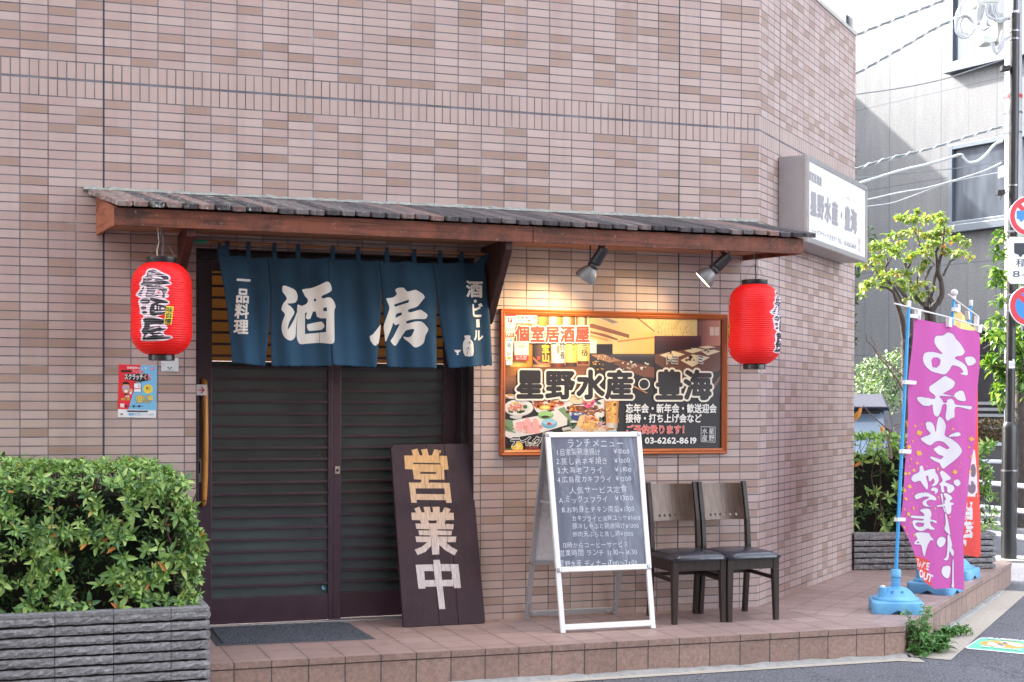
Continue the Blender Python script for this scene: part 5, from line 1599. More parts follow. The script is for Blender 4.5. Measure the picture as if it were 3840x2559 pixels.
    me = bpy.data.meshes.new('backrest'); me.from_pydata([(x, 0, zz) for x, zz in v2], [], f2)
    bm = bmesh.new(); bm.from_mesh(me)
    for k in range(-6, 7):
        bmesh.ops.bisect_plane(bm, geom=bm.verts[:] + bm.edges[:] + bm.faces[:], plane_co=(k * .022, 0, 0), plane_no=(1, 0, 0), dist=1e-6)
    for v in bm.verts:
        x, zz = v.co.x, v.co.z
        v.co.y = .378 + (zz - .6) * .205 + .026 * (1 - (x / xw) ** 2)
    bmesh.ops.recalc_face_normals(bm, faces=bm.faces)
    bm.to_mesh(me); bm.free()
    me.materials.append(M_SHEEN)
    o = bpy.data.objects.new('backrest', me); COL.objects.link(o); o.parent = c
    so = o.modifiers.new('thickness', 'SOLIDIFY'); so.thickness = .010; so.offset = 0
    return c
ch1 = make_chair()
ch1['label'] = 'dark dining chair with black seat, nearer the menu stand'
ch1['group'] = 'dining chairs against the wall'
ch2 = tree_copy(ch1)
ch2['label'] = 'dark dining chair with black seat, nearer the wall corner'
ch1.location = (3.932, -.556, ZP); ch2.location = (4.296, -.568, ZP)
ch1.rotation_euler = (0, 0, math.radians(-1.0)); ch2.rotation_euler = (0, 0, math.radians(.8))

# ================================================================== door mat
mt = thing('door_mat', 'dark grey looped door mat with rubber edge in front of the sliding door', 'door mat', (1.47, -.16, ZP))
q = [Vector((1.02, -.475, ZP + .001)), Vector((1.915, -.51, ZP + .001)), Vector((1.90, .135, ZP + .001)), Vector((1.03, .16, ZP + .001))]
b = MB(); ctr = sum(q, Vector()) / 4
inn = [v + (ctr - v).normalized() * .042 for v in q]
b.add([v for v in q] + [v + Vector((0, 0, .006)) for v in inn], [(0, 1, 5, 4), (1, 2, 6, 5), (2, 3, 7, 6), (3, 0, 4, 7), (4, 5, 6, 7)])
b.build('rubber_edge', paint((72, 74, 80), .7, .1), mt)
t = NT('looped_pile')
f = t.noise(t.coord(), 120, 4, .7)
t.out(t.ramp(f, [(.36, lin((24, 26, 30))), (.56, lin((72, 78, 88))), (.7, lin((104, 110, 120)))]), .95)
R = random.Random(8)
pile = MB()
NXp, NYp = 90, 60
vs, fs = [], []
for j in range(NYp + 1):
    for i in range(NXp + 1):
        a = inn[0].lerp(inn[1], i / NXp).lerp(inn[3].lerp(inn[2], i / NXp), j / NYp)
        e = 0 if i in (0, NXp) or j in (0, NYp) else 1
        vs.append(a + Vector((0, 0, .007 + e * (.004 + R.uniform(0, .005)))))
for j in range(NYp):
    for i in range(NXp):
        s = j * (NXp + 1) + i; fs.append((s, s + 1, s + NXp + 2, s + NXp + 1))
pile.add(vs, fs); pile.build('pile', t.m, mt)

# ================================================================== planters and hedges
def stone_mat():
    t = NT('split_face_block')
    co = t.coord()
    f = t.noise(co, 60, 6, .7); g_ = t.noise(t.mapping(co, scale=(18, 18, 60)), 1, 4)
    r = t.node('ShaderNodeNewGeometry').outputs['Random Per Island']
    c = t.ramp(t.math('ADD', t.math('MULTIPLY', f, .7), t.math('MULTIPLY', g_, .3)), [(.3, lin((98, 98, 100))), (.52, lin((140, 140, 142))), (.7, lin((176, 176, 178)))])
    c = t.mix(1.0, c, t.ramp(r, [(0, .88), (1, 1.1)]), 'MULTIPLY')
    t.out(c, .9); t.bump(f, .010)
    return t.m
M_STONE = stone_mat()
M_GROOVE = paint((40, 40, 43), .95, .2, name='planter_joint')
M_SOIL = paint((52, 42, 34), .95, .4, 40, .01, 60, name='planter_soil')
def block_run(P, D, L, z0, z1, pitch, bl, n_out, seed, tops=True, ends=True, gap=.012, dpt=.045):
    """courses of rough split blocks with deep level grooves along P -> P + D*L; n_out points outward"""
    r = random.Random(seed)
    m = MB()
    nco = int(round((z1 - z0) / pitch))
    for c in range(nco):
        zb, zt = z0 + c * pitch + gap * .5, z0 + (c + 1) * pitch - gap * .5
        x = 0.0
        first = bl * (.42 if c % 1 == 0 else 1)
        while x < L - .001:
            w = min((first if x == 0 else bl), L - x)
            nx, nz = max(2, int(w / .022)), 3
            base = n_out * r.uniform(-.002, .002)
            def pt(i, j, lift):
                e = 0 if i in (0, nx) or j in (0, nz) else 1
                return P + D * (x + .0016 + (w - .0032) * i / nx) + Vector((0, 0, zb + (zt - zb) * j / nz + (r.uniform(-.002, .002) if 0 < i < nx else 0))) + base + n_out * (lift * (r.uniform(-.004, .007) * e + (-.003 if not e else 0)))
            vs = [pt(i, j, 1) for j in range(nz + 1) for i in range(nx + 1)]
            fs = [(j * (nx + 1) + i, j * (nx + 1) + i + 1, (j + 1) * (nx + 1) + i + 1, (j + 1) * (nx + 1) + i) for j in range(nz) for i in range(nx)]
            rim = [i for i in range(nx + 1)] + [(j + 1) * (nx + 1) - 1 for j in range(1, nz + 1)] + [nz * (nx + 1) + i for i in range(nx - 1, -1, -1)] + [j * (nx + 1) for j in range(nz - 1, 0, -1)]
            k0 = len(vs)
            vs += [vs[k] - n_out * dpt for k in rim]
            q = len(rim)
            fs += [(rim[k], rim[(k + 1) % q], k0 + (k + 1) % q, k0 + k) for k in range(q)]
            m.add(vs, fs)
            x += w
    return m
def planter(name, label, corners, z0, z1, pitch, bl, cap_h=.012):
    """corners: left front, right front, right back (front and right end are in view)"""
    a, b_, c = [Vector((*p, 0)) for p in corners]
    root = thing(name, label, 'planter', (*((a + b_) / 2).xy, z0))
    d1 = (b_ - a).normalized(); n1 = Vector((d1.y, -d1.x, 0))
    d2 = (c - b_).normalized(); n2 = Vector((d2.y, -d2.x, 0))
    m = block_run(a, d1, (b_ - a).length, z0, z1, pitch, bl, n1, 4)
    m2 = block_run(b_ + d2 * .003, d2, (c - b_).length, z0, z1, pitch, bl, n2, 9)
    m.add(m2.v, m2.f)
    m.build('block_wall', M_STONE, root)
    i = .02; wd = .10
    q = MB()
    ai, bi, ci = a - n1 * i, b_ - n1 * i - n2 * i, c - n2 * i
    af_, bf_, cf_ = a - n1 * wd, b_ - n1 * wd - n2 * wd, c - n2 * wd
    q.hexa([z(ai, z0), z(bi, z0), z(bf_, z0), z(af_, z0), z(ai, z1 - .006), z(bi, z1 - .006), z(bf_, z1 - .006), z(af_, z1 - .006)])
    q.hexa([z(bi, z0), z(ci, z0), z(cf_, z0), z(bf_, z0), z(bi, z1 - .006), z(ci, z1 - .006), z(cf_, z1 - .006), z(bf_, z1 - .006)])
    q.build('mortar_core', M_GROOVE, root)
    cp_ = MB()
    L = (b_ - a).length; nb = max(1, int(L / bl + .6)); x = 0
    xs = [0, bl * .42] + [bl * .42 + bl * k for k in range(1, 40)]
    xs = [v for v in xs if v < L - .02] + [L]
    for s0_, s1_ in zip(xs, xs[1:]):
        p0, p1 = a + d1 * (s0_ + .0015), a + d1 * (s1_ - .0015)
        cp_.hexa([z(p0 + n1 * .001, z1 - .006), z(p1 + n1 * .001, z1 - .006), z(p1 - n1 * wd, z1 - .006), z(p0 - n1 * wd, z1 - .006), z(p0 + n1 * .001, z1 + cap_h), z(p1 + n1 * .001, z1 + cap_h), z(p1 - n1 * wd, z1 + cap_h), z(p0 - n1 * wd, z1 + cap_h)])
    p0, p1 = b_ + d2 * .1005, c
    cp_.hexa([z(p0 + n2 * .001, z1 - .006), z(p1 + n2 * .001, z1 - .006), z(p1 - n2 * wd, z1 - .006), z(p0 - n2 * wd, z1 - .006), z(p0 + n2 * .001, z1 + cap_h), z(p1 + n2 * .001, z1 + cap_h), z(p1 - n2 * wd, z1 + cap_h), z(p0 - n2 * wd, z1 + cap_h)])
    cp_.build('cap', M_STONE, root)
    return root
pl1 = planter('stone_planter', 'long grey split-block planter beside the door holding the near hedge', [(-2.2, -1.06), (.912, -1.06), (.912, -.005)], -.03, .477, .0507, .28)
so = MB(); so.add([(-2.2, -.97, .43), (.82, -.97, .43), (.82, -.004, .43), (-2.2, -.004, .43)], [(0, 1, 2, 3)]); so.build('soil', M_SOIL, pl1)
pl2 = planter('stone_planter', 'grey split-block planter on the far end of the tiled step', [(6.42, 1.634), (7.585, 1.358), (7.70, 1.84)], ZP, .478, .048, .30)
so = MB(); so.add([(6.45, 1.72, .45), (7.52, 1.47, .45), (7.6, 1.86, .45), (6.5, 2.3, .45)], [(0, 1, 2, 3)]); so.build('soil', M_SOIL, pl2)

def leaf(m, base, axis, up, L, Wd, fold=.18, droop=.12):
    """a pointed leaf of six faces, folded along its midrib"""
    axis = axis.normalized()
    s = axis.cross(up)
    if s.length < 1e-3: s = axis.cross(Vector((1, 0, 0)))
    s.normalize()
    n = s.cross(axis).normalized()
    a = base + axis * (L * .38) + n * (L * .03)
    b = base + axis * (L * .72) - n * (L * droop * .3)
    t = base + axis * L - n * (L * droop)
    e = n * (Wd * fold)
    vs = [base, a + s * Wd * .5 + e, a, a - s * Wd * .5 + e, b + s * Wd * .38 + e * .8, b, b - s * Wd * .38 + e * .8, t]
    m.add(vs, [(0, 2, 1), (0, 3, 2), (1, 2, 5, 4), (2, 3, 6, 5), (4, 5, 7), (5, 6, 7)])
def whorl(m, r, p, d, L, n, spread):
    d = d.normalized()
    x = d.cross(Vector((r.uniform(-1, 1), r.uniform(-1, 1), r.uniform(-1, 1)))).normalized()
    y = d.cross(x)
    a0 = r.uniform(0, 6.28)
    for k in range(n):
        a = a0 + 2 * PI * k / n + r.uniform(-.3, .3)
        o = x * math.cos(a) + y * math.sin(a)
        sp = spread * r.uniform(.7, 1.25)
        l = L * r.uniform(.65, 1.25)
        leaf(m, p + o * .003, o * sp + d * (1.35 - sp), d, l, l * r.uniform(.30, .40), .15, r.uniform(.02, .25))
    for k in range(3):
        a = a0 + 2.1 * k
        o = x * math.cos(a) + y * math.sin(a)
        leaf(m, p, o * .35 + d, d, L * .45, L * .15)
M_AZ = leaf_mat('azalea_leaves', [(0, (78, 114, 72)), (.3, (112, 152, 86)), (.55, (140, 178, 98)), (.8, (166, 198, 114)), (.982, (186, 212, 130)), (.988, (200, 120, 64)), (1, (214, 150, 80))])
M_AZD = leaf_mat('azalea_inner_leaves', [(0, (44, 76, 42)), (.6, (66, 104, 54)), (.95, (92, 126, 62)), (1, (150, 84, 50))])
M_TWIG = paint((74, 58, 48), .85, .25, 60, name='twig_bark')
def hedge(root, box, n, seed, L=.05, front=(0, -1, 0), right=True, topn=.5, side_gap=.5):
    x0, x1, y0, y1, z0, z1 = box
    r = random.Random(seed)
    m, inner, tw = MB(), MB(), MB()
    cx, cy = (x0 + x1) / 2, (y0 + y1) / 2
    def bump_(x, y): return .035 * mnoise.noise(Vector((x * 3.1, y * 3.1, seed))) + .02 * mnoise.noise(Vector((x * 9, y * 9, seed + 3)))
    cnt = 0
    while cnt < n:
        u = r.random()
        if u < topn:                                     # clipped top
            x, y = r.uniform(x0, x1 - .06), r.uniform(y0, y1)
            ed = min(1, min((x1 - x) / .26, (y - y0) / .17))
            zt = z1 + bump_(x, y) - .16 * (1 - ed) ** 1.6 - r.random() ** 2 * .05
            d = Vector((r.gauss(0, .35) + (.8 * (1 - ed) if x1 - x < .16 else 0), r.gauss(-.1, .35) - .6 * (1 - min(1, (y - y0) / .16)), 1))
            p = Vector((x, y, zt))
            l = L * r.uniform(.6, 1.0)
        elif u < topn + (1 - topn) * (.7 if right else 1):   # front, looser and with gaps to the twigs
            x = r.uniform(x0, x1); h = r.random()
            zz = z0 + (z1 - z0 - .05) * h
            gap = mnoise.noise(Vector((x * 4.2, zz * 5.2, seed + 7)))
            if gap < side_gap * .45 - .25 + .18 * h: 
                if r.random() < .8: continue
            p = Vector((x, y0 + .015 + .02 * mnoise.noise(Vector((x * 5, 0, zz * 5))) + r.random() ** 2 * .08, zz))
            d = Vector((r.gauss(0, .45), -1, r.gauss(.25, .5)))
            l = L * r.uniform(.7, 1.35)
        else:                                            # right-hand end
            y = r.uniform(y0, y1); zz = z0 + (z1 - z0 - .04) * r.random()
            p = Vector((x1 - .02 - .22 * max(0, (zz - z0) / (z1 - z0) - .5) ** 1.5 / .35 + .03 * mnoise.noise(Vector((y * 5, zz * 5, 1))) - r.random() ** 2 * .07, y, zz))
            d = Vector((1, r.gauss(-.3, .45), r.gauss(.3, .45)))
            l = L * r.uniform(.7, 1.15)
        whorl(m, r, p, d, l, r.choice((5, 5, 6, 7)), r.uniform(.75, 1.05))
        if r.random() < .33:
            q = p - d.normalized() * r.uniform(.05, .14) + Vector((0, 0, -.03))
            tw.tube([p, (p + q) / 2 + Vector((r.uniform(-.01, .01), 0, r.uniform(-.01, .01))), q], [.0015, .002, .0026], 5, caps=False)
        cnt += 1
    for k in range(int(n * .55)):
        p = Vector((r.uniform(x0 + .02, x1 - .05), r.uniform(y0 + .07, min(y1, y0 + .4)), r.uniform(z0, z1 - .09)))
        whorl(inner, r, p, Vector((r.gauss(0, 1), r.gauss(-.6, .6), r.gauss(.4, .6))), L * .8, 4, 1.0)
    for k in range(int((x1 - x0) * 26)):                 # stems rising out of the soil
        x, y = r.uniform(x0 + .05, x1 - .05), r.uniform(y0 + .08, y1 - .05)
        pts = [Vector((x, y, z0 - .04))]
        for j in range(4):
            pts.append(pts[-1] + Vector((r.uniform(-.06, .06), r.uniform(-.06, .05), (z1 - z0) * .22)))
        tw.tube(pts, [.007, .006, .005, .004, .0025], 6, caps=False)
        for j in range(3):
            b0 = pts[1 + j]; e = b0 + Vector((r.uniform(-.14, .14), r.uniform(-.16, .06), r.uniform(.02, .12)))
            tw.tube([b0, (b0 + e) / 2 + Vector((0, 0, .01)), e], [.003, .0024, .0015], 5, caps=False)
    # a dark box painted as the shade inside, so that no daylight comes through
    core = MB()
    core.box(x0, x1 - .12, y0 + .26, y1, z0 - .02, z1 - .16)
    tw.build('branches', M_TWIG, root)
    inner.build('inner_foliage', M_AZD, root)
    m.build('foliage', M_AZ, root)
    core.build('shaded_core', paint((26, 30, 20), 1, .4, 30, name='inner_shade'), root)
hd1 = thing('hedge', 'clipped leafy green hedge growing in the near planter left of the door', 'hedge', (.0, -.5, .45))
hedge(hd1, (-1.3, .885, -.985, -.05, .47, 1.205), 2300, 2, .050)
hd2 = thing('hedge', 'leafy green bush growing in the planter behind the banners', 'hedge', (0, 0, 0))
hedge(hd2, (-.62, .66, -.16, .32, .0, .80), 520, 6, .06, side_gap=.35)
hd2.location = (7.04, 1.72, .47); hd2.rotation_euler = (0, 0, math.radians(-13))

# bare young twig shoot with a few dead leaves above the far bush
sh = thing('bare_shoot', 'bare twiggy shoot with a few orange dead leaves beside the blue pole', 'shoot', (7.0, 1.9, .9))
ZG = zc(3180, 1480, 4.9)
dp_ = 11.6
m = MB()
def pw(pts, r0, r1):
    q = [depth(*ZG(a, b), dp_ + .02 * math.sin(i * 2.1 + a)) for i, (a, b) in enumerate(pts)]
    m.tube(q, [r0 + (r1 - r0) * i / (len(q) - 1) for i in range(len(q))], 6)
pw([(790, 1180), (780, 1000), (740, 900), (760, 760), (775, 660), (640, 560), (530, 470), (380, 320), (280, 195)], .012, .003)
pw([(740, 880), (700, 720), (670, 660)], .004, .002); pw([(770, 700), (850, 660), (980, 570)], .005, .003); pw([(785, 640), (785, 590), (980, 530), (1100, 470)], .005, .003)
pw([(765, 650), (735, 540), (695, 475)], .004, .002); pw([(760, 980), (640, 990)], .006, .004); pw([(710, 990), (690, 900)], .004, .002); pw([(600, 600), (545, 540)], .003, .002)
pw([(980, 860), (1060, 760), (1090, 640)], .005, .003); pw([(1020, 880), (1110, 820)], .005, .003)
ZK = zc(3000, 800, 1.96)
def pw2(pts, r0, r1):
    q = [depth(*ZK(a, b), dp_ + .03 * math.sin(i * 1.7 + b)) for i, (a, b) in enumerate(pts)]
    m.tube(q, [r0 + (r1 - r0) * i / (len(q) - 1) for i in range(len(q))], 6)
pw2([(800, 1390), (720, 1230), (640, 1120), (580, 1060), (540, 980), (490, 940), (485, 880)], .010, .003)
pw2([(760, 1200), (660, 1110), (570, 1030), (555, 970), (520, 910)], .007, .003); pw2([(700, 1080), (760, 950), (825, 885)], .004, .002); pw2([(760, 930), (840, 1010)], .004, .003)
pw2([(820, 1500), (860, 1380), (920, 1230)], .008, .004)
m.build('branches', paint((120, 104, 100), .8, .25, 60, name='pale_twig'), sh, smooth=True)
lm = MB()
def dead(pts, zf):
    q = [depth(*zf(a, b), dp_ - .02) for a, b in pts]
    c = sum(q, Vector()) / len(q) + FWD * -.012
    lm.add([c] + q, [(0, i + 1, (i + 1) % len(q) + 1) for i in range(len(q))])
dead([(260, 230), (250, 330), (215, 420), (165, 460), (140, 520), (115, 420), (120, 350), (175, 310), (200, 260)], ZG)
dead([(600, 600), (640, 585), (670, 600), (668, 650), (640, 690), (625, 712), (600, 670), (590, 630)], ZG)
dead([(1050, 500), (1090, 480), (1110, 560), (1100, 640), (1060, 570)], ZG)
lm.build('dead_leaves', leaf_mat('dead_leaf', [(0, (206, 140, 60)), (1, (224, 160, 80))]), sh)

# weeds sprouting at the foot of the step
M_WEED = leaf_mat('weed_leaves', [(0, (80, 130, 74)), (.6, (110, 162, 94)), (1, (142, 186, 116))])
def weed(label, P, n, rad, hgt, seed, fan):
    w_ = thing('weed', label, 'weed', P)
    r = random.Random(seed)
    m_, s_ = MB(), MB()
    P = Vector(P)
    for k in range(n):
        a = r.uniform(0, 6.28)
        q = math.sqrt(r.random())
        e = P + Vector((math.cos(a) * rad[0] * q + fan.x * r.random(), math.sin(a) * rad[1] * q + fan.y * r.random(), hgt * r.random() ** 1.2 + .01))
        mid = (P + e) / 2 + Vector((0, 0, .02))
        s_.tube([P + Vector((r.uniform(-.02, .02), r.uniform(-.02, .02), 0)), mid, e], [.002, .0018, .001], 5, caps=False)
        for j in range(9):
            t_ = r.uniform(.35, 1)
            b0 = (P.lerp(mid, t_ * 2) if t_ < .5 else mid.lerp(e, t_ * 2 - 1))
            d = Vector((r.gauss(0, 1), r.gauss(-.3, 1), r.gauss(.2, .6)))
            L_ = r.uniform(.022, .05)
            leaf(m_, b0, d, Vector((0, 0, 1)), L_, L_ * .6, .2, .3)
            for sgn in (-1, 1):                          # ragged side lobes
                s2 = d.normalized().cross(Vector((0, 0, 1)))
                leaf(m_, b0 + d.normalized() * L_ * .4, d.normalized() * .6 + s2 * sgn, Vector((0, 0, 1)), L_ * .5, L_ * .28, .2, .2)
    s_.build('stems', paint((96, 120, 70), .7), w_)
    m_.build('leaves', M_WEED, w_)
    return w_
weed('tall ragged green weed growing at the corner of the step', (5.17, -1.02, .005), 46, (.11, .10), .30, 3, Vector((.06, .03, 0)))
weed('ragged green weed sprawling low by the step corner over the concrete strip', (5.36, -.93, .005), 34, (.14, .10), .10, 13, Vector((.05, .0, 0)))
weed('small low green weed in the gap along the side of the step', (5.78, -.46, .005), 30, (.13, .07), .07, 5, Vector((.10, .0, 0)))

# ================================================================== banner stands on the tiled step
t = NT('blue_moulded_plastic'); co = t.coord()
t.out(t.ramp(t.noise(co, 9, 5), [(.3, lin((84, 152, 202))), (.7, lin((116, 182, 222)))]), .42, spec=.45); t.bump(t.noise(co, 160, 3), .0006); M_BLUEP = t.m
M_POLE = paint((56, 158, 222), .3, .05, 12, name='blue_pole_enamel')
M_WPL = paint((218, 216, 214), .45, .05, 30, name='white_plastic')
def make_base():
    root = thing('banner_stand', 'stand', 'banner stand')
    h, cr = .162, .042
    def ring(s, zz, notch=0.0):
        pts = []
        N_ = 12
        for qx, qy in ((1, -1), (1, 1), (-1, 1), (-1, -1)):
            a0 = {(1, -1): -PI / 2, (1, 1): 0, (-1, 1): PI / 2, (-1, -1): PI}[(qx, qy)]
            for k in range(7):
                a = a0 + PI / 2 * k / 6
                pts.append(Vector(((h - cr) * qx * 1.0 + cr * math.cos(a), (h - cr) * qy + cr * math.sin(a), zz)))
            nx_ = {(1, -1): (0, 1), (1, 1): (-1, 0), (-1, 1): (0, -1), (-1, -1): (1, 0)}[(qx, qy)]
            p0 = pts[-1]
            Ls = 2 * (h - cr)
            for k in range(1, N_):
                u = k / N_
                q = p0 + Vector((*nx_, 0)) * (Ls * u)
                w = max(0, 1 - abs(u - .5) / .22)
                w = w * w * (3 - 2 * w)
                q.z = zz + notch * w
                pts.append(q)
        return [Vector((p.x * s, p.y * s, p.z)) for p in pts]
    b = MB()
    rings = [ring(.985, 0, .026), ring(1, .008, .021), ring(1.0, .066), ring(.985, .074), ring(.93, .078)]
    n_ = len(rings[0])
    vs = [v for r_ in rings for v in r_]
    fs = [(i * n_ + k, i * n_ + (k + 1) % n_, (i + 1) * n_ + (k + 1) % n_, (i + 1) * n_ + k) for i in range(len(rings) - 1) for k in range(n_)]
    fs.append(tuple(reversed(range(n_))))
    fs.append(tuple((len(rings) - 1) * n_ + k for k in range(n_)))
    b.add(vs, fs)
    b.build('base_block', M_BLUEP, root, smooth=True, auto=50)
    d = MB().lathe([(.146, .076), (.149, .082), (.147, .092), (.138, .098), (.126, .099), (.120, .106), (.100, .130), (.074, .150), (.04, .162), (.026, .165)], 40, caps=False)
    d.build('dome', M_BLUEP, root, smooth=True, auto=45)
    pgm = MB().lathe([(.026, .09), (.026, .160), (.022, .164)], 20, c=(-.088, -.062, 0))
    pgm.build('filler_neck', M_BLUEP, root, smooth=True, auto=40)
    MB().lathe([(.016, .164), (.016, .170), (.010, .174), (.001, .175)], 16, c=(-.088, -.062, 0)).build('filler_plug', M_WPL, root, smooth=True, auto=40)
    for a in (-1.9, -1.25):
        dm = MB().lathe([(.010, 0), (.008, .0015), (.004, -.002)], 12, M4=Matrix.Translation((.098 * math.cos(a), .098 * math.sin(a), .137)) @ Matrix.Rotation(a, 4, 'Z') @ Matrix.Rotation(.75, 4, 'Y'))
        dm.build('dimple', paint((60, 118, 170), .5), root, smooth=True)
    s_ = MB().lathe([(.030, .160), (.027, .170), (.025, .222), (.033, .226), (.034, .262), (.030, .272), (.014, .274)], 24)
    for k in range(10):
        a = 2 * PI * k / 10
        s_.box(-.003, .003, -.002, .006, .165, .222, M4=Matrix.Rotation(a, 4, 'Z') @ Matrix.Translation((0, -.028, 0)))
    s_.build('socket', M_BLUEP, root, smooth=True, auto=40)
    return root
st1 = make_base()
st2, st3 = tree_copy(st1), tree_copy(st1)
BYAW = math.radians(-40)
stands = []
for s_, loc, top, lab in ((st1, (5.385, -.475, ZP), depth(3408, 1147, 9.40), 'blue banner stand nearest the step corner, its pole carrying the magenta flag'),
                     (st2, tuple(onZ(3506, 2220, ZP)), depth(3577, 1120, 10.40), 'blue banner stand in the middle whose pole ends in a white ball'),
                     (st3, tuple(onZ(3578, 2166, ZP)), depth(3641, 1142, 11.22), 'blue banner stand farthest back beside the block planter')):
    s_['label'] = lab; s_['group'] = 'blue banner stands along the step'
    s_.location = loc; s_.rotation_euler = (0, 0, math.radians(-28 if s_ is st1 else -54))
    p0 = Vector(loc) + Vector((0, 0, .25))
    MB().tube([p0, top], .0112, 16).build('pole', M_POLE, s_, smooth=True)
    ax_ = (top - p0).normalized()
    cpm = MB()
    if s_ is st2:
        prof = [(.0125, -.005), (.016, 0), (.016, .016), (.012, .02)] + [(.0265 * math.sin(a * PI / 10), .042 - .026 * math.cos(a * PI / 10)) for a in range(2, 10)] + [(.001, .068)]
    else:
        prof = [(.0135, -.012), (.0145, -.008), (.0145, .030), (.012, .033)]
    cpm.lathe(prof, 18, M4=Matrix.Translation(top) @ ax_.to_track_quat('Z', 'Y').to_matrix().to_4x4())
    cpm.build('pole_cap', M_WPL, s_, smooth=True, auto=50)
    stands.append((s_, p0, top, ax_))

def flag_frame(P, ang):
    a = math.radians(ang)
    return Flat((P.x, P.y, 0), (math.cos(a), math.sin(a), 0), (0, 0, 1), 4e-5)
def cloth_paint(name, rgb, rough=.75):
    t = NT(name)
    c = lin(rgb)
    t.out(t.ramp(t.noise(t.coord(), 3, 3), [(.3, tuple(v * .93 for v in c)), (.7, c)]), rough, spec=.25)
    tr = t.node('ShaderNodeBsdfTranslucent'); tr.inputs[0].default_value = (*c, 1)
    mx = t.node('ShaderNodeMixShader'); mx.inputs[0].default_value = .3
    t.l.new(t.b.outputs[0], mx.inputs[1]); t.l.new(tr.outputs[0], mx.inputs[2]); t.l.new(mx.outputs[0], t.n['Material Output'].inputs[0])
    return t.m
M_MAG = cloth_paint('magenta_polyester', (204, 96, 174)); M_FWH = cloth_paint('flag_white', (232, 232, 234)); M_FOUT = cloth_paint('flag_outline', (150, 92, 150))
M_FYE = cloth_paint('flag_gold', (232, 188, 96)); M_FRD = cloth_paint('flag_red', (228, 84, 76)); M_FDK = cloth_paint('flag_grey', (140, 120, 140))
# ---- magenta flag
fl1 = thing('banner_flag', 'tall magenta cloth flag with white characters and a red takeout patch', 'banner flag', (*stands[0][2].xy, 1.2))
ff = flag_frame(stands[0][2] * .5 + stands[0][1] * .5, 26.5)
out1 = [(3430, 1187), (3470, 1203), (3520, 1213), (3560, 1214), (3600, 1232), (3640, 1240), (3670, 1241), (3668, 1396), (3660, 1560), (3653, 1659), (3646, 1718), (3630, 1850), (3610, 2021), (3606, 2128), (3610, 2214), (3600, 2212), (3580, 2207), (3555, 2206), (3506, 2209), (3500, 2200), (3470, 2165), (3440, 2110), (3415, 2050), (3392, 1995), (3376, 1962), (3379, 1930), (3383, 1900), (3392, 1780), (3399, 1676), (3413, 1417), (3426, 1260)]
idp = lambda a, b: (a, b)
def wave1(u, v):
    k = max(0, min(1, (2.2 - v) / 1.9))
    w = .006 * math.sin(u * 17 + v * 1.3) + .009 * k * math.sin(u * 11 - v * 2.2 + 1) + .005 * k * math.sin(v * 6 + u * 7)
    return w + .004 * math.sin(v * 9 + u * 21)
def warp_of(fl, wv):
    return lambda u, v, d: fl.O + fl.U * u + fl.V * v + fl.N * (d + wv(u, v))
ff.poly(out1, M_MAG, idp)
c_o = ff.build('cloth', fl1, warp=warp_of(ff, wave1), cut=(.025, .04))
lt = Flat(ff.O, ff.U, ff.V, 5e-5)
FG = zc(3360, 1150, 2.85); FH = zc(3360, 1700, 2.8); FI = zc(3400, 1600, 2.85)
def brush(loop, fn, holes=(), smooth=3):
    L = smooth_loop(loop, smooth) if smooth else loop
    for q in [L] + list(holes):
        lt.line(list(q) + [q[0], q[1]], .0075, M_FOUT, fn)
    lt.poly(L, M_FWH, fn, 0, holes=holes)
brush([(405, 345), (430, 315), (510, 310), (550, 278), (600, 300), (630, 350), (690, 400), (740, 465), (742, 495), (700, 525), (635, 535), (625, 560), (680, 585), (740, 620), (768, 665), (768, 735), (690, 722), (690, 712), (722, 700), (690, 660), (650, 640), (600, 630), (570, 680), (520, 725), (440, 712), (370, 690), (310, 640), (283, 580), (290, 520), (320, 490), (400, 488), (490, 510), (490, 490), (440, 445), (405, 390)], FG, [[(370, 575), (390, 545), (440, 545), (478, 570), (465, 625), (430, 655), (385, 650), (375, 610)]])
brush([(748, 548), (810, 535), (843, 570), (838, 610), (790, 635), (765, 610)], FG)
brush([(340, 870), (355, 850), (440, 800), (510, 748), (545, 750), (620, 800), (622, 835), (600, 870), (510, 925), (525, 940), (615, 955), (625, 930), (680, 900), (720, 912), (742, 985), (735, 1010), (700, 1010), (650, 995), (615, 962), (540, 958), (470, 957), (500, 1000), (510, 1025), (540, 1030), (545, 1000), (580, 985), (610, 1010), (635, 1050), (790, 1065), (805, 1080), (790, 1102), (740, 1090), (625, 1075), (615, 1180), (580, 1200), (553, 1222), (535, 1180), (540, 1055), (505, 1050), (490, 1120), (465, 1170), (430, 1175), (390, 1140), (378, 1055), (330, 1065), (285, 1060), (235, 990), (260, 965), (400, 990), (420, 955), (350, 910)], FG)
brush([(196, -42), (236, -52), (276, -12), (304, 62), (326, -22), (358, -102), (401, -77), (429, -2), (421, 92), (470, 130), (530, 185), (575, 250), (560, 290), (500, 370), (440, 430), (408, 452), (375, 420), (355, 390), (300, 375), (240, 335), (250, 320), (280, 325), (370, 352), (415, 320), (350, 300), (290, 265), (275, 235), (330, 215), (370, 205), (440, 240), (455, 240), (460, 220), (410, 165), (340, 155), (285, 170), (235, 202), (190, 175), (155, 140), (165, 120), (238, 78), (205, 30)], FI)
brush([(455, 110), (480, 75), (540, 60), (565, 90), (545, 105), (480, 112)], FI)
brush([(160, 270), (185, 225), (235, 195), (240, 140), (270, 135), (285, 185), (340, 170), (400, 165), (410, 200), (445, 245), (450, 300), (410, 340), (362, 345), (400, 305), (385, 265), (350, 295), (330, 285), (325, 240), (300, 245), (320, 340), (305, 382), (265, 330), (238, 290), (190, 305)], FH)
brush([(355, 380), (380, 360), (430, 368), (446, 400), (410, 432), (405, 400), (365, 395)], FH)
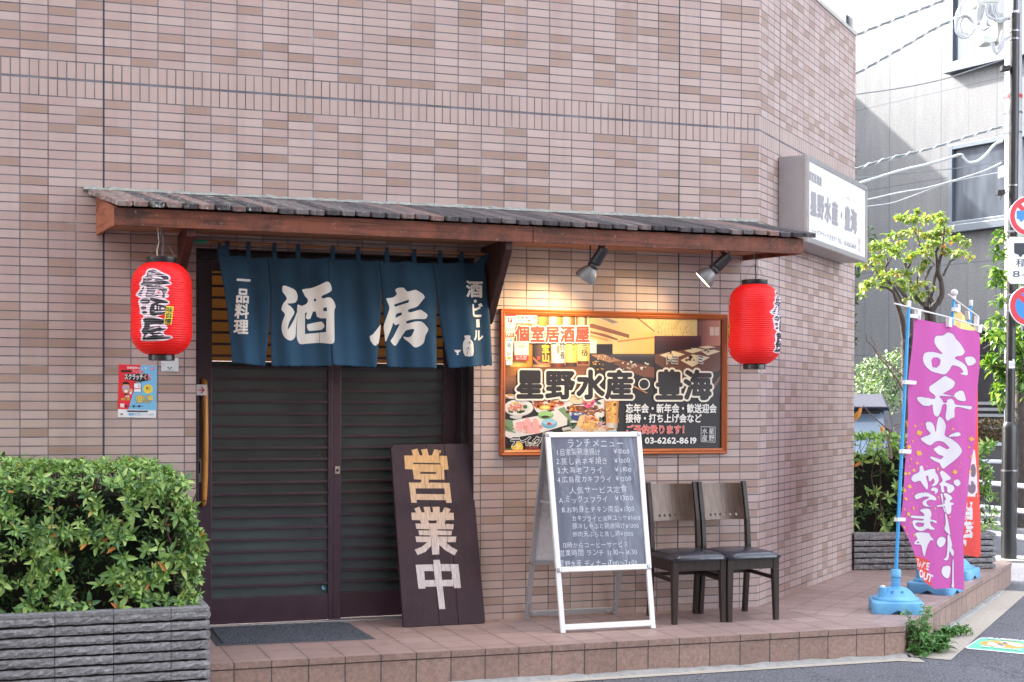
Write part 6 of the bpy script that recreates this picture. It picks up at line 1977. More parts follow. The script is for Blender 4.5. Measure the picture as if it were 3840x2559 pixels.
brush([(195, 450), (230, 420), (300, 412), (370, 440), (422, 470), (415, 498), (350, 490), (300, 510), (320, 550), (366, 558), (310, 566), (270, 540), (272, 500), (330, 465), (270, 460), (215, 485)], FH)
brush([(245, 600), (290, 580), (335, 590), (355, 645), (345, 690), (420, 712), (420, 735), (345, 715), (355, 760), (400, 800), (350, 805), (320, 790), (270, 820), (200, 790), (170, 730), (190, 705), (270, 708), (275, 690), (160, 678), (158, 655), (280, 660), (275, 630)], FH, [[(200, 740), (230, 725), (290, 735), (285, 770), (240, 775), (215, 765)]])
brush([(205, 840), (260, 832), (335, 840), (350, 870), (385, 912), (350, 920), (325, 1000), (312, 1085), (290, 1040), (275, 970), (235, 960), (190, 955), (190, 930), (230, 905), (210, 870)], FH, [[(215, 935), (240, 925), (255, 940), (225, 948)]])
brush([(465, 205), (505, 185), (570, 240), (580, 275), (525, 300), (600, 340), (608, 385), (570, 420), (545, 400), (545, 360), (510, 345), (515, 410), (485, 405), (478, 350), (460, 325), (500, 290), (480, 240)], FH)
brush([(608, 290), (640, 275), (664, 315), (640, 348), (610, 325)], FH)
brush([(505, 430), (540, 422), (590, 470), (560, 510), (600, 525), (590, 545), (578, 545), (570, 620), (540, 640), (515, 580), (520, 560), (440, 565), (435, 550), (510, 535), (515, 500), (530, 480)], FH)
brush([(475, 432), (492, 428), (500, 470), (508, 560), (524, 600), (520, 622), (506, 590), (494, 520)], FH)
brush([(520, 640), (530, 640), (545, 720), (560, 850), (550, 850), (515, 800), (525, 740)], FH)
brush([(420, 935), (450, 890), (500, 880), (525, 910), (510, 965), (470, 990), (435, 965)], FH)
brush([(540, 868), (556, 866), (575, 960), (570, 990), (588, 1030), (585, 1080), (570, 1060), (556, 1030), (545, 1120), (500, 1115), (530, 1090), (540, 980)], FH)
brush([(475, 1245), (495, 1195), (550, 1183), (566, 1215), (548, 1310), (500, 1295)], FH)
brush([(580, 1135), (588, 1135), (592, 1300), (598, 1415), (564, 1380), (580, 1375)], FH)
red = [(190, 1085), (240, 1085), (300, 1105), (360, 1140), (345, 1220), (390, 1390), (340, 1370), (290, 1320), (240, 1240), (210, 1160)]
lt.poly(red, M_FRD, FH, 2)
lt.text('TAKE', (205, 1190), (352, 1240), 105, [(.045, M_FWH)], FH); lt.text('OUT', (238, 1300), (385, 1372), 110, [(.045, M_FWH)], FH)
R = random.Random(17)
for (x, y, s_) in ((213, 1278, 16), (252, 1352, 34), (174, 1440, 14), (136, 1500, 24), (275, 1257, 7), (597, 1310, 14), (683, 1307, 6), (800, 1416, 28), (780, 1503, 14)):
    a = R.uniform(0, 1.5); lt.poly([FG(x + s_ * math.cos(a + k * PI / 2), y + s_ * math.sin(a + k * PI / 2)) for k in range(4)], M_FYE, idp)
for (x, y, s_) in ((236, 0, 36), (212, 105, 20), (152, 60, 13), (122, 80, 10), (136, 140, 13), (180, 180, 20), (97, 215, 22), (134, 212, 18), (140, 350, 28), (85, 392, 22), (98, 480, 25), (79, 588, 14), (180, 578, 22), (121, 640, 26), (78, 776, 16), (104, 846, 13), (184, 858, 20), (612, 198, 28), (780, 195, 20), (790, 35, 18), (434, 165, 20), (404, 583, 18), (558, 670, 11), (140, 730, 10), (450, 465, 16), (310, 138, 8), (360, 110, 6), (215, 60, 6), (172, 45, 5), (160, 20, 5), (615, 128, 6), (657, 100, 6), (688, 118, 6), (650, 145, 6), (662, 230, 6), (412, 640, 6), (477, 664, 6), (222, 555, 6), (210, 620, 6), (152, 520, 5), (172, 425, 6)):
    a = R.uniform(0, 1.5); f_ = R.uniform(.6, 1)
    lt.poly([FH(x + s_ * math.cos(a + k * PI / 2) * (f_ if k % 2 else 1), y + s_ * math.sin(a + k * PI / 2) * (f_ if k % 2 else 1)) for k in range(4)], M_FYE, idp)
lt.build('lettering', fl1, warp=warp_of(ff, wave1), cut=(.025, .04), base=.0012)
def on_f(fl, x, y, d=0): return on_plane(x, y, fl.O, fl.N) + fl.N * d
bar1 = MB(); bar1.tube([on_f(ff, 3347, 1139, .014), on_f(ff, 3408, 1155, .014), on_f(ff, 3560, 1193, .012), on_f(ff, 3690, 1231, .006)], .0055, 10)
b1 = bar1.build('crossbar', M_WPL, stands[0][0], smooth=True)
def strap(fl, quad, d=.012, root=None, name='strap'):
    m = MB(); q = [on_f(fl, *p, d) for p in quad]; m.prism(q, fl.N * -.026 if d > .015 else fl.N * -.004); return m.build(name, M_WPL, root)
for q in ([(3432, 1160), (3444, 1164), (3442, 1200), (3430, 1197)], [(3549, 1188), (3560, 1192), (3559, 1229), (3548, 1225)], [(3660, 1222), (3672, 1224), (3670, 1250), (3658, 1246)]): strap(ff, q, .022, fl1)
for q in ([(3403, 1178), (3443, 1182), (3441, 1197), (3402, 1191)], [(3386, 1426), (3426, 1430), (3424, 1443), (3384, 1441)], [(3374, 1685), (3407, 1686), (3405, 1702), (3372, 1700)], [(3356, 1942), (3386, 1942), (3384, 1955), (3355, 1955)]): strap(ff, q, .022, fl1)
tp = MB(); tp.tube([on_f(ff, 3664, 1226, .01), on_f(ff, 3676, 1222, .012), on_f(ff, 3688, 1232, .01)], .009, 8); tp.build('bar_end', M_WPL, stands[0][0], smooth=True)

# ---- yellow striped flag on the middle pole
fl2 = thing('banner_flag', 'yellow and orange striped cloth flag seen above the magenta one', 'banner flag', (*stands[1][2].xy, 1.2))
f2 = flag_frame(stands[1][2], 40.0)
m2s = [cloth_paint('flag_lime', (226, 222, 130)), cloth_paint('flag_apricot', (236, 200, 140)), cloth_paint('flag_lemon', (240, 230, 150))]
wave2 = lambda u, v: .012 * math.sin(u * 15 + v * 2)
xs = [3586, 3593, 3604, 3612, 3622, 3630, 3640, 3650, 3656]
for i, (a, b) in enumerate(zip(xs, xs[1:])):
    ya = 1158 + (a - 3586) * 1.12 - (5 if i % 2 else 0); yb = 1158 + (b - 3586) * 1.12
    f2.poly([(a, ya), (b, yb), (b - 75, 1900), (a - 75, 1890)], m2s[i % 3], idp)
f2.build('cloth', fl2, warp=warp_of(f2, wave2), cut=(.05, .06))
bar = MB(); bar.tube([on_f(f2, 3549, 1105, .016), on_f(f2, 3576, 1127, .016), on_f(f2, 3662, 1186, .012)], .0055, 10); bar.build('crossbar', M_WPL, stands[1][0], smooth=True)
for q in ([(3584, 1140), (3593, 1144), (3592, 1166), (3584, 1162)], [(3621, 1166), (3628, 1170), (3630, 1200), (3624, 1196)], [(3658, 1184), (3664, 1190), (3661, 1236), (3655, 1224)]): strap(f2, q, .018, fl2)
for q in ([(3572, 1154), (3592, 1158), (3590, 1172), (3571, 1168)],): strap(f2, q, .02, fl2)

# ---- red flag on the far pole
fl3 = thing('banner_flag', 'red cloth flag with white characters and food picture, mostly behind the magenta one', 'banner flag', (*stands[2][2].xy, 1.1))
f3 = flag_frame(stands[2][2], 20.0)
wave3 = lambda u, v: .012 * math.sin(u * 12 + v * 2) + .006 * math.sin(u * 31)
f3.poly([(3632, 1262), (3669, 1284), (3673, 1420), (3674, 1600), (3676, 1800), (3680, 1990), (3678, 2085), (3660, 2090), (3600, 2078), (3604, 1700), (3622, 1400)], M_FRD, idp)
f3.poly([(3640, 1290), (3668, 1296), (3668, 1480), (3640, 1470)], M_FWH, idp)
f3.poly([(3590, 1680), (3652, 1688), (3662, 1780), (3664, 1864), (3590, 1860)], M_FWH, idp)
f3.ell((3644, 1766), 12, 24, M_FDK, idp); f3.ell((3638, 1828), 16, 24, M_FDK, idp); f3.ell((3612, 1790), 16, 30, M_FYE, idp)
f3.column('当店', (3622, 1880), (3622, 2018), 44, [(.06, M_FWH)], idp)
f3.ell((3619, 2036), 7, 13, M_FWH, idp); f3.ell((3619, 2036), 3.5, 8, M_FRD, idp)
for k in range(26):
    f3.ell((R.uniform(3606, 3674), R.uniform(1880, 2080)), 2.5, 5, cloth_paint('flag_pale_red', (232, 100, 96)) if k == 0 else f3.mats[-1], idp, 8)
f3.build('cloth', fl3, warp=warp_of(f3, wave3), cut=(.05, .06))
bar = MB(); bar.tube([on_f(f3, 3620, 1240, .016), on_f(f3, 3645, 1253, .016), on_f(f3, 3676, 1274, .012)], .0055, 10); bar.build('crossbar', M_WPL, stands[2][0], smooth=True)

# ================================================================== painted smoking notice on the road
sm_ = thing('road_notice', 'green and white no smoking notice stuck flat on the asphalt', 'road notice', (5.8, -.9, .004))
g_ = Flat((5.365, -1.222, .004), Vector((.463, .041, 0)), Vector((.636, .681, 0)) - Vector((.463, .041, 0)) * .62, 6e-5)
g_.N = Vector((0, 0, 1))
ZD = zc(3600, 2300, 8.7125)
def zuv(a, b):
    q = onZ(*ZD(a, b), .004); return q
class Ground(Flat):
    def uv(s, x, y):
        q = onZ(x, y, .004); return q.x, q.y
    def build(s, name, parent):
        me = bpy.data.meshes.new(name)
        me.from_pydata([(x, y, .004 + d * 20) for x, y, d in s.v], [], s.f)
        for mt_ in s.mats: me.materials.append(mt_)
        me.polygons.foreach_set('material_index', s.m)
        bm = bmesh.new(); bm.from_mesh(me)
        for f in bm.faces:
            f.normal_update()
            if f.normal.z < 0: f.normal_flip()
        bm.to_mesh(me); bm.free()
        o = bpy.data.objects.new(name, me); COL.objects.link(o)
        return rel(o, parent)
gg = Ground((0, 0, 0), (1, 0, 0), (0, 1, 0), 4e-5)
P_ = lambda r, g, b: paint((r, g, b), .75, .12, 60, name='road_paint_%d_%d_%d' % (r, g, b))
gg.poly([(160, 1115), (590, 840), (700, 795), (820, 795), (2100, 900), (3300, 1000), (3000, 1420), (2100, 1340), (240, 1160)], P_(222, 232, 226), ZD)
gg.poly([(250, 1115), (620, 860), (700, 822), (840, 822), (2100, 925), (3230, 1020), (2960, 1385), (2100, 1310), (300, 1135)], P_(112, 206, 172), ZD)
gg.poly([(650, 985), (760, 930), (1000, 905), (1300, 910), (1800, 960), (2100, 1020), (2200, 1090), (2060, 1145), (1700, 1155), (1300, 1130), (900, 1070), (680, 1010)], P_(222, 168, 84), ZD, 2)
gg.poly([(890, 990), (960, 955), (1060, 960), (1200, 1010), (1480, 1085), (1440, 1120), (1250, 1105), (1000, 1060), (900, 1020)], P_(232, 230, 226), ZD, 2)
gg.poly([(1250, 955), (1500, 950), (1850, 1000), (2060, 1060), (2050, 1100), (1900, 1115), (1700, 1070), (1450, 1000)], P_(232, 230, 226), ZD, 2)
gg.poly([(1380, 975), (1450, 965), (1600, 990), (1540, 1015), (1420, 1005)], P_(110, 112, 130), ZD); gg.poly([(1190, 1020), (1260, 1012), (1430, 1060), (1400, 1085), (1300, 1065)], P_(110, 112, 130), ZD)
gg.text('路上喫煙禁止', (860, 865), (2080, 960), 62, [(.03, P_(232, 236, 232))], ZD)
gg.text('No Smoking', (630, 1130), (1990, 1260), 62, [(.03, P_(232, 236, 232))], ZD)
gg.build('printed_sheet', sm_)

# ================================================================== grey stone office building across the side street
A14 = math.radians(14)
FQ = Vector((15.06, 12.7, 0)); FT = Vector((-math.sin(A14), math.cos(A14), 0)); FN = Vector((-math.cos(A14), -math.sin(A14), 0))
ob = thing('office_building', 'tall pale grey stone-clad office building across the street', 'building', (*FQ.xy, 0))
ob.rotation_euler = (0, 0, math.atan2(-FT.y, -FT.x))     # local x runs towards the camera, y into the building
t = NT('granite_cladding')
co = t.coord(); x, y, zz = t.sep(co)
def joint(v, pitch, off, wd):
    f = t.math('FRACT', t.math('DIVIDE', t.math('SUBTRACT', v, off), pitch))
    return t.math('LESS_THAN', t.math('MULTIPLY', t.math('MINIMUM', f, t.math('SUBTRACT', 1.0, f)), pitch), wd)
j = t.math('MAXIMUM', t.math('MAXIMUM', joint(x, 1.16, -1.03, .010), joint(x, .58, -1.03, .004)), joint(zz, 1.5, 3.95, .008))
gr = t.noise(co, 34, 5, .75); st = t.noise(t.mapping(co, scale=(6, 6, 1.2)), 1.2, 4)
c = t.ramp(gr, [(.25, lin((82, 84, 86))), (.5, lin((101, 102, 104))), (.75, lin((120, 120, 120)))])
c = t.mix(1.0, c, t.ramp(st, [(.3, .88), (.7, 1.07)]), 'MULTIPLY')
t.out(t.mix(j, c, lin((76, 80, 86))), .55, spec=.4)
M_GRAN = t.m
M_WFR = paint((100, 107, 115), .4, .06, 10, metal=.4, name='window_aluminium')
t = NT('office_window_glass')
rf_ = t.noise(t.mapping(t.coord(), scale=(3.2, 1, .9)), .8, 2)
t.out(t.ramp(rf_, [(.35, lin((62, 67, 74))), (.6, lin((92, 98, 107)))]), .08, spec=.6); M_WGL = t.m
def fbox(m, x0, x1, y0, y1, z0, z1): return m.box(x0, x1, y0, y1, z0, z1)
wx0, wx1 = .33, 2.55
wins = [(4.60, 5.98), (7.33, 8.75), (10.05, 11.4)]
def local(m, name, mat, parent, **k):
    o = m.build(name, mat, None, **k); o.parent = parent; return o
m = MB()
bays = [(wx0 + 4.6 * k, wx1 + 4.6 * k) for k in range(0, 2)] + [(wx0 - 4.6, wx1 - 4.6)]
X_0, X_1, ZT_ = -24.0, 14.0, 15.0
# wall as strips round the openings
edges = sorted([X_0, X_1] + [e for b in bays for e in b])
for i, (a, b) in enumerate(zip(edges, edges[1:])):
    inb = any(abs(a - q[0]) < 1e-6 for q in bays)
    if not inb:
        m.box(a, b, 0, .4, 0, ZT_)
    else:
        zs = [0] + [v for q in wins for v in q] + [ZT_]
        for k in range(0, len(zs), 2): m.box(a, b, 0, .4, zs[k], zs[k + 1])
m.box(X_0, X_1, .4, 12, 0, ZT_ - .2)
local(m, 'wall', M_GRAN, ob)
for bx0, bx1 in bays:
    for z0, z1 in wins:
        f = MB(); d_ = .09
        f.box(bx0, bx0 + .08, -.05, d_, z0, z1); f.box(bx1 - .08, bx1, -.05, d_, z0, z1); f.box(bx0 + .08, bx1 - .08, -.05, d_, z1 - .08, z1); f.box(bx0 + .08, bx1 - .08, -.05, d_, z0, z0 + .07)
        w_o = local(f, 'window', M_WFR, ob, bevel=.006)
        s = MB(); s.box(bx0 - .03, bx1 + .03, -.16, -.002, z0 - .13, z0 - .002); local(s, 'window_sill', M_WFR, w_o, bevel=.008)
        g = MB(); g.box(bx0 + .08, bx1 - .08, .02, .04, z0 + .07, z1 - .08); local(g, 'window_pane', M_WGL, w_o)
# dark glazed ground floor behind the hedge
g = MB(); g.box(.55, 5.2, -.06, -.004, .6, 2.75); local(g, 'shopfront_glazing', paint((40, 42, 46), .15, .2, 2), ob)
g = MB(); g.box(.45, 5.3, -.35, -.002, 2.76, 2.95); local(g, 'entrance_canopy', paint((70, 74, 78), .5), ob)
for k in range(5):
    g = MB().box(.55, 5.2, -.12, -.062, 1.15 + k * .1, 1.20 + k * .1)
    local(g, 'louvre', paint((120, 124, 128), .5), ob)

# low tiled wall with a brown clipped hedge along the far pavement
lw = thing('boundary_wall', 'low grey tiled wall topped by a brown clipped hedge across the side street', 'wall', (0, 0, 0))
dW = 22.0
p0, p1 = depth(3560, 1660, dW), depth(4300, 1668, dW)
dd = Vector((p1.x - p0.x, p1.y - p0.y, 0)).normalized(); nn_ = Vector((dd.y, -dd.x, 0))
mwall = grid_tile('far_wall_tiles', .12, .12, 0, 0, col1=(150, 154, 160), jw=.012, axis='XY')
Lw = (p1 - p0).length; zt_ = p0.z
m = MB(); m.box(0, Lw, 0, .25, 0, zt_ - .05)
wl_o = m.build('wall', mwall)
# lay the wall grid in its own upright frame
wl_o.data.transform(Matrix.Identity(4))
wl_o.matrix_world = Matrix(((dd.x, -nn_.x, 0, p0.x), (dd.y, -nn_.y, 0, p0.y), (0, 0, 1, 0), (0, 0, 0, 1)))
wl_o.parent = lw
m = MB(); m.box(-.03, Lw, -.03, .28, zt_ - .048, zt_); c_ = m.build('coping', paint((186, 188, 190), .6)); c_.matrix_world = wl_o.matrix_world; c_.parent = lw
gtile = mwall.node_tree.nodes
def leaf_cloud(m, r, C, rx, ry, rz, n, L, wd=.5, fold=.15):
    for k in range(n):
        v = Vector((r.gauss(0, 1), r.gauss(0, 1), r.gauss(0, 1))).normalized() * (r.random() ** .45)
        p = C + RIGHT * v.x * rx + FWD * v.y * ry + Vector((0, 0, v.z * rz))
        leaf(m, p, Vector((r.gauss(0, 1), r.gauss(0, 1), r.gauss(-.2, .6))), Vector((0, 0, 1)), L * r.uniform(.6, 1.3), L * wd * r.uniform(.7, 1.2), fold, .2)
bh = thing('clipped_hedge', 'brown autumn clipped hedge on top of the far tiled wall', 'hedge', (p0 + dd * 1.5)[:])
R = random.Random(33); m = MB()
for k in range(5200):
    s = R.uniform(-.1, 2.8)
    p = p0 + dd * s - nn_ * R.uniform(.02, .5) + Vector((0, 0, R.uniform(0, .33) + .02))
    leaf(m, p, Vector((R.gauss(0, 1), R.gauss(0, 1), R.gauss(0, 1))), Vector((0, 0, 1)), .05, .03)
m.build('foliage', leaf_mat('autumn_hedge', [(0, (70, 56, 40)), (.5, (110, 88, 58)), (.85, (136, 110, 70)), (1, (96, 110, 60))], trans=.1), bh)

# far pavement edge and lane paint
k2 = MB()
q0, q1 = onZ(3560, 1872, 0), onZ(4200, 1905, 0)
d2_ = (q1 - q0).normalized(); n2_ = Vector((d2_.y, -d2_.x, 0))
k2.hexa([q0, q1, q1 - n2_ * 6, q0 - n2_ * 6, q0 + Vector((0, 0, .13)), q1 + Vector((0, 0, .13)), q1 - n2_ * 6 + Vector((0, 0, .13)), q0 - n2_ * 6 + Vector((0, 0, .13))])
tag(k2.build('pavement', paint((150, 150, 150), .85, .15, 8), bevel=.01), kind='structure')
rp = MB()
for ya, yb in ((1918, 1930), (1950, 1962)):
    a, b, c, d = onZ(3560, ya, .004), onZ(4200, ya + 24, .004), onZ(4200, yb + 25, .004), onZ(3560, yb, .004)
    rp.add([a, b, c, d], [(0, 1, 2, 3)])
tag(rp.build('road_paint', paint((206, 206, 202), .8, .15, 20)), kind='structure')
ye = MB(); a, b, c, d = onZ(3812, 2094, .005), onZ(4100, 2106, .005), onZ(4100, 2112, .005), onZ(3812, 2100, .005)
ye.add([a, b, c, d], [(0, 1, 2, 3)])
tag(ye.build('road_paint', paint((214, 172, 84), .8, .15, 20)), kind='structure')
fw_ = MB()                                   # thin pavement slab that the street pole stands in
a, b, c, d = onZ(3735, 2108, 0), onZ(4100, 2122, 0), onZ(4100, 2095, 0), onZ(3735, 2093, 0)
up_ = Vector((0, 0, .02)); fw_.hexa([a, b, c, d, a + up_, b + up_, c + up_, d + up_])
tag(fw_.build('pavement', paint((150, 150, 146), .85, .15, 14)), kind='structure')

# ================================================================== white pipe guard rails
gr1 = thing('guard_rail', 'white three-pipe guard rail beside the black sign pole', 'guard rail', depth(3770, 2060, 15.0)[:])
M_GRD = paint((196, 200, 210), .35, .06, 12, name='guard_rail_enamel')
for i, (ya, yb, r_) in enumerate(((1803, 1850, .026), (1893, 1950, .026), (1984, 2060, .028))):
    m = MB(); m.tube([depth(3600, ya, 15.4), depth(4150, yb, 13.6)], r_, 14); m.build('rail', M_GRD, gr1, smooth=True)
for x, dd_ in ((3640, 15.25), (4080, 13.8)):
    t_ = depth(x, 1790, dd_); m = MB(); m.tube([Vector((t_.x, t_.y, 0)), t_], .03, 14); m.build('post', M_GRD, gr1, smooth=True)
gr2 = thing('guard_rail', 'thin pale guard rail far off in front of the tiled wall', 'guard rail', depth(3700, 1800, 20.5)[:])
m = MB(); m.tube([depth(3580, 1728, 20.6), depth(4200, 1742, 20.2)], .028, 10); m.build('rail', M_GRD, gr2, smooth=True)
for x in (3610, 3960):
    t_ = depth(x, 1730, 20.5); m = MB(); m.tube([Vector((t_.x, t_.y, .1)), t_], .025, 10); m.build('post', M_GRD, gr2, smooth=True)

# ================================================================== black steel pole with traffic signs
spl = thing('sign_pole', 'tall black steel pole carrying two round traffic signs and a white plate', 'sign pole', (9.30, 3.45, 0))
dS = 14.25
M_PB = paint((36, 36, 38), .35, .12, 8, name='black_pole_paint', spec=.6)
base_ = depth(3783, 2098, dS); base_.z = .015
L_ = [base_, depth(3785, 1900, dS), depth(3787, 1600, dS)]
m = MB(); m.tube([L_[0], depth(3783, 1968, dS)], .0755, 28); m.tube([depth(3783, 1968, dS), depth(3785, 1768, dS)], .0795, 28); m.tube([depth(3785, 1766, dS), depth(3786.5, 1606, dS), depth(3787, 1592, dS), depth(3787, 1583, dS)], [.0745, .0735, .068, .049], 28)
m.build('lower_sleeve', M_PB, spl, smooth=True, auto=40)
m = MB(); m.tube([depth(3787, 1588, dS), depth(3792, 1200, dS), depth(3799, 800, dS), depth(3803, 420, dS), depth(3806, 46, dS)], [.045, .045, .045, .046, .046], 24)
m.build('shaft', M_PB, spl, smooth=True, auto=40)
m = MB(); m.tube([depth(3806, 48, dS), depth(3811, -260, dS)], .026, 20); m.build('upper_shaft', M_PB, spl, smooth=True)
m = MB(); m.tube([depth(3806, 52, dS), depth(3806, 44, dS)], .05, 24); m.build('top_collar', paint((190, 192, 196), .35, metal=.7), spl, smooth=True, auto=40)
for y, x in ((118, 3804), (148, 3804), (697, 3799), (1765, 3785)):
    MB().tube([depth(x, y - 3, dS), depth(x, y + 3, dS)], .05 if y < 1000 else .082, 24).build('steel_band', paint((140, 142, 146), .35, metal=.7), spl, smooth=True, auto=40)
for x, y in ((3795, 1768), (3794, 1836), (3793, 1904), (3793, 1968)):
    MB().lathe([(.008, 0), (.008, .006), (.004, .008)], 10, M4=Matrix.Translation(depth(x, y, dS - .085)) @ (-FWD).to_track_quat('Z', 'Y').to_matrix().to_4x4()).build('bolt', paint((60, 60, 62), .4, metal=.6), spl)
CF = Flat(depth(3861, 811, dS - .10), RIGHT, Vector((0, 0, 1)), 1e-4)
SRED = ink((206, 44, 58), .3); SWHT = ink((226, 230, 236), .3); SBLU = ink((44, 132, 206), .3); SNAV = ink((30, 34, 50), .3)
rr = 77.0 / F * (dS - .10)
def disc(name, y, blue):
    root_ = depth(3861, y, dS - .10)
    m = MB(); m.lathe([(rr, -.006), (rr + .001, -.003), (rr, 0)], 64, M4=Matrix.Translation(root_) @ (-FWD).to_track_quat('Z', 'Y').to_matrix().to_4x4())
    o = m.build(name, paint((200, 204, 208), .35, metal=.4), spl, smooth=True, auto=30)
    f = Flat(root_ - FWD * .002, RIGHT, UP, 1.2e-4)
    f.ell((0, 0), rr * .985, rr * .985, SWHT, None, 64); f.ell((0, 0), rr * .955, rr * .955, SRED, None, 64)
    if blue:
        f.ell((0, 0), rr * .70, rr * .70, SBLU, None, 64)
        w_ = rr * .085; a = rr * .74
        f.poly([(-a * .707 - w_, a * .707 - w_), (-a * .707 + w_, a * .707 + w_), (a * .707 + w_, -a * .707 + w_), (a * .707 - w_, -a * .707 - w_)], SRED)
    else:
        f.ell((0, 0), rr * .72, rr * .72, SWHT, None, 64)
        w_ = rr * .085; a = rr * .76
        f.poly([(-a * .707 - w_, a * .707 - w_), (-a * .707 + w_, a * .707 + w_), (a * .707 + w_, -a * .707 + w_), (a * .707 - w_, -a * .707 - w_)], SRED)
        k = rr
        f.poly([(-.64 * k, .27 * k), (.20 * k, .27 * k), (.20 * k, .17 * k), (.48 * k, .17 * k), (.60 * k, .0), (.60 * k, -.17 * k), (.42 * k, -.17 * k), (.36 * k, -.28 * k), (.26 * k, -.28 * k), (.20 * k, -.17 * k), (-.30 * k, -.17 * k), (-.36 * k, -.28 * k), (-.46 * k, -.28 * k), (-.52 * k, -.17 * k), (-.64 * k, -.13 * k)], SBLU)
    f.build('sign_face', o)
    return o
disc('round_sign', 811, False)['label'] = 'round red-ringed sign with a blue truck'
disc('round_sign', 1148, True)['label'] = 'round blue no-parking sign with red ring and slash'
pc = lambda x, y: depth(x, y, dS - .10)
m = MB(); m.prism([pc(3780, 900), pc(3790, 889), pc(3932, 889), pc(3942, 900), pc(3942, 1054), pc(3932, 1065), pc(3790, 1065), pc(3780, 1054)], FWD * .006)
plo = m.build('plate', SWHT, spl, bevel=.002)
f = Flat(pc(3780, 1065) - FWD * .0012, RIGHT, UP, 1.2e-4)
f.poly([(3803, 912), (3885, 912), (3885, 924), (3912, 924), (3922, 938), (3922, 953), (3908, 955), (3902, 962), (3892, 962), (3886, 955), (3836, 955), (3830, 964), (3824, 964), (3818, 955), (3808, 953), (3803, 948)], SNAV, idp)
f.text('積3t', (3808, 1003), (3900, 1003), 34, [(.012, SNAV)], idp)
f.text('8-20', (3796, 1043), (3912, 1043), 34, [(.012, SNAV)], idp)
f.build('lettering', plo)
for y in (868, 906, 1106, 1166):
    MB().box(-.05, .03, -.012, .012, -.010, .010, M4=Matrix.Translation(depth(3793, y, dS - .06)) @ Matrix(((RIGHT.x, FWD.x, 0), (RIGHT.y, FWD.y, 0), (0, 0, 1))).to_4x4()).build('sign_clamp', paint((150, 152, 156), .4, metal=.7), spl)
f = Flat(depth(3790, 1365, dS - .052), RIGHT, UP, 1e-4)
f.poly([(3783, 1354), (3806, 1354), (3806, 1382), (3783, 1382)], SWHT, idp); f.poly([(3797, 1347), (3804, 1347), (3804, 1354), (3797, 1354)], SWHT, idp)
f.text('225', (3784, 1374), (3806, 1374), 14, [(.01, ink((110, 110, 116)))], idp)
f.build('number_tag', spl)
def flood(x, y, w, h, lab):
    r_ = thing('flood_lamp', lab, 'lamp', depth(x, y, dS - .04)[:])
    m = MB(); c0 = depth(x, y, dS - .04)
    X_, Z_ = RIGHT * (w / F * dS / 2), UP * (h / F * dS / 2)
    m.hexa([c0 - X_ - Z_ * .9, c0 + X_ - Z_ * .7, c0 + X_ - Z_ * .7 + FWD * .07, c0 - X_ - Z_ * .9 + FWD * .07, c0 - X_ + Z_ * .8, c0 + X_ + Z_, c0 + X_ + Z_ + FWD * .07, c0 - X_ + Z_ * .8 + FWD * .07])
    m.build('housing', M_BLACK, r_, bevel=.004)
    m = MB(); m.tube([c0 + X_ * .9 + FWD * .03, c0 + X_ * 1.5 + FWD * .03, depth(x + w * .8, y - h * .2, dS)], .007, 8); m.build('arm', paint((120, 122, 126), .4, metal=.6), r_)
    m = MB(); m.tube([c0 - Z_ * .8, c0 - Z_ * 1.8 - X_ * .2, c0 - Z_ * 2.4 - X_ * .3], .004, 6); m.build('lead', M_BLACK, r_, smooth=True)
flood(3774, 255, 32, 22, 'small black flood lamp high on the sign pole with a dangling lead')
flood(3756, 722, 28, 23, 'small black flood lamp on the sign pole just above the round truck sign')

# ================================================================== concrete utility pole and its gear
dU = 20.5
upo = thing('utility_pole', 'slim grey concrete utility pole behind the black sign pole', 'utility pole', (12.3, 8.0, 0))
m = MB(); b0 = depth(3801, 1930, dU); b0.z = 0
m.tube([b0, depth(3801, 1000, dU), depth(3800, -420, dU)], [.13, .122, .112], 28); m.build('shaft', paint((176, 178, 182), .7, .1, 6, .002, 40), upo, smooth=True)
for y in (425, 500):
    MB().tube([depth(3800, y - 3, dU), depth(3800, y + 3, dU)], .126, 24).build('steel_band', paint((110, 122, 132), .4, metal=.6), upo, smooth=True, auto=40)
m = MB(); m.tube([depth(3800, 358, dU), depth(3800, 371, dU)], .125, 24); m.build('red_band', paint((196, 60, 64), .5), upo, smooth=True, auto=40)
Z1 = zc(3540, 0, 3.733)
def gbox(lab, pts, dpt=.3, col=(196, 196, 190), nm='cable_box', d=19.9):
    r_ = thing(nm, lab, 'cable box', depth(*Z1(*pts[0]), d)[:])
    m = MB(); m.prism([depth(*Z1(*p), d) for p in pts], FWD * dpt); m.build('housing', paint(col, .5, .08, 10), r_, bevel=.012)
    q = [Vector(Z1(*p)) for p in pts]; c = sum(q, Vector((0, 0))) / len(q)
    m = MB(); m.prism([depth(*(c + (v - c) * .86), d - .004) for v in q], FWD * .003); m.build('lid', paint(tuple(v - 10 for v in col), .5, .08, 10), r_)
    return r_
gbox('white cable box at the very top edge with many cables hanging from it', [(465, 62), (590, 40), (770, 40), (770, -160), (465, -160)])
gbox('beige upright cable box between the hanging cables and the pole', [(740, 175), (835, 175), (835, 380), (800, 600), (740, 600)], .22, (176, 174, 166))
gbox('squat white cable box below the bundle of cables', [(550, 480), (640, 520), (735, 520), (740, 580), (640, 606), (550, 596)], .25, (208, 210, 204))
Z2 = zc(3540, 420, 4.127)
r_ = thing('meter_case', 'small rounded white case strapped to the utility pole above the lower flood lamp', 'case', depth(*Z2(935, 920), 19.9)[:])
m = MB(); m.prism([depth(*Z2(*p), 19.9) for p in ((890, 850), (905, 832), (970, 832), (978, 850), (978, 1000), (960, 1015), (900, 1015), (888, 1000))], FWD * .14); m.build('case', paint((216, 222, 222), .4, .04), r_, bevel=.015)
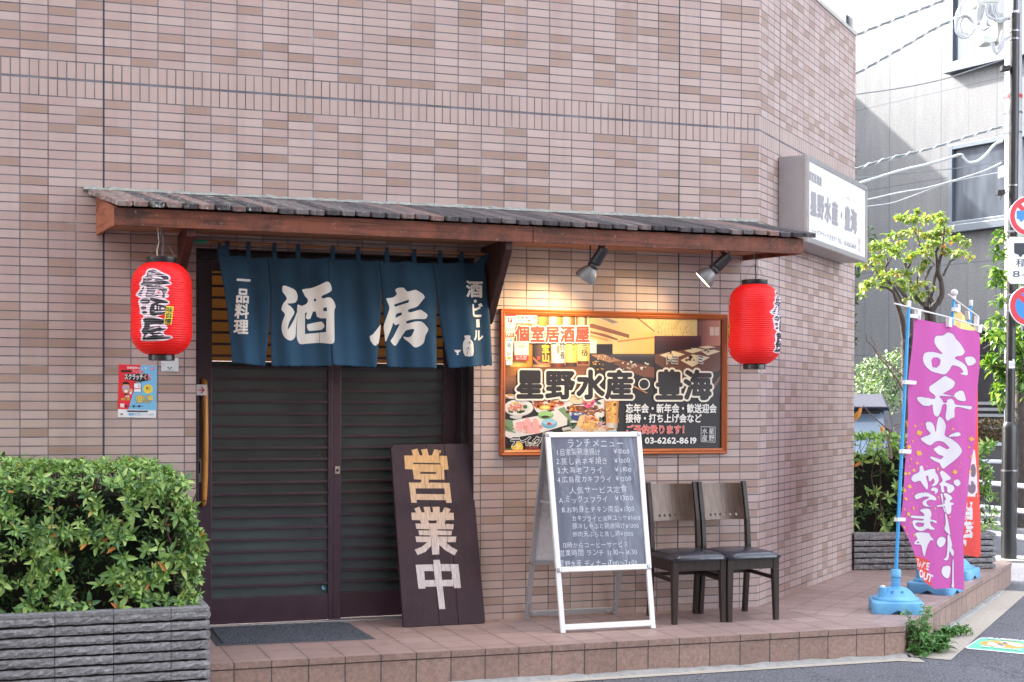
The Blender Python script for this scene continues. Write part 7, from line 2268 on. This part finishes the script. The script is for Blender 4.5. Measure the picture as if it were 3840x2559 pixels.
def cable(lab, pts, rad, fn, col=(176, 179, 182), d=20.0, wrap=False, nm='cable'):
    q = [Vector(depth(*fn(*p), d)) for p in pts]
    s = []
    for i in range(len(q) - 1):
        a, b, c, e = q[max(i - 1, 0)], q[i], q[i + 1], q[min(i + 2, len(q) - 1)]
        for k in range(8):
            u = k / 8
            s.append(.5 * (2 * b + (c - a) * u + (2 * a - 5 * b + 4 * c - e) * u * u + (3 * b - a - 3 * c + e) * u ** 3))
    s.append(q[-1])
    rad *= .78
    m = MB(); m.tube(s, rad, 8)
    o = m.build(nm, paint(col, .5, .1, 4), None, smooth=True)
    tag(o, lab, 'cable')
    if wrap:
        dense = []
        for a, b in zip(s, s[1:]):
            n_ = max(1, int((b - a).length / .012))
            dense += [a.lerp(b, k / n_) for k in range(n_)]
        hx_, tot = [], 0.0
        for i, p in enumerate(dense):
            d_ = (dense[min(i + 1, len(dense) - 1)] - dense[max(i - 1, 0)]).normalized()
            x_ = d_.cross(Vector((0, 0, 1))).normalized(); y_ = x_.cross(d_)
            hx_.append(p + (x_ * math.cos(tot) + y_ * math.sin(tot)) * rad * 1.15)
            tot += .42
        o2 = MB().tube(hx_, rad * .62, 6).build('spiral_wrap', paint((196, 198, 199), .45), None, smooth=True)
        rel(o2, o)
    return o
ZB = zc(2600, 0, 1.8234)
DKC = (120, 126, 130)
cable('uppermost spiral-wrapped overhead cable leaving the building edge', [(1000, 290), (1200, 203), (1450, 105), (1710, 2), (1900, -80)], .022, ZB, DKC, 20.0, True)
cable('second spiral-wrapped overhead cable, running up to the looped coil', [(1000, 560), (1200, 455), (1450, 312), (1650, 195), (1800, 125)], .022, ZB, DKC, 20.0, True)
cable('single dark overhead wire crossing the pale facade below the upper window', [(1000, 660), (1400, 606), (1700, 545), (1950, 466), (2125, 408)], .010, ZB, (110, 116, 122))
cable('beaded white overhead cable ending just above the lower window', [(1000, 1195), (1300, 1095), (1600, 1022), (1900, 928), (2130, 860)], .020, ZB, DKC, 20.0, True)
cable('thick white overhead cable that droops in a belly over the lower window', [(1050, 1280), (1400, 1172), (1600, 1125), (1740, 1085), (1828, 1058), (1850, 1082), (1885, 1112), (1945, 1102), (2005, 1055), (2060, 990), (2115, 966)], .024, ZB, (186, 190, 191))
cable('slim pale overhead cable rising to the small white case on the pole', [(1050, 1400), (1400, 1320), (1600, 1285), (1850, 1215), (2000, 1165), (2110, 1110)], .014, ZB, (178, 182, 184))
cable('lowest thin white overhead wire near the tree top', [(1080, 1425), (1340, 1392), (1500, 1340), (1750, 1250), (2120, 1175)], .009, ZB, (178, 181, 183))
cable('thin dark overhead wire passing behind the box sign', [(1000, 1228), (1600, 1172), (1900, 1140), (2125, 1098)], .007, ZB, (110, 116, 122))
cl2 = thing('cable_coil', 'coil of spare white cable loops hanging in front of the upper window', 'cable coil', depth(*Z1(285, 370), 19.95)[:])
m = MB()
for k, (rx, ry, ox, oy) in enumerate(((128, 160, 0, 0), (118, 150, 6, 8), (105, 140, 2, -4), (80, 118, 20, -20))):
    m.tube([depth(*Z1(285 + ox + rx * math.cos(a * PI / 16), 375 + oy + ry * math.sin(a * PI / 16)), 19.95 + .02 * k) for a in range(33)], .014, 8, caps=False)
m.tube([depth(*Z1(*p), 19.95) for p in ((160, 330), (175, 200), (230, 90), (300, 0), (360, -90))], .016, 8); m.tube([depth(*Z1(*p), 19.98) for p in ((200, 300), (225, 130), (270, 50), (330, -40))], .014, 8)
m.build('loops', paint((176, 178, 180), .5, .06, 5), cl2, smooth=True)
bd_ = thing('cable_bundle', 'bundle of white cables drooping from the top cable box to the pole', 'cables', depth(*Z1(640, 300), 19.9)[:])
m = MB()
R = random.Random(41)
for k in range(14):
    x0 = 490 + k * 19
    x1 = R.uniform(640, 830); yb = R.uniform(250, 440)
    if k < 5: pts = [(x0, 60), (x0 - 30, 200), (470 + 6 * k, 330), (500 + 10 * k, yb), (580, yb + 10), (640, 360)]
    else: pts = [(x0, 50), (x0 + R.uniform(-10, 15), 160), (x0 + 40, 240), (760, 285 + R.uniform(-20, 30)), (860, 270 + R.uniform(-30, 20)), (940, 210 + R.uniform(-20, 60))]
    q = [depth(*Z1(*p), 19.8 + .02 * (k % 5)) for p in pts]
    s = []
    for i in range(len(q) - 1):
        a, b, c, e = q[max(i - 1, 0)], q[i], q[i + 1], q[min(i + 2, len(q) - 1)]
        for j_ in range(6):
            u = j_ / 6
            s.append(.5 * (2 * b + (c - a) * u + (2 * a - 5 * b + 4 * c - e) * u * u + (3 * b - a - 3 * c + e) * u ** 3))
    m.tube(s + [q[-1]], R.choice((.011, .014, .017)), 8)
for pts in ([(660, 600), (690, 720), (740, 760), (800, 700), (850, 540), (930, 515)], [(690, 600), (715, 735), (760, 740), (830, 600), (900, 530)], [(820, 430), (790, 560), (760, 690)]):
    q = [depth(*Z1(*p), 19.85) for p in pts]; m.tube(q, .017, 8)
m.build('cables', paint((180, 182, 184), .5, .06, 5), bd_, smooth=True)
for (x, y, w, h) in ((530, 360, 26, 60), (570, 300, 24, 70), (440, 375, 22, 36), (690, 350, 22, 26)):
    MB().tube([depth(*Z1(x, y - h), 19.78), depth(*Z1(x, y + h), 19.78)], w / 3.733 / F * 19.8, 12).build('splice_sleeve', paint((222, 226, 226), .4), bd_, smooth=True, auto=40)

# ================================================================== trees and shrubs across the side street
ZT = zc(3180, 760, 3.267)
def tree(name, label, cat, limbs, blobs_, d, zf, lmat, bark, L, per, seed, dj=.7, trunk_to_ground=None, wd=.55):
    root = thing(name, label, cat, depth(*zf(*limbs[0][0][0]), d)[:] if limbs else depth(*zf(*blobs_[0][:2]), d)[:])
    r = random.Random(seed)
    if limbs:
        m = MB()
        for k, (pts, r0, r1) in enumerate(limbs):
            off = r.uniform(-.25, .25)
            q = [depth(*zf(*p), d + off * i / max(1, len(pts) - 1)) for i, p in enumerate(pts)]
            n_ = len(q)
            m.tube(q, [(r0 + (r1 - r0) * i / (n_ - 1)) * .74 * r.uniform(.92, 1.08) for i in range(n_)], 10)
        for pts, r0 in (trunk_to_ground or []):
            q = depth(*zf(*pts), d); m.tube([Vector((q.x, q.y, 0)), Vector((q.x + .03, q.y, q.z * .5)), q], [r0 * 1.25, r0 * 1.1, r0], 12)
        m.build('trunk', bark, root, smooth=True)
    m = MB()
    for (cx, cy, rx, ry) in blobs_:
        C = depth(*zf(cx + r.uniform(-12, 12), cy + r.uniform(-8, 8)), d + r.uniform(-dj, dj))
        s = d / F / zf_scale(zf)
        leaf_cloud(m, r, C, rx * s, min(rx, 90) * s * .9, ry * s, max(5, int(per * rx * ry / 4000)), L, wd)
    m.build('crown', lmat, root)
    return root
def zf_scale(zf): return 1.0 / (zf(1, 0)[0] - zf(0, 0)[0])
limbs = [([(1040, 1600), (1030, 1330), (1060, 1260), (1110, 1220), (1145, 1150), (1150, 1060), (1140, 960), (1100, 860), (1100, 800), (1140, 640), (1160, 540), (1165, 460), (1190, 260)], .055, .012),
         ([(1055, 1270), (1030, 1230), (985, 1110), (950, 1000), (930, 960), (970, 880), (1020, 790)], .036, .016), ([(1010, 1160), (1040, 1080), (1050, 980), (1085, 840), (1085, 700), (1075, 620), (1110, 540)], .026, .018),
         ([(1165, 900), (1200, 820), (1250, 720), (1310, 690), (1350, 650)], .020, .010), ([(1095, 800), (1030, 730), (980, 680)], .018, .008),
         ([(960, 1600), (965, 1380), (960, 1290), (930, 1250), (890, 1215), (830, 1150), (790, 1080), (750, 950), (712, 840), (700, 745)], .050, .022), ([(712, 830), (760, 760), (775, 700)], .022, .018),
         ([(905, 570), (870, 500), (850, 420), (780, 300)], .024, .008), ([(870, 520), (860, 400), (850, 285)], .015, .006), ([(960, 1290), (975, 1180), (985, 1120)], .03, .02),
         ([(700, 1700), (660, 1420), (610, 1270), (580, 1180), (560, 1100), (490, 1050), (380, 1030)], .045, .012), ([(780, 1700), (770, 1420), (740, 1300), (690, 1240), (640, 1190), (600, 1110), (560, 1040)], .045, .018),
         ([(740, 1260), (700, 1150), (640, 1080), (590, 1020), (540, 980)], .034, .014), ([(770, 1230), (772, 1080)], .014, .008), ([(880, 1150), (850, 1010), (850, 900)], .016, .008),
         ([(560, 1000), (410, 950), (350, 870), (310, 800), (260, 720), (215, 680)], .026, .012), ([(500, 980), (460, 870), (450, 800), (490, 740), (470, 680), (445, 630)], .026, .014), ([(490, 740), (530, 690), (540, 640)], .012, .006)]
bl = [(700, 190, 140, 50), (850, 120, 50, 40), (800, 200, 100, 50), (960, 200, 90, 40), (1110, 150, 90, 40), (1160, 220, 60, 50), (560, 400, 110, 30), (700, 380, 80, 40), (820, 340, 70, 50), (1000, 400, 180, 60), (1150, 360, 120, 60), (1240, 310, 60, 30), (1340, 450, 120, 40), (1430, 500, 80, 30), (330, 520, 120, 50), (450, 510, 90, 40), (560, 560, 90, 50), (650, 510, 80, 40), (350, 680, 100, 60), (580, 620, 70, 40), (800, 630, 120, 40), (960, 610, 120, 40), (1000, 500, 120, 50), (1100, 470, 120, 50), (1220, 600, 90, 40), (1350, 620, 90, 40), (1490, 650, 30, 40), (720, 700, 50, 40), (960, 730, 60, 40), (380, 800, 60, 50), (560, 850, 100, 40), (700, 850, 100, 50), (900, 800, 70, 40), (460, 900, 90, 40), (300, 980, 150, 40), (450, 1000, 120, 40), (640, 970, 110, 40), (200, 1050, 70, 40), (170, 1120, 30, 30), (680, 1040, 80, 40), (820, 1050, 60, 50), (900, 990, 70, 30), (920, 1130, 50, 40), (830, 1180, 40, 40), (700, 1180, 30, 30), (120, 760, 50, 25), (200, 760, 60, 40), (1060, 1055, 40, 12)]
M_BARK = paint((74, 66, 62), .85, .3, 14, .01, 30, name='street_tree_bark')
tree('street_tree', 'pollarded street tree with sparse yellow-green autumn leaves against the grey facade', 'tree', limbs, bl, 15.5, ZT,
     leaf_mat('autumn_leaves', [(0, (122, 150, 84)), (.45, (158, 182, 108)), (.85, (184, 196, 124)), (.95, (210, 182, 116)), (1, (206, 146, 84))], trans=.35), M_BARK, .062, 52, 51, .5,
     [((1040, 1600), .055), ((960, 1600), .05), ((700, 1700), .045), ((780, 1700), .045)], .6)
SRC = lambda a, b: (a, b)
tree('flowering_shrub', 'pale silvery green shrub behind the bare twigs and the parked van', 'shrub', [], [(3300, 1400, 95, 80), (3260, 1470, 75, 60), (3370, 1345, 40, 45), (3355, 1450, 60, 70), (3240, 1400, 40, 40), (3310, 1520, 90, 50)], 18.6, SRC,
     leaf_mat('silvery_leaves', [(0, (70, 100, 60)), (.4, (112, 140, 90)), (.75, (176, 196, 160)), (1, (222, 228, 216))], .3), None, .06, 260, 52, .4)
ZR = zc(3540, 900, 1.96)
tree('evergreen_tree', 'bright green broadleaf evergreen tree partly hidden by the sign pole', 'tree', [([(560, 1330), (560, 900), (520, 500), (500, 100)], .10, .03), ([(540, 760), (440, 780), (360, 760), (290, 800)], .04, .012), ([(540, 950), (440, 960), (350, 920)], .03, .012)],
     [(400, 80, 55, 75), (410, -40, 40, 60), (395, 270, 65, 100), (410, 430, 40, 60), (400, 600, 75, 60), (350, 700, 65, 60), (415, 720, 55, 80), (330, 880, 55, 45), (400, 900, 75, 85), (430, 1010, 60, 80), (410, 1100, 55, 50), (400, 1180, 45, 45), (600, 60, 60, 80), (600, 700, 60, 160), (600, 1000, 60, 160), (590, -140, 60, 90), (520, 300, 60, 120), (520, 800, 60, 200)], 18.2, ZR,
     leaf_mat('evergreen_leaves', [(0, (60, 96, 44)), (.4, (92, 134, 56)), (.8, (140, 172, 72)), (1, (170, 190, 84))], .35), M_BARK, .14, 48, 53, .5, [((560, 1330), .10)], .35)
tree('conifer', 'dark green foliage just peeping past the corner of the tiled building', 'tree', [], [(3205, 1000, 30, 55), (3190, 1120, 30, 60), (3250, 880, 34, 36), (3200, 800, 30, 50), (3196, 600, 26, 50), (3180, 1250, 40, 80)], 22.0, SRC,
     leaf_mat('conifer_leaves', [(0, (50, 80, 46)), (1, (96, 126, 80))]), None, .09, 160, 54, .4)

# ================================================================== parked van seen from behind
van = thing('parked_van', 'dark parked van with a large rear window coloured like reflected sky behind the planter', 'van')
t = NT('dark_van_paint'); t.out(lin((58, 60, 72)), .22, spec=.6); t.b.inputs['Coat Weight'].default_value = .8; M_VAN = t.m
t = NT('van_glass_sky_tint'); t.out(lin((150, 178, 204)), .06, spec=.8); M_VGL = t.m  # pale blue base colour stands in for the reflected sky
M_VDK = paint((40, 42, 46), .3, .1, 4, name='tinted_glass')
# local: x to the right, y forwards (away), z up; rear face at y = 0
sec = lambda y, w0, w1, z0, zm, z1: [(-w0, y, z0), (w0, y, z0), (w0, y, zm), (w1, y, z1 - .06), (w1 * .86, y, z1), (-w1 * .86, y, z1), (-w1, y, z1 - .06), (-w0, y, zm)]
S_ = [sec(.06, .80, .70, .32, .85, .98), sec(.0, .84, .78, .36, .92, 1.02), sec(.10, .87, .76, .30, .98, 1.40), sec(.28, .88, .72, .28, 1.0, 1.70), sec(.7, .89, .73, .26, 1.02, 1.76), sec(2.2, .89, .74, .26, 1.02, 1.78), sec(3.1, .89, .72, .26, 1.0, 1.66), sec(3.7, .88, .80, .26, .92, 1.06), sec(4.4, .84, .74, .30, .80, .90)]
m = MB(); n_ = 8
vs = [v for s in S_ for v in s]
fs = [(i * n_ + k, i * n_ + (k + 1) % n_, (i + 1) * n_ + (k + 1) % n_, (i + 1) * n_ + k) for i in range(1, len(S_) - 1) for k in range(n_)] + [tuple(range(n_, 2 * n_)), tuple(range((len(S_) - 1) * n_, len(S_) * n_))]
m.add(vs, fs); m.build('body', M_VAN, van, bevel=.03, seg=3)
def skin(pts, name, mat, off=(0, -.012, 0)): 
    m = MB(); m.prism([Vector(p) + Vector(off) for p in pts], Vector(off) * -.6); return m.build(name, mat, van, bevel=.004)
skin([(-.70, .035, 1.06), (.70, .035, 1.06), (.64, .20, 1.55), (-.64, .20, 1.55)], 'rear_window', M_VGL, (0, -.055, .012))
MB().hexa([(-.72, .02, 1.58), (.72, .02, 1.58), (.72, .5, 1.73), (-.72, .5, 1.73), (-.68, -.02, 1.63), (.68, -.02, 1.63), (.68, .5, 1.79), (-.68, .5, 1.79)]).build('roof_spoiler', paint((60, 62, 80), .22, .0), van, bevel=.015)
MB().box(-.60, .60, -.01, .03, 1.545, 1.578).build('brake_lamp_strip', paint((30, 30, 34), .3), van, bevel=.004)
for s in (-1, 1):
    w_ = MB(); w_.prism([(s * .889, .55, 1.06), (s * .889, 2.9, 1.06), (s * .77, 2.7, 1.62), (s * .77, .70, 1.62)], (s * .008, 0, .004)); w_.build('side_window', M_VDK, van)
    l_ = MB(); l_.box(s * .80 - .05, s * .80 + .05, -.02, .05, .80, 1.10); l_.build('tail_light', paint((150, 30, 34), .2), van, bevel=.01)
    mi = MB(); mi.box(s * .98 - .08, s * .98 + .08, 3.0, 3.08, 1.0, 1.16); mi.build('wing_mirror', M_VAN, van, bevel=.02)
    for yy in (.75, 3.55):
        Mw = Matrix.Translation((s * .80, yy, .31)) @ Matrix.Rotation(PI / 2, 4, 'Y')
        wo = MB().lathe([(.20, -.09), (.30, -.09), (.315, -.06), (.315, .06), (.30, .09), (.20, .09)], 28, M4=Mw); tyo = wo.build('wheel', paint((30, 30, 31), .8), van, smooth=True, auto=40)
        MB().lathe([(.01, -.075), (.20, -.085), (.20, .085), (.01, .075)], 28, M4=Mw).build('rim', paint((160, 162, 166), .3, metal=.8), tyo, smooth=True, auto=40)
MB().box(-.84, .84, -.06, .10, .30, .56).build('bumper', M_VAN, van, bevel=.03)
q = depth(3090, 2000, 16.0)
van.scale = (1, 1, .93)
van.location = (q.x, q.y, 0); van.rotation_euler = (0, 0, -math.radians(19.15 + 8))
